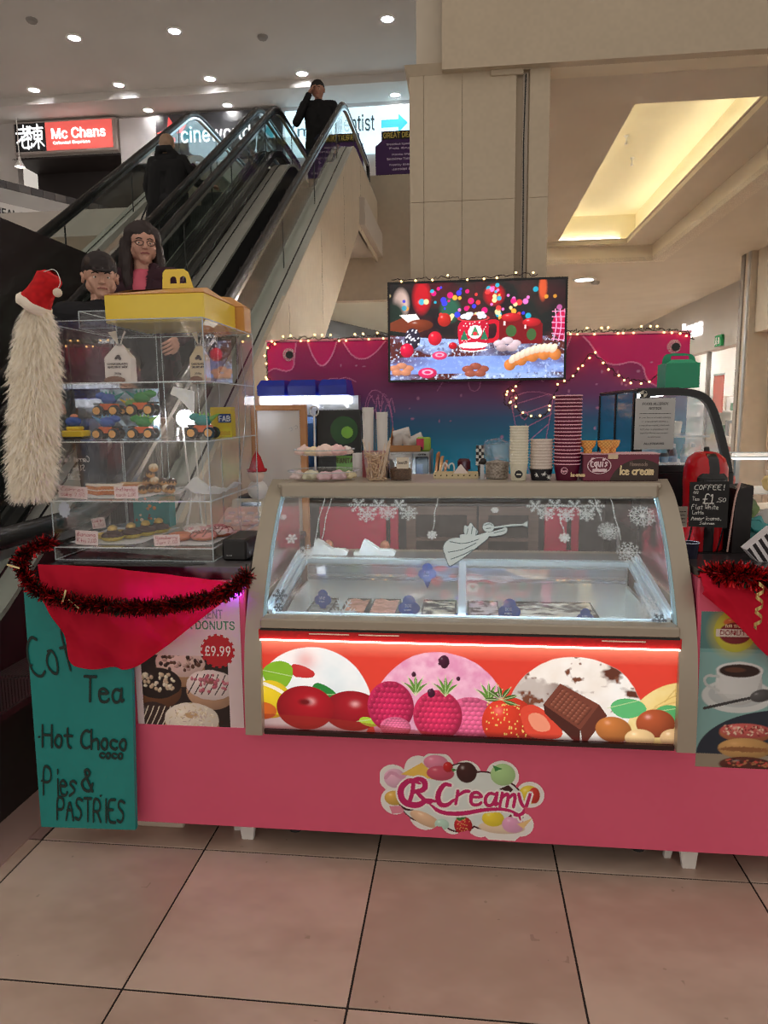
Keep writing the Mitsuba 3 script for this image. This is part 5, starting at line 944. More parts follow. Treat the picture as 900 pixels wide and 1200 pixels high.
for x0, lb in ((-.62, 'crumpled white paper on the rear ledge at the far left'), (-.43, 'peaked white paper on the rear ledge in front of the crimson door')):
    P_ = np.array([(x0, .0), (x0+.02, .0), (x0+.04, .05), (x0+.06, .04), (x0+.10, .012), (x0+.15, .010), (x0+.165, .0)]); g = Polygon(np.vstack([P_, [(x0+.16, -.012), (x0, -.012)]])); single('ledge_paper', lb, 'paper', extr(affinity.translate(g, 0, .947), .04, (0, 2.74, 0)), mat((226, 230, 232), .7))
    single('bread_roll', 'small brown roll beside the '+('left' if x0 < -.5 else 'peaked')+' paper on the ledge', 'roll', sph((x0+(.075 if x0 < -.5 else .115), 2.78, .958), 1, 2, (.02, .018, .024)), mat((150, 86, 60), .6))
# ================================================================ clear pastry display on the left counter
AX0, AX1, AY0, AY1, AZ0, AZ1 = -1.400, -.836, 2.25, 2.79, 1.003, 1.802
EDG = mat((176, 188, 194), .2, 0., .8)
k = thing('pastry_display', 'clear acrylic display case with four shelves on the left counter', 'display case'); DS = k
put(grid(np.array([[(AX0, AY0, z), (AX1, AY0, z)] for z in (AZ0, AZ1)], float)), 'clear_sheet', k, 'front_sheet', smooth=False)
put(grid(np.array([[(AX1, AY0, z), (AX1, AY1, z)] for z in (AZ0, AZ1)], float)), 'clear_sheet', k, 'right_sheet', smooth=False)
put(grid(np.array([[(AX0, AY0, z), (AX0, AY1, z)] for z in (AZ0, AZ1)], float)), 'clear_sheet', k, 'left_sheet', smooth=False)
put(grid(np.array([[(AX0, AY0, AZ1), (AX1, AY0, AZ1)], [(AX0, AY1, AZ1), (AX1, AY1, AZ1)]], float)), 'clear_sheet', k, 'top_sheet', smooth=False)
def edges(par, x0, x1, y0, y1, z0, z1, w=.0015, skip=()):
    e = []
    for x in (x0, x1):
        for y in (y0, y1): e.append(box(x-w, x+w, y-w, y+w, z0, z1))
    for z in (z0, z1):
        for y in (y0, y1): e.append(box(x0, x1, y-w, y+w, z-w, z+w))
        for x in (x0, x1): e.append(box(x-w, x+w, y0, y1, z-w, z+w))
    for q in e: put(q, EDG, par, 'edge')
edges(k, AX0, AX1, AY0, AY1, AZ0, AZ1)
SH = (1.048, 1.208, 1.408, 1.602)
for z in SH:
    put(grid(np.array([[(AX0, AY0, z), (AX1, AY0, z)], [(AX0, AY1, z), (AX1, AY1, z)]], float)), 'clear_sheet', k, 'shelf', smooth=False)
    put(box(AX0, AX1, AY0-.002, AY0+.002, z-.0035, z+.0005), mat((216, 226, 230), .2), k, 'shelf_edge'); put(box(AX1-.002, AX1+.002, AY0, AY1, z-.003, z+.0005), mat((200, 210, 216), .2), k, 'shelf_edge')
for x, x2 in ((-1.385, -1.392), (-1.22, -1.215), (-1.19, -1.195), (-1.045, -1.055), (-.97, -.965), (-.90, -.885)): put(rod((x, AY1-.04, AZ0), (x2, AY1-.04, AZ1), .0016, 5), EDG, k, 'sheet_seam')  # thin pale upright lines inside the case
put(tube(smooth_line([(AX1, 2.56, AZ0), (AX1-.03, 2.6, 1.18), (AX1+.0, 2.7, 1.5), (AX1-.05, 2.78, 1.795)], 2), .0016, 5), EDG, k, 'sheet_seam')
k = thing('clear_box', 'low clear acrylic tray at the back of the display top', 'tray'); edges(k, -1.392, -1.24, 2.50, 2.78, 1.807, 1.868, .0015); put(grid(np.array([[(-1.392, 2.5, z), (-1.24, 2.5, z)] for z in (1.807, 1.868)], float)), 'clear_sheet', k, 'sheet', smooth=False)
k = thing('display_lamp', 'glaring round white lamp on a cable in the middle of the pastry display', 'lamp')
put(sph((-1.075, 2.66, 1.478), .034, 3), WHITE, k, 'bulb', emit=(30, 32, 35)); put(tube(smooth_line([(-1.095, 2.68, 1.445), (-1.09, 2.69, 1.3), (-1.075, 2.69, 1.15), (-1.10, 2.66, 1.04), (-1.03, 2.62, 1.01), (-.95, 2.66, 1.012)], 3), .0042, 7), mat((226, 224, 222), .4), k, 'cable')
put(tube(smooth_line([(-1.06, 2.70, 1.60), (-1.055, 2.70, 1.4), (-1.05, 2.70, 1.2), (-1.04, 2.69, 1.03), (-.98, 2.6, 1.01)], 3), .0035, 7), mat((226, 224, 222), .4), k, 'cable'); put(rod((-1.115, 2.68, 1.44), (-1.12, 2.68, 1.409), .006, 8), WHITE, k, 'stem')
k = thing('cable_coil', 'coil of thin white cable on the counter inside the display', 'cable'); put(tube([(-.95+.045*math.cos(t)*(1+.1*math.sin(3*t)), 2.66+.05*math.sin(t), 1.018+.012*t/9+.006*math.sin(5*t)) for t in np.linspace(0, 17, 110)], .0024, 5), WHITE, k, 'coil')
# yellow and golden cake boxes on top
GOLD, GOLD2 = pmat('gold_card', lambda p, n, uv: mikit.mix(C((226, 194, 50)), C((242, 216, 90)), mikit.fbm(p.x*4, p.y*4, p.z*9, 3)), .32, .6), pmat('copper_card', lambda p, n, uv: mikit.mix(C((190, 130, 62)), C((214, 158, 88)), mikit.fbm(p.x*5, p.y*5, p.z*5, 3)), .35)
k = thing('cake_box', 'large shiny yellow cake box with a two hole handle on top of the display', 'box')
put(box(-1.225, -.872, 2.37, 2.70, 1.806, 1.900, .003), GOLD, k, 'body')
put(hull([(-1.225, 2.37, 1.901), (-.872, 2.37, 1.901), (-1.18, 2.45, 1.928), (-.90, 2.45, 1.928), (-1.11, 2.535, 1.944), (-.92, 2.535, 1.944), (-1.225, 2.70, 1.901), (-.872, 2.70, 1.901)]), GOLD2, k, 'lid')
h_ = affinity.translate(Polygon([(-1.075, 1.922), (-1.07, 1.985), (-1.06, 1.997), (-.992, 1.997), (-.975, 1.985), (-.955, 1.922)]), -.012, .014)
for x in (-1.044, -1.008): h_ = h_.difference(affinity.scale(Point(x, 1.974).buffer(.0125), 1, .95).union(sbox(x-.0125, 1.961, x+.0125, 1.974)))
put(extr(h_, .004, (0, 2.54, 0)), GOLD, k, 'handle')
k = thing('cake_box', 'golden orange cake box standing behind the yellow one on the display', 'box')
put(box(-.957, -.838, 2.705, 2.79, 1.806, 1.90, .003), GOLD2, k, 'body'); put(hull([(-.957, 2.705, 1.90), (-.838, 2.705, 1.90), (-.838, 2.79, 1.90), (-.957, 2.79, 1.90), (-.95, 2.74, 1.945), (-.90, 2.74, 1.94), (-.95, 2.76, 1.945), (-.90, 2.76, 1.94)]), GOLD2, k, 'lid')
# gift bags on the top shelf
def giftbag(x, y, lb, w, c, full=True):
    k = thing('gift_bag', lb, 'gift bag'); z = SH[3]+.001
    put(hull([(x+s*w, y+d, z+h) for s in (-1, 1) for d, h in ((-.022, 0), (.022, 0), (-.020, .09), (.020, .09))]+[(x+s*w*.25, y, z+.138) for s in (-1, 1)]), c, k, 'bag')
    for s in (-1, 1): put(grid(np.array([[(x, y-.004, z+.130), (x+s*.004, y+.006, z+.130)], [(x+s*w*.7, y-.012, z+.178), (x+s*w*.3, y+.012, z+.185)]], float)), 'clear_plastic' if not full else mat((206, 202, 200), .3), k, 'ruffle', smooth=False)
    put(tube([(x+.008*math.cos(t), y+.008*math.sin(t), z+.136) for t in np.linspace(0, 6.28, 13)[:-1]], .003, 6, True), mat((150, 146, 150), .3), k, 'ribbon')
    if full:
        for q, s in enumerate(('CHOCOLATE', 'AND NUT MIX')): put(extr(fit_text(s, x-w*.78, z+.065-.011*q, w*1.56, .007, True), .0012, (0, y-.0225, 0)), mat((60, 40, 46)), k, 'lettering')
        put(extr(unary_union([Point(x+.004, z+.093).buffer(.007), Point(x-.004, z+.088).buffer(.005), Point(x+.010, z+.086).buffer(.005)]), .0012, (0, y-.0215, 0)), mat((50, 36, 40)), k, 'emblem'); put(extr(fit_text('200g', x-.012, z+.03, .024, .009), .0012, (0, y-.0235, 0)), mat((60, 50, 56)), k, 'weight')
    put(sph((x-w*.2, y-.03, z+.012), 1, 3, (w*.8, .012, .014)), mat((120, 84, 66), .7), k, 'sweets')
giftbag(-1.205, 2.42, 'white tied gift bag with printed lettering on the top shelf', .048, mat((222, 216, 212), .45)); giftbag(-.945, 2.50, 'slim cream gift bag at the right of the top shelf', .030, mat((206, 190, 160), .4)); giftbag(-1.262, 2.60, 'dim clear gift bag tucked behind the white one', .035, 'clear_plastic', False)
# toy dinosaur cars on the third shelf
RUBB, HUB, ORG = mat((24, 22, 24), .5), mat((226, 170, 96), .4), mat((228, 110, 56), .35)
def dino(x, y, z, c, c2, lb, s=1., face=1, truck=False):
    k = thing('toy_car', lb, 'toy'); f = face
    if truck:
        put(box(x-.045*s, x+.05*s, y-.03*s, y+.03*s, z+.004, z+.018*s, .006*s), RUBB, k, 'track'); put(box(x-.032*s, x+.05*s, y-.033*s, y+.03*s, z+.012*s, z+.036*s, .004), mat((226, 196, 40), .35), k, 'chassis'); put(box(x-.02*s, x+.03*s, y-.022*s, y+.022*s, z+.036*s, z+.05*s, .004), mat((236, 206, 60), .35), k, 'cab'); put(box(x-.052*s, x-.042*s, y-.034*s, y+.034*s, z+.005*s, z+.045*s, .003), mat((60, 58, 60), .4), k, 'blade')
        put(sph((x, y, z+.068*s), .026*s, 2, (1.15, .8, .7)), c, k, 'head'); put(sph((x+.004, y, z+.088*s), .010*s, 2, (1.5, .8, .8)), mat((226, 150, 120)), k, 'crest'); return
    for dx in (-.030, .030):
        for dy in (-.022, .022):
            w = put(lathe([(0, -.008*s), (.014*s, -.008*s), (.0195*s, -.005*s), (.0195*s, .005*s), (.014*s, .008*s), (0, .008*s)], (x+dx*s, y+dy*s, z+.0195*s), 18, 1), RUBB, k, 'wheel')
            if dy < 0: put(lathe([(0, .001), (.006*s, .003), (.013*s, .0025), (.013*s, 0)], (x+dx*s, y+(dy-.009)*s-.003, z+.0195*s), 18, 1), HUB, w, 'hub')
    put(hull([(x+a*s, y+b*s, z+h*s) for a, b, h in [(-.036, -.016, .022), (.036, -.016, .022), (-.036, .016, .022), (.036, .016, .022), (-.026, -.02, .044), (.026, -.02, .044), (-.026, .02, .044), (.026, .02, .044)]]), ORG, k, 'chassis')
    put(box(x-.045*s, x+.045*s, y-.012*s, y+.012*s, z+.014*s, z+.022*s), RUBB, k, 'axle_bar'); put(box(x+f*.035*s-.012*s, x+f*.035*s+.012*s, y-.02*s, y+.02*s, z+.04*s, z+.046*s), RUBB, k, 'mudguard')
    put(sph((x-f*.002*s, y, z+.060*s), .026*s, 2, (1.1, .8, .75)), c, k, 'dinosaur_body'); put(sph((x+f*.026*s, y, z+.072*s), .016*s, 2, (1.35, .8, .8)), c, k, 'head'); put(rod((x-f*.02*s, y, z+.06*s), (x-f*.058*s, y, z+.082*s), .010*s, 8, .002), c2, k, 'tail')
    for i in range(4): put(trimesh.creation.cone(.006*s, .014*s, sections=6, transform=trimesh.transformations.translation_matrix([x+f*(-.02+.014*i)*s, y, z+.076*s])), c2, k, 'spike')
BL, GR, TQ = mat((50, 90, 176), .35), mat((52, 140, 70), .35), mat((40, 140, 140), .35); z3 = SH[2]+.001
GR2, BL2 = mat((130, 190, 90), .35), mat((90, 150, 200), .35)
dino(-1.362, 2.36, z3, BL, BL2, 'yellow toy bulldozer with a blue dinosaur at the left of its shelf', .95, 1, True)
dino(-1.255, 2.40, z3, BL, BL2, 'blue dinosaur toy car beside the yellow bulldozer', 1.0, 1); dino(-1.125, 2.40, z3, GR, GR2, 'green dinosaur toy car right of the blue one on the shelf', 1.0, -1)
dino(-1.268, 2.44, z3+.081, BL, TQ, 'blue dinosaur toy car stacked upon a box at the upper left', 1.02, -1); dino(-1.140, 2.44, z3+.081, GR, TQ, 'green dinosaur toy car stacked upon a box at the upper right', 1.08, 1)
dino(-.915, 2.42, z3, TQ, GR2, 'turquoise dinosaur toy car standing apart beside the yellow carton', 1.05, -1)
dino(-1.20, 2.47, z3+.084, GR2, mat((230, 200, 60), .4), 'lime dinosaur toy car half hidden between the upper two', .7, 1)
k = thing('toy_package', 'crinkled silvery clear package that holds the stacked dinosaur cars', 'package')
m = box(-1.335, -1.135, 2.51, 2.56, z3, z3+.180); m = m.subdivide().subdivide().subdivide(); m.vertices += (meshkit.noise(m.vertices*55, 3)-.5)[:, None]*[.006, .022, .003]; m.vertices[:, 2] = np.maximum(m.vertices[:, 2], z3+.0005); put(m, mat((178, 206, 226), .18, .55), k, 'foil_back', smooth=False)
put(cat([box(-1.33, -1.06, 2.405, 2.475, z3+.072, z3+.076), box(-1.33, -1.325, 2.405, 2.51, z3, z3+.076), box(-1.065, -1.06, 2.405, 2.51, z3, z3+.076)]), 'clear_plastic', k, 'inner_shelf', smooth=False)
k = thing('ice_lolly_carton', 'yellow carton with FAB lettering at the right of the toy shelf', 'carton')
put(box(-.935, -.855, 2.55, 2.60, z3, z3+.110, .002), mat((222, 196, 50), .4), k, 'box'); put(extr(sbox(-.905, 1.462, -.856, 1.494), .0012, (0, 2.55, 0)), mat((40, 60, 130)), k, 'panel'); put(extr(fit_text('FAB', -.902, 1.466, .043, .022, True), .0018, (0, 2.5495, 0)), mat((236, 240, 246)), k, 'lettering'); put(box(-.93, -.86, 2.5485, 2.55, 1.415, 1.43), mat((206, 150, 40)), k, 'band')
k = single('hanging_leaflet', 'curled white leaflet hanging under the top shelf near the lamp', 'leaflet', grid(np.array([[(-1.05+.016*i, 2.5-.01*j, 1.596-.010*j-.010*i*i*.22*(j > 0)-.004*i) for i in range(6)] for j in range(4)], float)), 'paper_white', smooth=True)
# second shelf: slices, profiteroles, papers and price cards
z2 = SH[1]+.001
def paper(x0, x1, y0, y1, z, lb, peak=None, up=.02):
    n = 14; X, Yy = np.meshgrid(np.linspace(x0, x1, n), np.linspace(y0, y1, n)); u = (X-x0)/(x1-x0); v = (Yy-y0)/(y1-y0); Z = z+up*np.clip(np.abs(u-.5)*2-.55, 0, 1)**1.5+.004*meshkit.noise(np.stack([X*25, Yy*25, X*0], -1), 2)
    if peak: Z += peak[2]*np.clip(1-np.abs(u-peak[0])/.30-np.abs(v-peak[1])/.9, 0, 1)
    return single('greaseproof_paper', lb, 'paper', grid(np.stack([X, Yy, Z], -1)), 'paper_white', smooth=True)
paper(-1.385, -1.07, 2.30, 2.62, z2, 'white paper under the cake slices on the second shelf'); paper(-1.13, -.94, 2.42, 2.60, z2, 'peaked blue white paper beside the profiteroles', (.75, .5, .062), .004); paper(-.955, -.842, 2.42, 2.62, z2, 'white paper at the right end of the second shelf', (.9, .6, .03), .03)
SPONGE = pmat('sponge', lambda p, n, uv: mikit.mix(C((176, 96, 50)), C((224, 146, 84)), mikit.noise(p.x*150, p.y*150, p.z*150)), .7); ICING = mat((232, 220, 206), .5); CHOC = pmat('chocolate', lambda p, n, uv: mikit.mix(C((44, 24, 18)), C((88, 52, 36)), mikit.fbm(p.x*80, p.y*80, p.z*80, 3)), .35)
def slice_(x, y, z, lb, r, top):
    k = thing('cake_slice', lb, 'cake slice'); g = Polygon([(-.035, -.03), (.055, 0), (-.035, .03)])
    for nm, za, zb, m_ in (('sponge', 0, .014, SPONGE), ('filling', .014, .018, ICING), ('sponge', .018, .030, SPONGE), ('topping', .030, .036, top)):
        m = extr(g.buffer(.001*(nm == 'topping')), zb-za, (0, 0, za), (1, 0, 0), (0, 1, 0)); rotz(m, r); m.apply_translation((x, y, z)); put(m, m_, k, nm)
slice_(-1.315, 2.40, z2+.004, 'orange brown carrot cake slice with pale icing at the left of its shelf', 160, ICING); slice_(-1.255, 2.40, z2+.004, 'orange cake slice beside the carrot cake slice', 200, ICING); slice_(-1.215, 2.46, z2+.004, 'thin pale cake slice behind the second price card', 20, mat((206, 170, 120), .5))
pf = [(-1.165, 2.44, .014), (-1.135, 2.45, .014), (-1.105, 2.44, .014), (-1.075, 2.45, .013), (-1.05, 2.43, .013), (-1.15, 2.46, .040), (-1.12, 2.455, .040), (-1.09, 2.46, .036), (-1.137, 2.46, .066), (-1.122, 2.455, .088), (-1.06, 2.47, .034), (-1.15, 2.42, .012)]
where = ('front left', 'left of the middle', 'middle', 'right', 'rightmost', 'second row left', 'second row middle', 'second row right', 'third row', 'topmost', 'upper right', 'nearest')
for i, (x, y, h) in enumerate(pf):
    k = thing('profiterole', f'profiterole with chocolate on the second shelf, {where[i]} of the pile', 'profiterole', 'profiteroles piled on the second shelf'); r = .0165
    put(sph((x, y, z2+.004+h), r, 2, (1, 1, .85)), mat((206, 160, 104), .6), k, 'bun', smooth=True); m = sph((x, y, z2+.004+h+.003), r*1.04, 2, (1, 1, .85)); v = m.vertices; keep = v[m.faces].mean(1)[:, 2] > z2+.004+h+.002+.006*np.sin(8*np.arctan2(v[m.faces].mean(1)[:, 1]-y, v[m.faces].mean(1)[:, 0]-x)); m.update_faces(keep); put(m, CHOC if i % 3 else mat((222, 206, 180), .5), k, 'glaze', smooth=True)
def card(x, y, z, w, h, rows, lb, tilt=0):
    k = thing('price_card', lb, 'price card'); put(rot(box(x-w/2, x+w/2, y, y+.001, z, z+h), tilt, [0, 1, 0], (x, y, z)), mat((232, 214, 214), .6), k, 'card')
    for i, s in enumerate(rows):
        g = pen_shape(s, h*.30, .0013, .12, at=(x-w*.42, z+h*(.60-.42*i)), fit=w*.84); put(rot(extr(g, .0006, (0, y, 0)), tilt, [0, 1, 0], (x, y, z)), mat((176, 36, 60)), k, 'lettering')
    put(box(x-w*.2, x+w*.2, y+.001, y+.02, z, z+.002), mat((232, 214, 214), .6), k, 'foot')
card(-1.335, 2.275, z2+.004, .105, .042, ('Carrot', 'cake 2.50'), 'pink price card for carrot cake at the left of its shelf', 4); card(-1.142, 2.275, z2+.004, .085, .042, ('Profiteroles', 'each 1.00'), 'pink price card for profiteroles in front of the slices')
k = thing('mirror_writing', 'white chalk pen writing seen in mirror image at the left of the display', 'lettering')
for i, (s, w) in enumerate((('Carrot Cake', .105), ('Slice', .045), ('2.50', .045))):
    g = affinity.scale(pen_shape(s, .020, .0017, .15, at=(0, 0), fit=w), -1, 1, origin=(0, 0)); put(extr(affinity.translate(g, -1.252-.018*i, 1.340-.030*i), .0008, (0, AY0+.002, 0)), mat((216, 214, 214), .6), k, 'lettering')
# bottom shelf: cream buns, doughnuts, cards
z1 = SH[0]+.001
paper(-1.37, -1.10, 2.29, 2.62, z1, 'white paper under the yellow cases on the bottom shelf', None, .02); paper(-1.06, -.85, 2.29, 2.56, z1, 'white paper under the doughnuts on the bottom shelf', None, .008)
YC = mat((226, 206, 90), .5)
def ruff(x, y, z, r0, r1, h, par, m_):
    m = lathe([(0, 0), (r0, 0), (r1, h), (r1-.001, h), (r0-.001, .001)], (0, 0, 0), 48); v = m.vertices; t = np.arctan2(v[:, 1], v[:, 0]); v[:, :2] *= (1+.06*np.sin(16*t)*(v[:, 2] > h*.5))[:, None]; m.vertices = v+[x, y, z]; put(m, m_, par, 'paper_case', smooth=True)
for i, (x, y) in enumerate(((-1.245, 2.36), (-1.205, 2.42), (-1.175, 2.475), (-1.148, 2.53))):
    k = thing('chocolate_bun', ('front', 'second', 'third', 'rearmost')[i]+' chocolate bun topped with a golden sweet on the bottom shelf', 'bun', 'chocolate buns with golden sweets')
    ruff(x, y, z1+.004, .030, .042, .014, k, YC); m = lathe([(0, .004), (.034, .006), (.038, .016), (.032, .026), (.02, .031), (0, .032)], (x, y, z1+.004), 28); m.vertices += (meshkit.noise(m.vertices*110, 2)-.5)[:, None]*[.005, .005, .003]; put(m, CHOC, k, 'bun', smooth=True)
    put(lathe([(0, .028), (.020, .030), (.018, .036), (0, .036)], (x, y, z1+.004), 20), CHOC, k, 'cream'); m = sph((x, y, z1+.044), .0165, 3, (1, 1, .85)); m.vertices += (meshkit.noise(m.vertices*240, 5)-.5)[:, None]*.003; put(m, mat((226, 196, 112), .25, .7), k, 'golden_sweet', smooth=False)
for x, y, c in ((-1.30, 2.40, (226, 196, 90)), (-1.27, 2.46, (206, 170, 60))):
    k = thing('custard_tart', 'plain yellow pastry in a paper case '+('near the left card' if x < -1.29 else 'behind the front bun'), 'pastry'); ruff(x, y, z1+.004, .026, .036, .014, k, YC); put(lathe([(0, .012), (.032, .012), (.02, .018), (0, .019)], (x, y, z1+.004), 20), mat(c, .5), k, 'filling', smooth=True)
def doughnut(x, y, lb, c, glaze, stripes=None, bits=None, s=1.):
    k = thing('doughnut', lb, 'doughnut'); R_, r_ = .027*s, .015*s; u, v = np.meshgrid(np.linspace(0, 2*np.pi, 33), np.linspace(0, 2*np.pi, 17)); tor = lambda k_, z0: np.stack([x+(R_+k_*np.cos(v))*np.cos(u), y+(R_+k_*np.cos(v))*np.sin(u), z0+k_*.8*np.sin(v)], -1)
    z = z1+.006+r_*.8; put(grid(tor(r_, z)), c, k, 'dough', smooth=True)
    uu, vv = np.meshgrid(np.linspace(0, 2*np.pi, 49), np.linspace(-.15, np.pi+.15, 9)); kk = r_*1.05; vv = vv+.16*np.sin(7*uu)*(np.abs(vv-np.pi/2) > 1.3)
    put(grid(np.stack([x+(R_+kk*np.cos(vv))*np.cos(uu), y+(R_+kk*np.cos(vv))*np.sin(uu), z+kk*.8*np.sin(vv)], -1)), glaze, k, 'glaze', smooth=True)
    if stripes is not None:
        for i in range(9):
            t = i*2*np.pi/9; put(tube([(x+(R_+kk*1.05*math.cos(q))*math.cos(t+.3*q), y+(R_+kk*1.05*math.cos(q))*math.sin(t+.3*q), z+kk*.85*math.sin(q)) for q in np.linspace(.2, 2.9, 8)], .0016, 5), stripes, k, 'drizzle')
    if bits is not None:
        r = np.random.default_rng(int(abs(x)*9999)); mm = []
        for i in range(46): t, q = r.random()*6.28, .4+2.2*r.random(); c0 = V3(x+(R_+kk*math.cos(q))*math.cos(t), y+(R_+kk*math.cos(q))*math.sin(t), z+kk*.85*math.sin(q)); d = r.normal(0, 1, 3)*[1, 1, .3]; d *= .004/np.linalg.norm(d); mm.append(rod(c0-d, c0+d, .0011, 4))
        put(cat(mm), bits, k, 'sprinkles', kind='stuff')
DO, WG, PG = mat((196, 116, 72), .55), mat((236, 226, 222), .35), mat((214, 140, 132), .35)
doughnut(-1.00, 2.37, 'plain brown doughnut behind the raspberry card', DO, mat((206, 128, 96), .4)); doughnut(-.965, 2.45, 'white iced doughnut with pink flecks behind the plain one', DO, WG, None, mat((206, 120, 130)), 1.1)
doughnut(-.915, 2.38, 'pink brown doughnut with drizzle at the right front', DO, PG, mat((90, 44, 36)), None, 1.1); doughnut(-.885, 2.46, 'striped doughnut at the right corner of the bottom shelf', DO, WG, mat((110, 50, 44)), None, 1.15); doughnut(-1.00, 2.52, 'frosted doughnut with white shreds at the back', DO, WG, None, mat((240, 236, 230)), 1.1); doughnut(-.925, 2.53, 'pale pink doughnut at the back right', DO, mat((232, 190, 190), .35), mat((190, 110, 120)))
card(-1.295, 2.272, z1+.002, .082, .050, ('Banana', 'King 2.00'), 'price card reading Banana King at the left front', 3); card(-1.005, 2.272, z1+.002, .092, .038, ('Raspberry', 'Jam 2.00'), 'price card for raspberry doughnuts at the right front', -2); card(-1.342, 2.45, z1+.03, .052, .040, ('Cookies', '1.50'), 'small blank looking price card standing at the back left', -8)
k = thing('biscuit_carton', 'turquoise patterned carton behind the bottom shelf', 'carton'); put(box(-1.31, -1.16, 2.66, 2.72, z1, z1+.125, .002), mat((30, 130, 130), .45), k, 'box'); r = np.random.default_rng(8)
for i in range(14): put(extr(Point(-1.30+.13*r.random(), z1+.01+.105*r.random()).buffer(.004+.004*r.random(), quad_segs=3), .001, (0, 2.66, 0)), mat([(196, 130, 70), (230, 216, 190), (120, 60, 50)][i % 3]), k, 'printed_spot')
def flake(n, r, arms, w, seed=0, round_=False):
    """a snowflake outline with n arms"""
    g = []
    for i in range(n):
        t = i*2*math.pi/n; c, s = math.cos(t), math.sin(t); g.append(LineString([(0, 0), (r*c, r*s)]).buffer(w))
        for f, l in arms:
            for q in (-1, 1): t2 = t+q*.95; g.append(LineString([(r*f*c, r*f*s), (r*f*c+r*l*math.cos(t2), r*f*s+r*l*math.sin(t2))]).buffer(w*.85))
    g = unary_union(g)
    if round_: g = g.union(Point(0, 0).buffer(r*.55).difference(Point(0, 0).buffer(r*.46))).union(Point(0, 0).buffer(r*.22))
    return g.simplify(w*.15)
A1, A2, A3 = ((.45, .3), (.72, .24)), ((.3, .2), (.55, .3), (.8, .2)), ((.62, .36),)
SNOW = mat((222, 232, 238), .5)
single('snowflake_decal', 'bluish oval snowflake doily stuck on the left of the pastry display', 'decal', extr(affinity.translate(affinity.scale(flake(10, .020, A2, .0022, 1, True), 1., 1.35), -1.354, 1.178), .0008, (0, AY0-.001, 0)), mat((190, 200, 216), .5))
# cash register and card machine right of the display
k = thing('till_table', 'dark low table behind the pastry counter that carries the till', 'table'); put(box(-1.12, -.72, 2.82, 3.14, .93, .955, .003), DGREY, k, 'top')
for x in (-1.10, -.74):
    for y in (2.84, 3.12): put(box(x-.015, x+.015, y-.015, y+.015, 0, .93), DGREY, k, 'leg')
k = thing('plush_ornament', 'small white plush ornament with a red pointed hat on the till', 'ornament'); put(sph((-.905, 3.02, 1.160), .045, 3, (1, .8, 1)), mat((226, 222, 220), .9), k, 'body', smooth=True); put(sph((-.905, 3.01, 1.225), .034, 3), mat((226, 200, 186), .8), k, 'head', smooth=True)
put(lathe([(0, 0), (.042, 0), (.044, .012), (.034, .014), (.020, .06), (0, .095)], (-.905, 3.02, 1.240), 22), mat((170, 20, 30), .8), k, 'hat', smooth=True)
k = thing('cash_register', 'beige cash register seen beside and through the pastry display', 'cash register'); BE = mat((206, 200, 186), .45)
put(hull([(-.822, 2.50, 1.003), (-.725, 2.50, 1.003), (-.822, 2.74, 1.003), (-.725, 2.74, 1.003), (-.822, 2.50, 1.055), (-.725, 2.50, 1.055), (-.822, 2.66, 1.125), (-.725, 2.66, 1.125), (-.822, 2.74, 1.125), (-.725, 2.74, 1.125)]), BE, k, 'body'); put(hull([(-.812, 2.66, 1.125), (-.735, 2.66, 1.125), (-.812, 2.74, 1.125), (-.735, 2.74, 1.125), (-.812, 2.68, 1.16), (-.735, 2.68, 1.16), (-.812, 2.73, 1.16), (-.735, 2.73, 1.16)]), BE, k, 'head')
put(hull([(-.79, 2.664, 1.133), (-.745, 2.664, 1.133), (-.79, 2.672, 1.15), (-.745, 2.672, 1.15), (-.79, 2.676, 1.15), (-.745, 2.676, 1.133)]), mat((60, 66, 76), .2), k, 'display')
for i in range(4):
    for j in range(4): put(box(-.812+.021*i, -.797+.021*i, 2.525+.03*j, 2.545+.03*j, 1.064+.0131*j, 1.0745+.0131*j, .002), mat(((232, 230, 224), (190, 200, 206))[(i+j) % 2], .4), k, 'key')
for q in [q for q in scene if q.startswith('cash_register__')]: scene[q]['to_world'] = T().translate([.60, .345, -.046]).scale([2.0, 1, 1])
k = thing('receipt_printer', 'black box shaped receipt printer in front of the register', 'printer'); put(box(-.812, -.728, 2.27, 2.46, 1.002, 1.075, .006), mat((18, 17, 19), .3), k, 'body')
for i in range(3): put(extr(Point(-.795+.007*i, 1.02).buffer(.002), .001, (0, 2.27, 0)), STEEL, k, 'button')
# ================================================================ cloth, tinsel, hat
def sheet_cloth(top, bot, y0, y1, label, m_, fold=.006, seed=1, nu=60, nv=30):
    t, b = resample(smooth_line(top, 2), nu), resample(smooth_line(bot, 2), nu); P_ = []
    for j in range(nv):
        f = j/(nv-1); q = t*(1-f)+b*f; x, z = q[:, 0], q[:, 1]; y = y0+(y1-y0)*np.sin(f*1.57)+fold*(np.sin(x*38+f*7+seed)+.6*np.sin(x*71-f*11)+1.2*np.sin(x*23+z*40+seed))*(.25+f)-.012*np.sin(f*3.14); P_.append(np.stack([x, y, z], 1))
    return single('draped_cloth', label, 'cloth', grid(np.array(P_)), m_, smooth=True)
sheet_cloth([(-1.392, 1.012), (-1.2, 1.008), (-.95, .985), (-.70, .955)], [(-1.352, .885), (-1.292, .70), (-1.23, .668), (-1.10, .668), (-1.02, .70), (-.785, .885), (-.70, .945)], 2.136, 2.102, 'translucent red cloth draped over the left counter edge', 'tissue_red', .009, 1)
sheet_cloth([(.70, 1.008), (.85, 1.0), (1.05, 1.0), (1.25, 1.0)], [(.705, .95), (.80, .87), (.90, .755), (1.02, .70), (1.2, .78)], 2.155, 2.125, 'translucent red cloth draped over the right counter edge', 'tissue_red', .005, 4)
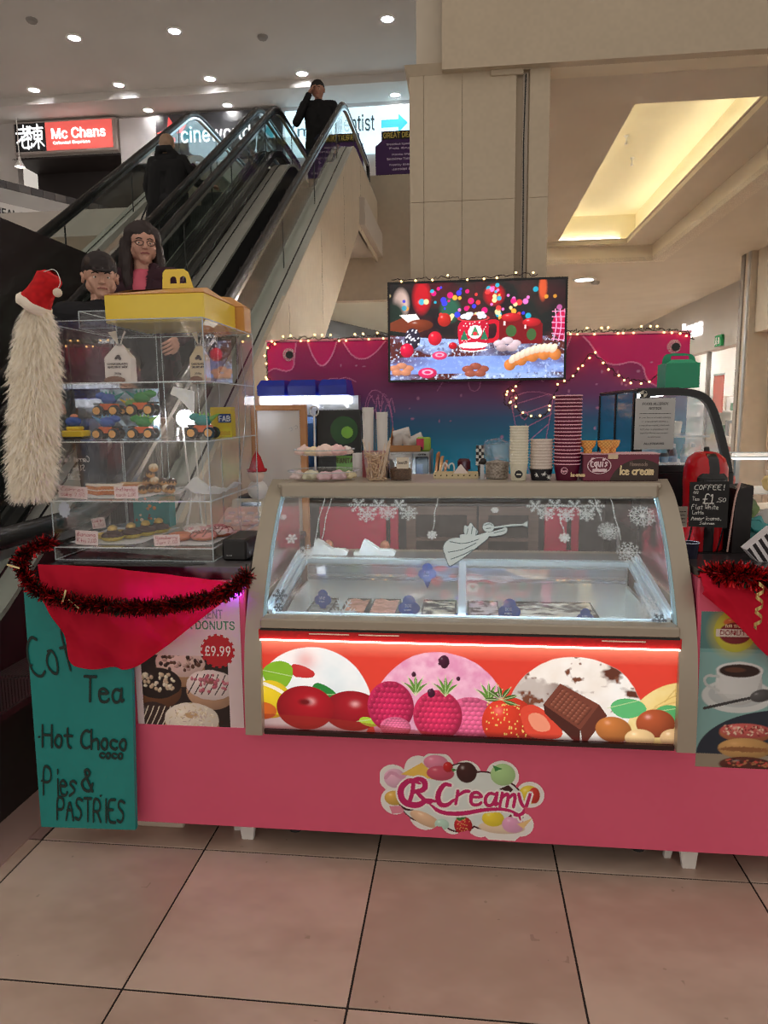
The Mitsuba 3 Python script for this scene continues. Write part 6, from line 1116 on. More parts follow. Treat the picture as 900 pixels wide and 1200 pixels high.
k = thing('led_strip', 'magenta light strip along the edge of the left counter', 'light'); put(rod((-1.405, 2.158, .915), (-.715, 2.158, .915), .004, 6), WHITE, k, 'strip', emit=(3.2, .1, 9)); put(rod((-1.418, 2.160, .922), (-1.405, 2.160, .922), .005, 6), WHITE, k, 'end', emit=(3, 3, 14))
def tinsel(label, path, r, n, cols, seed, grp=None, name='tinsel_garland', L=1., gold=.1):
    k = thing(name, label, 'tinsel garland'); rg = np.random.default_rng(seed); p = resample(smooth_line(path, 2), 200); put(tube(p[::4], .003, 5), mat((60, 20, 24), .4, .5), k, 'core')
    i = rg.integers(0, 199, n); f = rg.random(n)[:, None]; base = p[i]*(1-f)+p[i+1]*f; d = rg.normal(0, 1, (n, 3)); d /= np.linalg.norm(d, axis=1)[:, None]; ln = r*(.55+.55*rg.random(n))[:, None]*L; tip = base+d*ln; s = np.cross(d, rg.normal(0, 1, (n, 3))); s /= np.linalg.norm(s, axis=1)[:, None]+1e-9; w = r*.085
    v = np.stack([base-s*w, base+s*w, tip+s*w*.6, tip-s*w*.6], 1).reshape(-1, 3); q = np.arange(n)[:, None]*4; fc = np.vstack([q+[0, 1, 2], q+[0, 2, 3]]); c = np.repeat(lin(np.array(cols, float)[rg.integers(0, len(cols), n)]), 4, 0)
    put(trimesh.Trimesh(v, fc, process=False), 'foil', k, 'strands', color=c, smooth=False, kind='stuff'); return k, p
RED = [(196, 22, 34), (150, 12, 24), (214, 40, 46), (60, 12, 16), (30, 40, 28), (110, 10, 20)]; DKR = [(150, 14, 26), (96, 10, 20), (40, 34, 26), (26, 40, 26), (60, 12, 16), (176, 26, 34)]
k, p = tinsel('thick dark red tinsel garland looped along the left counter', [(-1.37, 2.20, 1.08), (-1.455, 2.13, 1.045), (-1.42, 2.10, .985), (-1.385, 2.09, .938), (-1.30, 2.08, .912), (-1.20, 2.075, .898), (-1.08, 2.072, .886), (-.94, 2.072, .896), (-.81, 2.075, .916), (-.71, 2.08, .952), (-.665, 2.08, 1.0)], .034, 6500, RED+DKR, 1)
k, p = tinsel('red tinsel garland along the top of the right counter', [(.735, 2.17, 1.0), (.79, 2.11, 1.02), (.85, 2.11, 1.005), (.90, 2.11, .995), (1.0, 2.11, .985), (1.2, 2.11, 1.0)], .042, 4200, RED+[(230, 30, 40)], 2)
for x, z, r in ((-1.235, .900, 40), (-1.265, .925, 110), (-1.43, 1.02, 15)):
    single('gold_streamer', 'short gold foil streamer on the left tinsel garland, '+('lower' if z < .91 else 'upper' if z < 1 else 'leftmost')+' one', 'streamer', rot(box(x-.022, x+.022, 2.062, 2.064, z-.003, z+.003), r, [0, 1, 0], (x, 2.06, z)), mat((226, 206, 150), .2, .7))
k = thing('curled_ribbon', 'curled gold ribbon hanging from the right tinsel garland', 'ribbon'); t = np.linspace(0, 1, 60); P_ = np.stack([np.stack([.835+.010*np.sin(t*19)+.012*t*0+w*0, 2.055+.010*np.cos(t*19), 1.0-.13*t+w], -1) for w in (-.006, .006)], 0); put(grid(P_), mat((214, 186, 120), .2, .7), k, 'curl', smooth=True)
# white tinsel with a red hat at the left of the display
k = thing('white_tinsel', 'long bushy white tinsel hanging at the left of the pastry display', 'tinsel'); rg = np.random.default_rng(6); N = 15000
hh = rg.random(N)**.9; zz = 1.835-.60*hh; cx = -1.345-.070*hh; rad = np.interp(hh, [0, .08, .3, .8, 1], [.035, .055, .078, .080, .060]); th = rg.random(N)*2*np.pi; rr = rad*np.sqrt(rg.random(N)); b_ = np.stack([cx+rr*np.cos(th), 2.165+.6*rr*np.sin(th), zz], 1); d = np.stack([np.cos(th)*.8+rg.normal(0, .4, N), np.sin(th)*.7+rg.normal(0, .4, N), -.9-.8*rg.random(N)], 1); d /= np.linalg.norm(d, axis=1)[:, None]; tp = b_+d*(.022+.02*rg.random(N))[:, None]; s = np.cross(d, rg.normal(0, 1, (N, 3))); s /= np.linalg.norm(s, axis=1)[:, None]; w = .0011
v = np.stack([b_-s*w, b_+s*w, tp+s*w*.5, tp-s*w*.5], 1).reshape(-1, 3); q = np.arange(N)[:, None]*4; c = np.repeat(lin(np.array([(250, 244, 230), (240, 234, 222), (252, 248, 238), (228, 222, 210)], float)[rg.integers(0, 4, N)]), 4, 0); put(trimesh.Trimesh(v, np.vstack([q+[0, 1, 2], q+[0, 2, 3]]), process=False), 'tinted_matt', k, 'strands', color=c, smooth=False, kind='stuff')
put(tube([(-1.345, 2.165, 1.84), (-1.36, 2.165, 1.7), (-1.385, 2.165, 1.5), (-1.41, 2.165, 1.25)], .006, 6), WHITE, k, 'core'); put(rod((-1.345, 2.165, 1.835), (-1.396, 2.252, 1.80), .003, 5), WHITE, k, 'hook')
k = thing('santa_hat', 'small red felt hat with a white band on top of the white tinsel', 'hat'); A, B = V3(-1.352, 2.165, 1.842), V3(-1.285, 2.165, 1.935); x, y, z = frame(B-A)
def hatcap(prof, m_, nm, wob=0.):
    m = lathe(prof, (0, 0, 0), 26); v = m.vertices; v = v+(meshkit.noise(v*40, 4)-.5)[:, None]*wob; m.vertices = A+v[:, :1]*x+v[:, 1:2]*y*.8+v[:, 2:]*z; put(m, m_, k, nm, smooth=True)
pmat('felt_red', lambda p, n, uv: mikit.mix(C((176, 10, 18)), C((206, 24, 30)), mikit.noise(p.x*90, p.y*90, p.z*90)), .9); hatcap([(0, .0), (.052, .0), (.056, .012), (.048, .04), (.044, .07), (.046, .10), (.030, .115), (0, .112)], 'felt_red', 'crown', .012); hatcap([(.045, -.016), (.060, -.014), (.066, 0), (.060, .014), (.048, .016)], mat((232, 220, 204), .9), 'band', .008)
put(sph((-1.262, 2.15, 1.875), .014, 2), mat((220, 206, 186), .9), k, 'pompom'); put(tube(smooth_line([(-1.29, 2.13, 1.935), (-1.25, 2.13, 1.945), (-1.235, 2.13, 1.90), (-1.26, 2.14, 1.88)], 2), .0012, 5), WHITE, k, 'thread')
# ================================================================ decals on the cabinet glass (drawn in x and the arc length of the glass)
def on_glass(shape, x, z, d=-.0015, t=.0008):
    m = extr(shape, t, (0, 0, 0), (1, 0, 0), (0, 1, 0)); v = m.vertices; e = .004
    if (shape.bounds[3]-shape.bounds[1]) > .05: m = m.subdivide(); v = m.vertices
    s = s_of_z(z)+v[:, 1]; yz = np.array([prof(a, .008+d-b) for a, b in zip(s, v[:, 2])]); m.vertices = np.stack([x+v[:, 0], yz[:, 0], yz[:, 1]], 1); return m
def decal(shape, x, z, lb, c=SNOW, grp=None, nm='snowflake_decal'): return single(nm, lb, 'decal', on_glass(shape, x, z), c, grp)
GB = mat((206, 222, 232), .5); DKD = mat((92, 104, 116), .5)
decal(flake(6, .020, A1, .0016), -.582, 1.075, 'small snowflake decal highest at the left of the glass'); decal(flake(8, .029, A2, .0011), -.522, 1.035, 'round snowflake decal hanging on a string at the left of the glass'); decal(flake(6, .012, A3, .0014), -.478, 1.062, 'tiny snowflake decal on the second left string')
decal(flake(6, .024, A2, .0013), -.598, .905, 'dark thin snowflake decal low at the left edge of the glass', DKD); decal(flake(6, .042, A1, .0020), -.385, .862, 'large white outlined snowflake decal over the left pan', GB); decal(flake(6, .016, A3, .0014), -.6, .87, 'broken dark snowflake decal at the lower left corner', DKD)
decal(flake(8, .017, A1, .0016, 0, True), -.105, 1.09, 'round bauble decal left of the angel'); decal(flake(6, .012, A3, .0020), .105, 1.165, 'small snowflake decal right of the angel'); decal(flake(8, .018, A2, .0015), .328, 1.085, 'pointed snowflake decal over the right crimson door')
decal(flake(12, .036, A2, .0010), .470, 1.105, 'round snowflake decal on the left of two strings at the right'); decal(flake(10, .040, A2, .0010), .525, 1.045, 'spiky snowflake decal low on a string at the right'); decal(flake(12, .046, A1, .0013), .585, 1.15, 'largest snowflake decal in the upper right corner'); decal(flake(10, .036, A2, .0010), .565, .89, 'snowflake decal low at the right edge of the glass')
decal(flake(6, .022, A1, .0016), .598, .855, 'dark snowflake decal at the lower right corner', DKD); decal(flake(6, .012, A3, .0014), -.625, 1.14, 'little snowflake decal in the upper left corner')
def cluster(x0, x1, n, lb, seed):
    r = np.random.default_rng(seed)
    for i in range(n):
        x = x0+(x1-x0)*(i+.5)/n; z = 1.176-.026*(i % 2)+.006*r.random(); decal(flake(8 if i % 2 else 6, .028+.007*r.random(), A2, .0013), x, z, f'white snowflake decal number {("one", "two", "three", "four", "five", "six", "seven")[i]} from the left in the {lb} border', SNOW, f'snowflakes of the {lb} border')
cluster(-.385, -.17, 6, 'left upper', 1); cluster(.225, .455, 7, 'right upper', 2)
for i, (x, z0, z1_) in enumerate(((-.502, 1.06, 1.20), (-.478, 1.07, 1.20), (-.103, 1.105, 1.20), (.452, 1.135, 1.20), (.505, 1.08, 1.20), (.328, 1.10, 1.155), (-.56, 1.00, 1.05))):
    s0, s1 = s_of_z(z0), s_of_z(z1_); pts = []
    for s in np.linspace(0, 1, 9): y, z = prof(s0+(s1-s0)*s, .006); pts.append((x+.012*s*(1 if x < 0 else -1)+.002*math.sin(s*9), y, z))
    k = thing('decal_string', 'thin white string decal holding a snowflake, '+('first', 'second', 'third', 'fourth', 'fifth', 'sixth', 'lower left')[i]+(' from the left' if i < 6 else ' one'), 'decal'); put(tube(pts, .0013, 5), SNOW, k, 'string'); put(cat([sph(pts[j], .0032, 1) for j in (2, 4, 6)]), SNOW, k, 'beads', kind='stuff')
k = thing('angel_decal', 'white angel decal blowing a long horn in the middle of the glass', 'decal')
dress = Polygon(smooth_line([(-.10, .0), (-.078, .034), (-.02, .036), (.03, .050), (.055, .062), (.052, .036), (.035, .02), (-.02, -.03), (-.066, -.066), (-.078, -.07), (-.09, -.03)], 2, True)); wing = unary_union([Polygon(smooth_line([(-.03, .045), (-.028, .09), (-.015, .075), (-.008, .10), (.004, .078), (.02, .06), (.005, .038)], 2, True)), Polygon(smooth_line([(-.04, .03), (-.045, .05), (-.01, .048), (.01, .03)], 2, True))])
sleeve = Polygon(smooth_line([(.03, .05), (.09, .068), (.115, .082), (.112, .052), (.06, .04)], 2, True)); horn = Polygon([(.06, .078), (.125, .090), (.165, .092), (.182, .104), (.18, .080), (.165, .086), (.125, .083), (.06, .072)]); head = Point(.052, .078).buffer(.019)
put(on_glass(unary_union([dress, wing, sleeve, horn, head]).buffer(.0018), .03, 1.055, -.0012), mat((70, 92, 104), .5), k, 'outline'); put(on_glass(unary_union([dress, wing, sleeve, horn, head]), .03, 1.055, -.0022), mat((216, 232, 236), .5), k, 'figure')
ln = [[(-.075, .02), (-.03, .01), (.02, .03)], [(-.08, -.02), (-.03, -.01), (.01, .015)], [(-.07, -.045), (-.03, -.028), (.0, -.01)], [(-.02, .05), (-.015, .07)], [(-.005, .05), (0, .08)], [(.01, .045), (.012, .065)], [(.04, .085), (.055, .093), (.065, .085)], [(.045, .072), (.06, .074)], [(.07, .055), (.105, .065)]]
put(on_glass(unary_union([LineString(smooth_line(q, 2)).buffer(.0013) for q in ln]), .03, 1.055, -.0030), mat((96, 120, 130), .5), k, 'drawn_lines')
# ================================================================ right end: cake case, coffee machine, bags
k = thing('cake_case', 'black framed curved glass cake case with white shelves at the right', 'display case'); CZ = 1.013
BK = mat((18, 17, 19), .3); Y0, Y1 = 2.78, 3.55
pc = smooth_line([(.645, 1.255), (.645, 1.563), (.75, 1.571), (.84, 1.568), (.90, 1.548), (.935, 1.50), (.965, 1.41), (.995, 1.305), (1.005, 1.255)], 2)
ring = Polygon(pc)
def rim(y): return extr(ring.difference(ring.buffer(-.026)), .03, (0, y+.03, 0))
for y in (Y0, Y1-.03): put(rim(y), BK, k, 'end_frame')
for y in (Y0+.015, Y1-.015): put(extr(ring.buffer(-.012), .002, (0, y, 0)), 'clear_sheet', k, 'end_glass')
cg = pc[(pc[:, 0] > .72) & (pc[:, 1] > 1.27)]; put(grid(np.array([[(x, Y0+.03, z), (x, Y1-.03, z)] for x, z in cg])), 'clear_sheet', k, 'curved_glass', smooth=True)
put(box(.648, .80, Y0, Y1, 1.558, 1.572, .004), BK, k, 'top'); put(box(.64, 1.01, Y0, Y1, CZ+.02, 1.255, .004), mat((14, 13, 15), .25), k, 'base'); [put(box(x-.015, x+.015, y-.015, y+.015, CZ, CZ+.02), BK, k, 'foot') for x in (.67, .97) for y in (2.82, 3.5)]
for y0, y1 in ((Y0+.03, 3.16), (3.14, Y1-.03)):
    d = put(box(.646, .650, y0, y1, 1.27, 1.555), mat((30, 110, 150), .15), k, 'sliding_door'); [put(box(.641, .652, y, y+.02, 1.265, 1.557), BK, d, 'stile') for y in (y0, y1-.02)]
put(box(.66, .99, Y0+.035, Y1-.035, 1.256, 1.262), mat((216, 220, 220), .3), k, 'deck'); put(box(.665, .93, Y0+.05, Y1-.05, 1.385, 1.390), 'clear_plastic', k, 'glass_shelf'); put(box(.665, .93, Y0+.047, Y0+.051, 1.384, 1.391), mat((206, 216, 220), .2), k, 'shelf_edge')
put(rod((.75, Y0+.06, 1.548), (.75, Y1-.06, 1.548), .008, 8), WHITE, k, 'tube_light', emit=(6, 6, 5.6)); put(box(.80, .86, 3.2, 3.5, 1.262, 1.275, .003), mat((206, 160, 90), .4), k, 'tray')
for i, (x, y) in enumerate(((.79, 2.92), (.83, 2.94), (.87, 2.92), (.91, 2.95))):
    b = thing('water_bottle', ('first', 'second', 'third', 'fourth')[i]+' small clear water bottle from the left in the cake case', 'bottle', 'water bottles in the cake case'); put(lathe([(0, 0), (.016, 0), (.017, .05), (.008, .075), (.007, .085), (0, .085)], (x, y, 1.263), 16), GL, b, 'bottle', smooth=True); put(lathe([(.0082, .078), (.0082, .092), (0, .092)], (x, y, 1.263), 12), mat((220, 226, 232), .4), b, 'cap'); put(lathe([(.0172, .02), (.0172, .042)], (x, y, 1.263), 16), mat((170, 200, 226), .4), b, 'label')
for i, (x, y, c) in enumerate(((.74, 3.0, (210, 200, 190)), (.80, 3.1, (150, 160, 150)), (.86, 3.05, (226, 222, 214)))):
    b = thing('cake_tub', ('beige', 'grey green', 'white')[i]+' plastic tub on the upper shelf of the cake case', 'tub'); put(lathe([(0, 0), (.026, 0), (.031, .045), (.031, .05), (0, .052)], (x, y, 1.391), 18), mat(c, .4), b, 'tub')
k = thing('allergy_notice', 'grey printed food allergy notice taped to the end of the cake case', 'notice'); put(box(.640, .784, 2.776, 2.778, 1.342, 1.534), mat((178, 178, 176), .5), k, 'sheet')
for i, (s, x, w, h) in enumerate((('FOOD ALLERGY', .665, .095, .010), ('NOTICE', .69, .045, .010))): put(extr(fit_text(s, x, 1.508-.017*i, w, h, True), .0008, (0, 2.776, 0)), mat((60, 60, 60)), k, 'lettering')
put(box(.655, .770, 2.7753, 2.776, 1.476, 1.478), mat((70, 70, 70)), k, 'rule')
for i, (s, x, w) in enumerate((('If you have a food allergy', .655, .115), ('or a special dietary', .662, .10), ('requirement please', .658, .108), ('inform a member of', .662, .10), ('staff before you order', .660, .104), ('thank you', .69, .045))): put(extr(fit_text(s, x, 1.458-.0145*i, w, .0065), .0008, (0, 2.776, 0)), mat((86, 86, 86)), k, 'lettering')
put(extr(fit_text('ALLERGENS', .675, 1.360, .075, .008, True), .0008, (0, 2.776, 0)), mat((66, 66, 66)), k, 'lettering')
k = thing('round_sticker', 'small round silver and black sticker at the corner of the cake case', 'sticker'); put(lathe([(0, 0), (.013, 0), (.013, .002), (0, .002)], (.668, 2.778, 1.550), 20, 1), mat((190, 186, 170), .3), k, 'disc'); put(extr(Polygon([(.668, 1.550), (.679, 1.552), (.675, 1.560), (.668, 1.562)]).union(Polygon([(.668, 1.550), (.657, 1.548), (.661, 1.540), (.668, 1.538)])), .001, (0, 2.776, 0)), BLACK, k, 'mark')
k = thing('gable_box', 'green gable carton with a carry handle on top of the cake case', 'carton'); GRN = mat((34, 142, 104), .45)
put(hull([(x, y, z) for x in (.762, .886) for y, z in ((2.84, 1.573), (2.96, 1.573), (2.84, 1.665), (2.96, 1.665))]), GRN, k, 'body')
g = Polygon(smooth_line([(.762, 1.662), (.764, 1.69), (.780, 1.706), (.868, 1.704), (.884, 1.688), (.886, 1.662)], 1)).difference(sbox(.80, 1.674, .856, 1.690).buffer(.006)); put(extr(g, .004, (0, 2.902, 0)), GRN, k, 'handle')
for s in (-1, 1): put(hull([(.764, 2.90+s*.059, 1.664), (.884, 2.90+s*.059, 1.664), (.790, 2.90+s*.03, 1.680), (.860, 2.90+s*.03, 1.680), (.764, 2.90+s*.055, 1.664), (.884, 2.90+s*.055, 1.664)]), mat((46, 156, 116), .45), k, 'flap')
# red capsule coffee machine with a chalk board in front
k = thing('coffee_machine', 'glossy red rounded coffee machine with a black stripe behind the chalk board', 'coffee machine'); RD = mat((178, 14, 26), .14)
sec = lambda w, d, z, y: [(.815+w*math.cos(t), y+d*math.sin(t), z) for t in np.linspace(0, 2*np.pi, 25)[:-1]]
lay = [(.060, .060, 1.014), (.066, .066, 1.02), (.066, .066, 1.10), (.068, .07, 1.20), (.070, .085, 1.25), (.068, .09, 1.295), (.058, .075, 1.328), (.036, .045, 1.346), (.004, .005, 1.352)]
P_ = np.array([[*sec(w, d, z, 2.50), sec(w, d, z, 2.50)[0]] for w, d, z in lay]); put(grid(P_), RD, k, 'body', smooth=True); put(box(.755, .875, 2.43, 2.57, 1.013, 1.016), BLACK, k, 'underside')
P_ = np.array([[(.815+.016*s, 2.50-d*1.012*math.sqrt(max(1-(.016*s/max(w, .017))**2, 0)), z) for s in (-1, -.5, 0, .5, 1)] for w, d, z in lay[:-1]]+[[(.815+.016*s, 2.50+d*1.012, z+.001) for s in (-1, -.5, 0, .5, 1)] for w, d, z in lay[-2:-5:-1]]); put(grid(P_), mat((26, 24, 28), .15), k, 'stripe', smooth=True)
put(lathe([(0, 0), (.009, 0), (.009, .014), (.005, .018), (0, .018)], (.815, 2.50, 1.348), 14), BLACK, k, 'knob'); put(hull([(.815+.048*math.cos(t), 2.43-.03*abs(math.sin(t)), z) for t in np.linspace(0, math.pi, 12) for z in (1.222, 1.268)]+[(.815+.036*math.cos(t), 2.43-.02*abs(math.sin(t)), 1.282) for t in np.linspace(0, math.pi, 12)]), BLACK, k, 'spout_head'); put(hull([(.815+.034*math.cos(t), 2.405-.018*abs(math.sin(t)), z) for t in np.linspace(0, math.pi, 10) for z in (1.225, 1.262)]), mat((70, 70, 74), .12, .4), k, 'capsule_holder')
k = thing('chalk_board', 'black price board with chalked coffee prices in front of the red machine', 'menu board'); put(hull([(x, y, z) for x, z in ((.731, 1.258), (.853, 1.260), (.853, 1.108), (.733, 1.112)) for y in (2.382, 2.388)]), mat((18, 17, 18), .7), k, 'slate'); [put(rod((x, 2.388, 1.115), (x, 2.44, 1.014), .003, 6), BLACK, k, 'prop') for x in (.745, .845)]
CH = mat((206, 204, 200), .8)
for s, x, z, w, h in (('COFFEE!', .744, 1.232, .095, .018), ('OR', .742, 1.219, .016, .010), ('Tea', .740, 1.197, .022, .014), ('£1', .772, 1.187, .036, .034), ('.50', .815, 1.192, .030, .015), ('Flat White', .738, 1.168, .085, .018), ('Latte', .742, 1.152, .036, .014), ('Americano.', .738, 1.132, .095, .014), ('Salmon', .765, 1.118, .048, .011)):
    if s == 'Salmon': s = 'Sahnee'
    g = pen_shape(s, 1., .12, .12); b = g.bounds; g = affinity.translate(affinity.scale(affinity.translate(g, -b[0], -b[1]), w/(b[2]-b[0]), h/(b[3]-b[1]), origin=(0, 0)), x, z); put(extr(g, .0008, (0, 2.382, 0)), CH, k, 'lettering')
k = thing('milk_bottle', 'clear drink bottle standing on the case base left of the red machine', 'bottle'); put(lathe([(0, 0), (.022, 0), (.024, .06), (.022, .10), (.010, .125), (.010, .14), (0, .14)], (.715, 2.62, 1.013), 18), mat((60, 60, 70), .12), k, 'body'); put(lathe([(0, .14), (.012, .14), (.012, .155), (0, .155)], (.715, 2.62, 1.013), 14), BLACK, k, 'cap'); put(lathe([(.0245, .03), (.0252, .07)], (.715, 2.62, 1.013), 18), mat((150, 150, 156), .4), k, 'label')
k = thing('slip_of_paper', 'strip of printed paper tucked beside the chalk board', 'paper'); put(box(.712, .745, 2.44, 2.442, 1.10, 1.17), mat((186, 180, 166), .6), k, 'sheet')
for i in range(4): put(box(.717, .738, 2.4392, 2.44, 1.115+.012*i, 1.118+.012*i), mat((90, 86, 84)), k, 'printed_line')
k = thing('dark_bag', 'tall matt black carton right of the coffee machine', 'carton'); put(hull([(x, y, z) for x, y in ((.892, 2.44), (.952, 2.45), (.892, 2.56), (.952, 2.56)) for z in (1.013,)]+[(.896, 2.44, 1.228), (.955, 2.45, 1.238), (.896, 2.56, 1.228), (.955, 2.56, 1.238)]), mat((26, 22, 24), .6), k, 'box')
put(tube(smooth_line([(.893, 2.43, 1.235), (.905, 2.425, 1.26), (.885, 2.42, 1.20), (.880, 2.425, 1.10), (.875, 2.43, 1.02)], 2), .003, 6), mat((206, 170, 160), .5), k, 'cord')
k = thing('striped_gift_bag', 'black and white striped paper bag at the right edge on the counter', 'bag')
t = Polygon([(.890, 1.050), (.965, 1.12), (1.06, 1.10), (1.06, 1.012), (.925, 1.012)]); put(extr(t, .05, (0, 2.36, 0)), mat((226, 222, 224), .5), k, 'bag')
for i in range(14):
    q = affinity.rotate(sbox(.70, .86+.022*i, 1.25, .871+.022*i), -56, origin=(.95, 1.03)).intersection(t.buffer(-.001))
    if q.area > 1e-5: put(extr(q, .001, (0, 2.310, 0)), mat((30, 24, 28), .5), k, 'stripe')
k = thing('teal_pouch', 'crumpled teal and grey pouch behind the striped bag', 'pouch'); m = sph((.975, 2.50, 1.075), 1, 3, (.05, .035, .062)); m.vertices += (meshkit.noise(m.vertices*45, 6)-.5)[:, None]*.03; m.vertices[:, 2] = np.maximum(m.vertices[:, 2], 1.0135); put(m, mat((40, 130, 130), .4), k, 'pouch', smooth=False)
m = sph((1.03, 2.54, 1.08), 1, 3, (.04, .03, .066)); m.vertices += (meshkit.noise(m.vertices*40, 9)-.5)[:, None]*.03; m.vertices[:, 2] = np.maximum(m.vertices[:, 2], 1.0135); single('grey_pouch', 'crumpled grey foil pouch at the right edge behind the striped bag', 'pouch', m, mat((170, 166, 162), .3, .3))
k = thing('dark_cup', 'dark glass tumbler at the foot of the coffee machine', 'cup'); put(cupshape(.735, 2.36, 1.013, .022, .026, .05), mat((30, 30, 50), .12), k, 'cup'); put(tube([(.735+.0262*math.cos(t), 2.36+.0262*math.sin(t), 1.063) for t in np.linspace(0, 6.28, 25)[:-1]], .0016, 5, True), mat((190, 200, 220), .15), k, 'rim')
# second counter beyond, on the right
k = thing('far_counter', 'white topped counter beyond the cake case at the right edge', 'counter'); put(box(1.03, 2.3, 2.92, 3.5, .1, 1.02), mat((150, 140, 130), .5), k, 'body'); put(box(1.02, 2.3, 2.90, 3.52, 1.02, 1.045, .004), mat((216, 206, 190), .4), k, 'worktop'); put(box(1.05, 2.28, 2.95, 3.48, 0, .1), DGREY, k, 'plinth')
k = thing('sweet_case', 'clear acrylic case of wrapped sweets at the right edge of the picture', 'display case'); edges(k, 1.035, 1.6, 2.95, 3.25, 1.047, 1.30, .0022); put(grid(np.array([[(1.035, 2.95, z), (1.6, 2.95, z)] for z in (1.047, 1.30)])), 'clear_sheet', k, 'front_sheet', smooth=False); put(grid(np.array([[(1.035, 2.95, 1.30), (1.6, 2.95, 1.30)], [(1.035, 3.25, 1.30), (1.6, 3.25, 1.30)]])), 'clear_sheet', k, 'top_sheet', smooth=False); put(box(1.04, 1.595, 2.955, 3.245, 1.15, 1.154), WHITE, k, 'shelf')
r = np.random.default_rng(12)
for i in range(10):
    x, y = 1.07+.055*i, 3.0+.16*r.random(); up_ = i % 2; c = [(206, 196, 180), (190, 60, 46), (120, 150, 90), (222, 190, 110), (170, 160, 160)][i % 5]
    b = thing('sweet_bag', ('cream', 'red', 'green', 'golden', 'grey')[i % 5]+' tied sweet bag '+('on the shelf' if up_ else 'on the floor')+' of the sweet case, '+('nearer' if i < 5 else 'farther')+' one', 'sweet bag', 'sweet bags in the acrylic case'); z = 1.155 if up_ else 1.0475
    m = sph((x, y, z+.034), 1, 2, (.026, .022, .034)); m.vertices += (meshkit.noise(m.vertices*60, i)-.5)[:, None]*.014; m.vertices[:, 2] = np.maximum(m.vertices[:, 2], z); put(m, mat(c, .4), b, 'bag'); put(rod((x, y, z+.06), (x, y, z+.085), .004, 7, .012), 'clear_plastic', b, 'tie')
k = thing('strip_lamp', 'bright white strip lamp fixed above the far counter', 'lamp'); put(box(1.24, 1.62, 3.42, 3.46, 1.255, 1.285, .004), WHITE, k, 'tube', emit=(1.6, 1.55, 1.4)); [put(box(x, x+.02, 3.46, 3.48, 1.045, 1.28), STEEL, k, 'bracket') for x in (1.26, 1.58)]
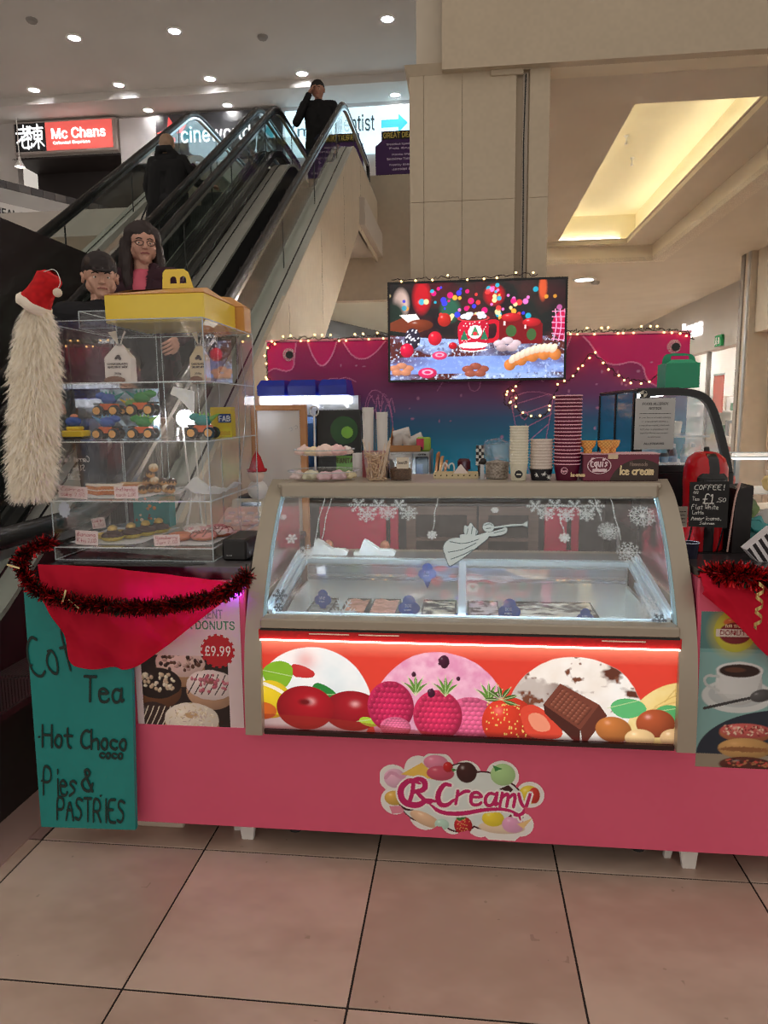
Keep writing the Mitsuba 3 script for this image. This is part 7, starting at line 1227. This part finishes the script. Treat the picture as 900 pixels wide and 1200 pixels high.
# ================================================================ people on the escalators
MF = manifold3d.Manifold
def chain(js, refine=.012, it=10, lam=.5):
    """one smooth surface over bones: js = [((point, radius), (point, radius)), ...]"""
    parts = [MF.batch_hull([MF.sphere(r, 16).translate([float(q) for q in p]) for p, r in b]) for b in js]
    m = solid(MF.batch_boolean(parts, manifold3d.OpType.Add).refine_to_length(refine)); m.merge_vertices()
    trimesh.smoothing.filter_taubin(m, lam, .53, it); return m
def figure(key_label, loc, H, face, cols, arms, head=(0, 0), legs=0., lean=0., hair='short', extras=(), fem=False, hold=None):
    """a standing person; front is -y before turning by FACE degrees about z. arms = {'L': (elbow, wrist, palm dir), 'R': ...} in body metres at H = 1.7"""
    k = thing('person', key_label, 'person'); s = H/1.7
    P = lambda *a: V3(*a)
    sw = .172 if fem else .195; hw = .10 if fem else .095
    J = dict(hipc=P(0, 0, .90), waist=P(0, .0, 1.06), chest=P(0, -.005, 1.25), neck=P(0, .01, 1.44), head=P(0, -.005, 1.575))
    body, coat, trou = [], [], []
    for sg, nm in ((-1, 'R'), (1, 'L')):      # nm = the person's own side; own left is +x when facing -y
        hip, knee, ank, toe = P(sg*hw, 0, .88), P(sg*.10, -.02-legs*.5, .47), P(sg*.10, .02, .08), P(sg*.115, -.12, .035)
        sh = P(sg*sw, .0, 1.38); el, wr, pd = arms[nm]; el, wr = P(*el), P(*wr)
        body += [((hip, .078), (knee, .052)), ((knee, .052), (ank, .036)), ((ank, .036), (toe, .028)), ((P(0, 0, 1.35), .060), (sh, .046)), ((sh, .044), (el, .034)), ((el, .034), (wr, .026))]
        trou += [((hip, .098), (knee, .068)), ((knee, .066), (P(ank[0], ank[1], .10), .055))]
        coat += [((P(0, 0, 1.36), .09), (sh, .070)), ((sh, .068), (el, .055)), ((el, .054), (el+(wr-el)*.93, .044))]
        # hand: palm and five separate fingers
        pd = P(*pd)/np.linalg.norm(pd); ax = (wr-el)/np.linalg.norm(wr-el); side = np.cross(pd, ax); side /= np.linalg.norm(side); palm = wr+ax*.055
        body += [((wr, .025), (palm+side*.022, .014)), ((wr, .025), (palm-side*.022, .014)), ((palm+side*.022, .014), (palm-side*.022, .014))]
        for i, (o, l) in enumerate(((-.030, .030), (-.010, .036), (.010, .034), (.029, .026))):
            a = palm+ax*.015+side*o; b = a+ax*l+pd*l*.35; c = b+ax*l*.35+pd*l*.75; body += [((a, .0088), (b, .0082)), ((b, .0082), (c, .007))]
        th = wr+ax*.018+side*(-.030)*sg; t2 = th+ax*.022-side*.018*sg+pd*.014; body += [((wr+ax*.012-side*.012*sg, .014), (th, .010)), ((th, .010), (t2, .009)), ((t2, .009), (t2+ax*.022+pd*.008, .0075))]
    body += [((J['hipc']+P(-.05, 0, 0), .085), (J['hipc']+P(.05, 0, 0), .085)), ((J['hipc'], .085), (J['waist'], .080)), ((J['waist'], .080), (J['chest'], .088)), ((J['chest']+P(-.05, 0, .02), .078), (J['chest']+P(.05, 0, .02), .078)), ((J['chest'], .085), (P(0, .01, 1.38), .066)), ((P(0, .012, 1.38), .06), (J['neck']+P(0, 0, .06), .052))]
    coat += [((P(-.085, 0, cols.get('hem', .82)), .11), (P(.085, 0, cols.get('hem', .82)), .11)), ((P(-.085, 0, cols.get('hem', .82)), .115), (P(-.06, 0, 1.06), .118)), ((P(.085, 0, cols.get('hem', .82)), .115), (P(.06, 0, 1.06), .118)), ((P(-.06, 0, 1.06), .12), (P(-.08, 0, 1.27), .122)), ((P(.06, 0, 1.06), .12), (P(.08, 0, 1.27), .122)), ((P(-.08, 0, 1.27), .12), (P(.08, 0, 1.27), .12)), ((P(-.06, 0, 1.06), .12), (P(.06, 0, 1.06), .12)), ((P(0, 0, 1.27), .125), (P(0, .015, 1.39), .09))]
    trou += [((P(-.075, 0, .92), .115), (P(.075, 0, .92), .115))]
    hd, hp = head
    RH = trimesh.transformations.rotation_matrix(math.radians(hd), [0, 0, 1], [0, .01, 1.5]) @ trimesh.transformations.rotation_matrix(math.radians(hp), [1, 0, 0], [0, .01, 1.48])
    # the head: skull, jaw, nose, lips and ears over the neck
    hb = [((P(0, .020, 1.60), .086), (P(0, -.010, 1.60), .082)), ((P(0, -.02, 1.56), .070), (P(0, -.045, 1.497), .036)), ((P(-.036, -.015, 1.53), .042), (P(.036, -.015, 1.53), .042)), ((P(0, .01, 1.47), .05), (P(0, .02, 1.55), .06)),
          ((P(0, -.092, 1.575), .007), (P(0, -.107, 1.545), .012)), ((P(-.013, -.092, 1.542), .008), (P(.013, -.092, 1.542), .008)), ((P(-.04, -.070, 1.588), .012), (P(.04, -.070, 1.588), .012)), ((P(-.016, -.080, 1.515), .008), (P(.016, -.080, 1.515), .008)), ((P(0, -.068, 1.485), .017), (P(0, -.06, 1.492), .02)), ((P(-.042, -.055, 1.55), .025), (P(-.03, -.05, 1.53), .025)), ((P(.042, -.055, 1.55), .025), (P(.03, -.05, 1.53), .025))]
    for sg in (-1, 1): hb.append(((P(sg*.083, .01, 1.575), .010), (P(sg*.088, .022, 1.55), .008))); hb.append(((P(sg*.083, .01, 1.575), .010), (P(sg*.088, .024, 1.588), .012)))
    turn = lambda p: (RH @ np.r_[p, 1])[:3]
    hb = [tuple((turn(p), r) for p, r in b) for b in hb]
    def post(m):
        v = m.vertices*s; v[:, 1] -= math.tan(math.radians(lean))*np.clip(v[:, 2]-.9*s, 0, 9); a = math.radians(face); c_, n_ = math.cos(a), math.sin(a)
        m.vertices = np.stack([v[:, 0]*c_-v[:, 1]*n_, v[:, 0]*n_+v[:, 1]*c_, v[:, 2]], 1)+np.asarray(loc); return m
    put(post(chain(body+hb, .011, 7)), mat(cols['skin'], .5), k, 'body', smooth=True)
    put(post(chain(trou, .02, 8)), mat(cols['trousers'], .8), k, 'trousers', smooth=True)
    cm = chain(coat, .018, 8); cm.vertices += cm.vertex_normals*((meshkit.fbm(cm.vertices*[9, 9, 16], 3)-.5)*.018)[:, None]
    if 'open' in cols:      # an open jacket: cut the front away over the shirt
        c = cm.triangles_center; cm.update_faces(~((np.abs(c[:, 0]-.004) < cols['open']+.10*np.clip(c[:, 2]-1.36, 0, 1)) & (c[:, 1] < -.03) & (c[:, 2] > .70) & (c[:, 2] < 1.47)))
    put(post(cm), mat(cols['coat'], .85), k, 'jacket', smooth=True)
    if 'shirt' in cols: put(post(chain([((P(-.05, 0, .86), .098), (P(.05, 0, .86), .098)), ((P(-.05, 0, .86), .098), (P(-.05, 0, 1.06), .100)), ((P(.05, 0, .86), .098), (P(.05, 0, 1.06), .100)), ((P(-.05, 0, 1.06), .102), (P(-.06, -.005, 1.26), .104)), ((P(.05, 0, 1.06), .102), (P(.06, -.005, 1.26), .104)), ((P(-.06, -.005, 1.26), .104), (P(.06, -.005, 1.26), .104)), ((P(0, 0, 1.27), .12), (P(0, .01, 1.375), .082))], .02, 8)), mat(cols['shirt'], .8), k, 'top', smooth=True)
    for sg in (-1, 1): put(post(chain([((P(sg*.10, .035, .045), .044), (P(sg*.115, -.10, .035), .034)), ((P(sg*.115, -.10, .035), .034), (P(sg*.117, -.15, .028), .026)), ((P(sg*.10, .02, .045), .044), (P(sg*.10, .02, .10), .046))], .015, 6)), mat((26, 24, 26), .5), k, 'shoe', smooth=True)
    hp_ = lambda m: post((m.apply_transform(RH), m)[1])
    for sg in (-1, 1):
        e = put(hp_(sph((sg*.031, -.0735, 1.570), .0092, 2, (1.2, 1, .7))), mat((226, 220, 214), .2), k, 'eye', smooth=True); put(hp_(sph((sg*.031, -.0795, 1.570), .0048, 1)), mat((46, 34, 28), .2), e, 'iris', smooth=True)
        put(hp_(tube(smooth_line([(sg*.014, -.0885, 1.590), (sg*.030, -.0875, 1.597), (sg*.048, -.078, 1.590)], 2), .0030, 5)), mat(cols['hair'], .8), k, 'eyebrow')
    put(hp_(tube(smooth_line([(-.024, -.0835, 1.513), (-.008, -.0895, 1.517), (0, -.0895, 1.5155), (.008, -.0895, 1.517), (.024, -.0835, 1.513)], 2), .0042, 6, flat=(1.2, .8))), mat(cols.get('lips', (150, 84, 78)), .5), k, 'lips', smooth=True)
    hm = None; Q = lambda x, y, z: P(x, y, z)
    if hair == 'short': hm = [((Q(0, .022, 1.618), .088), (Q(0, -.012, 1.628), .080)), ((Q(0, .035, 1.59), .078), (Q(0, .045, 1.53), .055)), ((Q(-.04, -.035, 1.645), .038), (Q(.04, -.035, 1.645), .038))]
    if hair == 'grey_short': hm = [((Q(0, .022, 1.615), .091), (Q(0, -.010, 1.625), .082)), ((Q(0, .035, 1.59), .085), (Q(0, .05, 1.51), .055))]
    if hair == 'long':
        hm = [((Q(0, .022, 1.622), .092), (Q(0, -.006, 1.628), .083))]
        for sg in (-1, 1): hm += [((Q(sg*.055, -.02, 1.63), .046), (Q(sg*.085, -.005, 1.55), .030)), ((Q(sg*.085, -.005, 1.55), .032), (Q(sg*.098, -.035, 1.40), .032)), ((Q(sg*.098, -.035, 1.40), .032), (Q(sg*.095, -.075, 1.28), .020)), ((Q(sg*.07, .05, 1.58), .050), (Q(sg*.095, .05, 1.38), .045))]
        hm += [((Q(0, .05, 1.58), .07), (Q(0, .07, 1.35), .06))]
    if hm is not None:
        m = chain(hm, .011, 5); m.vertices += m.vertex_normals*((meshkit.noise(m.vertices*[70, 70, 22], 4)-.5)*.010)[:, None]; put(hp_(m), mat(cols['hair'], .6), k, 'hair', smooth=True)
    return k, hp_, post
W = {'L': ((.27, .02, 1.12), (.22, -.16, 1.02), (-1, 0, -.3)), 'R': ((-.27, .02, 1.12), (-.13, -.22, 1.02), (1, 0, -.2))}
k, hp_, post = figure('woman with long dark hair and glasses in a dark open jacket over pink', (-1.86, 4.08, float(zt(4.08))-.01), 1.70, 8, dict(skin=(196, 148, 128), hair=(40, 26, 24), coat=(52, 22, 34), trousers=(30, 28, 34), shirt=(214, 98, 118), open=.040, hem=.74, lips=(150, 78, 80)), W, (26, 2), fem=True, hair='long')
for sg in (-1, 1): put(hp_(tube([(sg*.031+.022*math.cos(t), -.096, 1.568+.014*math.sin(t)) for t in np.linspace(0, 6.28, 21)[:-1]], .0020, 5, True)), mat((40, 20, 22), .3), k, 'glasses_rim'); put(hp_(rod((sg*.053, -.094, 1.572), (sg*.086, .0, 1.574), .002, 5)), mat((40, 20, 22), .3), k, 'glasses_arm')
put(hp_(rod((-.009, -.098, 1.572), (.009, -.098, 1.572), .0022, 5)), mat((40, 20, 22), .3), k, 'glasses_bridge')
put(post(chain([((V3(-.05, -.10, 1.30), .022), (V3(-.075, -.02, 1.44), .03)), ((V3(.06, -.10, 1.30), .022), (V3(.075, -.02, 1.44), .03)), ((V3(-.075, -.02, 1.44), .03), (V3(0, .07, 1.45), .035)), ((V3(.075, -.02, 1.44), .03), (V3(0, .07, 1.45), .035))], .014, 6)), mat((48, 20, 32), .85), k, 'collar', smooth=True)
W = {'L': ((.26, .02, 1.10), (.20, -.14, .96), (-1, 0, 0)), 'R': ((-.26, .02, 1.10), (-.22, -.12, .95), (1, 0, 0))}
k, hp_, post = figure('person in a dark cap and black top in front of the woman on the escalator', (-1.94, 3.72, float(zt(3.72))-.01), 1.69, 10, dict(skin=(206, 160, 138), hair=(60, 46, 38), coat=(24, 23, 28), trousers=(40, 42, 52), hem=.82), W, (22, 6))
m = chain([((V3(0, .022, 1.622), .093), (V3(0, -.010, 1.626), .086)), ((V3(-.03, -.085, 1.615), .016), (V3(.03, -.085, 1.615), .016)), ((V3(-.035, -.14, 1.600), .008), (V3(.035, -.14, 1.600), .008)), ((V3(-.04, -.09, 1.610), .010), (V3(-.035, -.145, 1.600), .008)), ((V3(.04, -.09, 1.610), .010), (V3(.035, -.145, 1.600), .008)), ((V3(0, -.08, 1.612), .012), (V3(0, -.150, 1.600), .008))], .011, 5); put(hp_(m), mat((44, 36, 36), .8), k, 'cap', smooth=True); put(hp_(sph((0, .006, 1.714), .007, 1)), mat((44, 36, 36), .8), k, 'cap_button')
W = {'L': ((.27, .0, 1.10), (.25, -.08, .84), (-1, 0, 0)), 'R': ((-.33, -.12, 1.14), (-.43, -.34, 1.17), (0, 0, -1))}
k, hp_, post = figure('person seen from behind in a bulky black coat holding the escalator handrail', (-2.94, 7.12, float(zt(7.12))-.01), 1.36, 180, dict(skin=(196, 152, 130), hair=(150, 122, 100), coat=(17, 17, 19), trousers=(24, 24, 28), hem=.66), W, (8, -6), lean=6, hair='grey_short')
put(post(chain([((V3(-.10, .06, 1.40), .05), (V3(.10, .06, 1.40), .05)), ((V3(-.10, .06, 1.40), .05), (V3(-.07, .10, 1.50), .04)), ((V3(.10, .06, 1.40), .05), (V3(.07, .10, 1.50), .04)), ((V3(-.07, .10, 1.50), .04), (V3(.07, .10, 1.50), .04)), ((V3(-.12, -.02, 1.43), .04), (V3(-.07, .10, 1.48), .045)), ((V3(.12, -.02, 1.43), .04), (V3(.07, .10, 1.48), .045))], .014, 6)), mat((20, 20, 22), .9), k, 'hood', smooth=True)
put(post(chain([((V3(-.14, 0, .70), .13), (V3(.14, 0, .70), .13)), ((V3(-.14, 0, .70), .13), (V3(-.10, 0, 1.28), .14)), ((V3(.14, 0, .70), .13), (V3(.10, 0, 1.28), .14)), ((V3(-.10, 0, 1.28), .14), (V3(.10, 0, 1.28), .14))], .02, 6)), mat((17, 17, 19), .9), k, 'coat_quilting', smooth=True)
b = thing('shoulder_bag', 'small dark bag with thin straps hanging beside the person in the black coat', 'bag'); x, y, z = -3.16, 6.98, float(zt(6.98))
put(box(x-.08, x+.08, y-.04, y+.04, z+.10, z+.36, .02), mat((26, 24, 26), .6), b, 'bag')
for d in (-.05, .05): put(tube(smooth_line([(x+d, y, z+.35), (x+d*.7, y, z+.55), (x+.06, y+.02, z+.74)], 2), .008, 6), BLACK, b, 'strap')
W = {'L': ((.26, .02, 1.12), (.25, -.05, .86), (-1, 0, 0)), 'R': ((-.30, -.08, 1.14), (-.115, -.10, 1.50), (1, .2, 0))}
k, hp_, post = figure('man in a black jacket with a phone to his ear at the escalator top', (-2.03, 10.35, 4.30), 1.72, 6, dict(skin=(176, 128, 108), hair=(30, 24, 22), coat=(17, 17, 20), trousers=(26, 30, 48), hem=.84), W, (-8, 6))
p = thing('mobile_phone', 'dark mobile phone held to the ear of the man in black', 'phone'); q = post(trimesh.Trimesh(box(-.098, -.088, -.05, .0, 1.50, 1.63, .003).vertices, box(-.098, -.088, -.05, .0, 1.50, 1.63, .003).faces, process=False)); put(q, mat((20, 20, 22), .2), p, 'case')
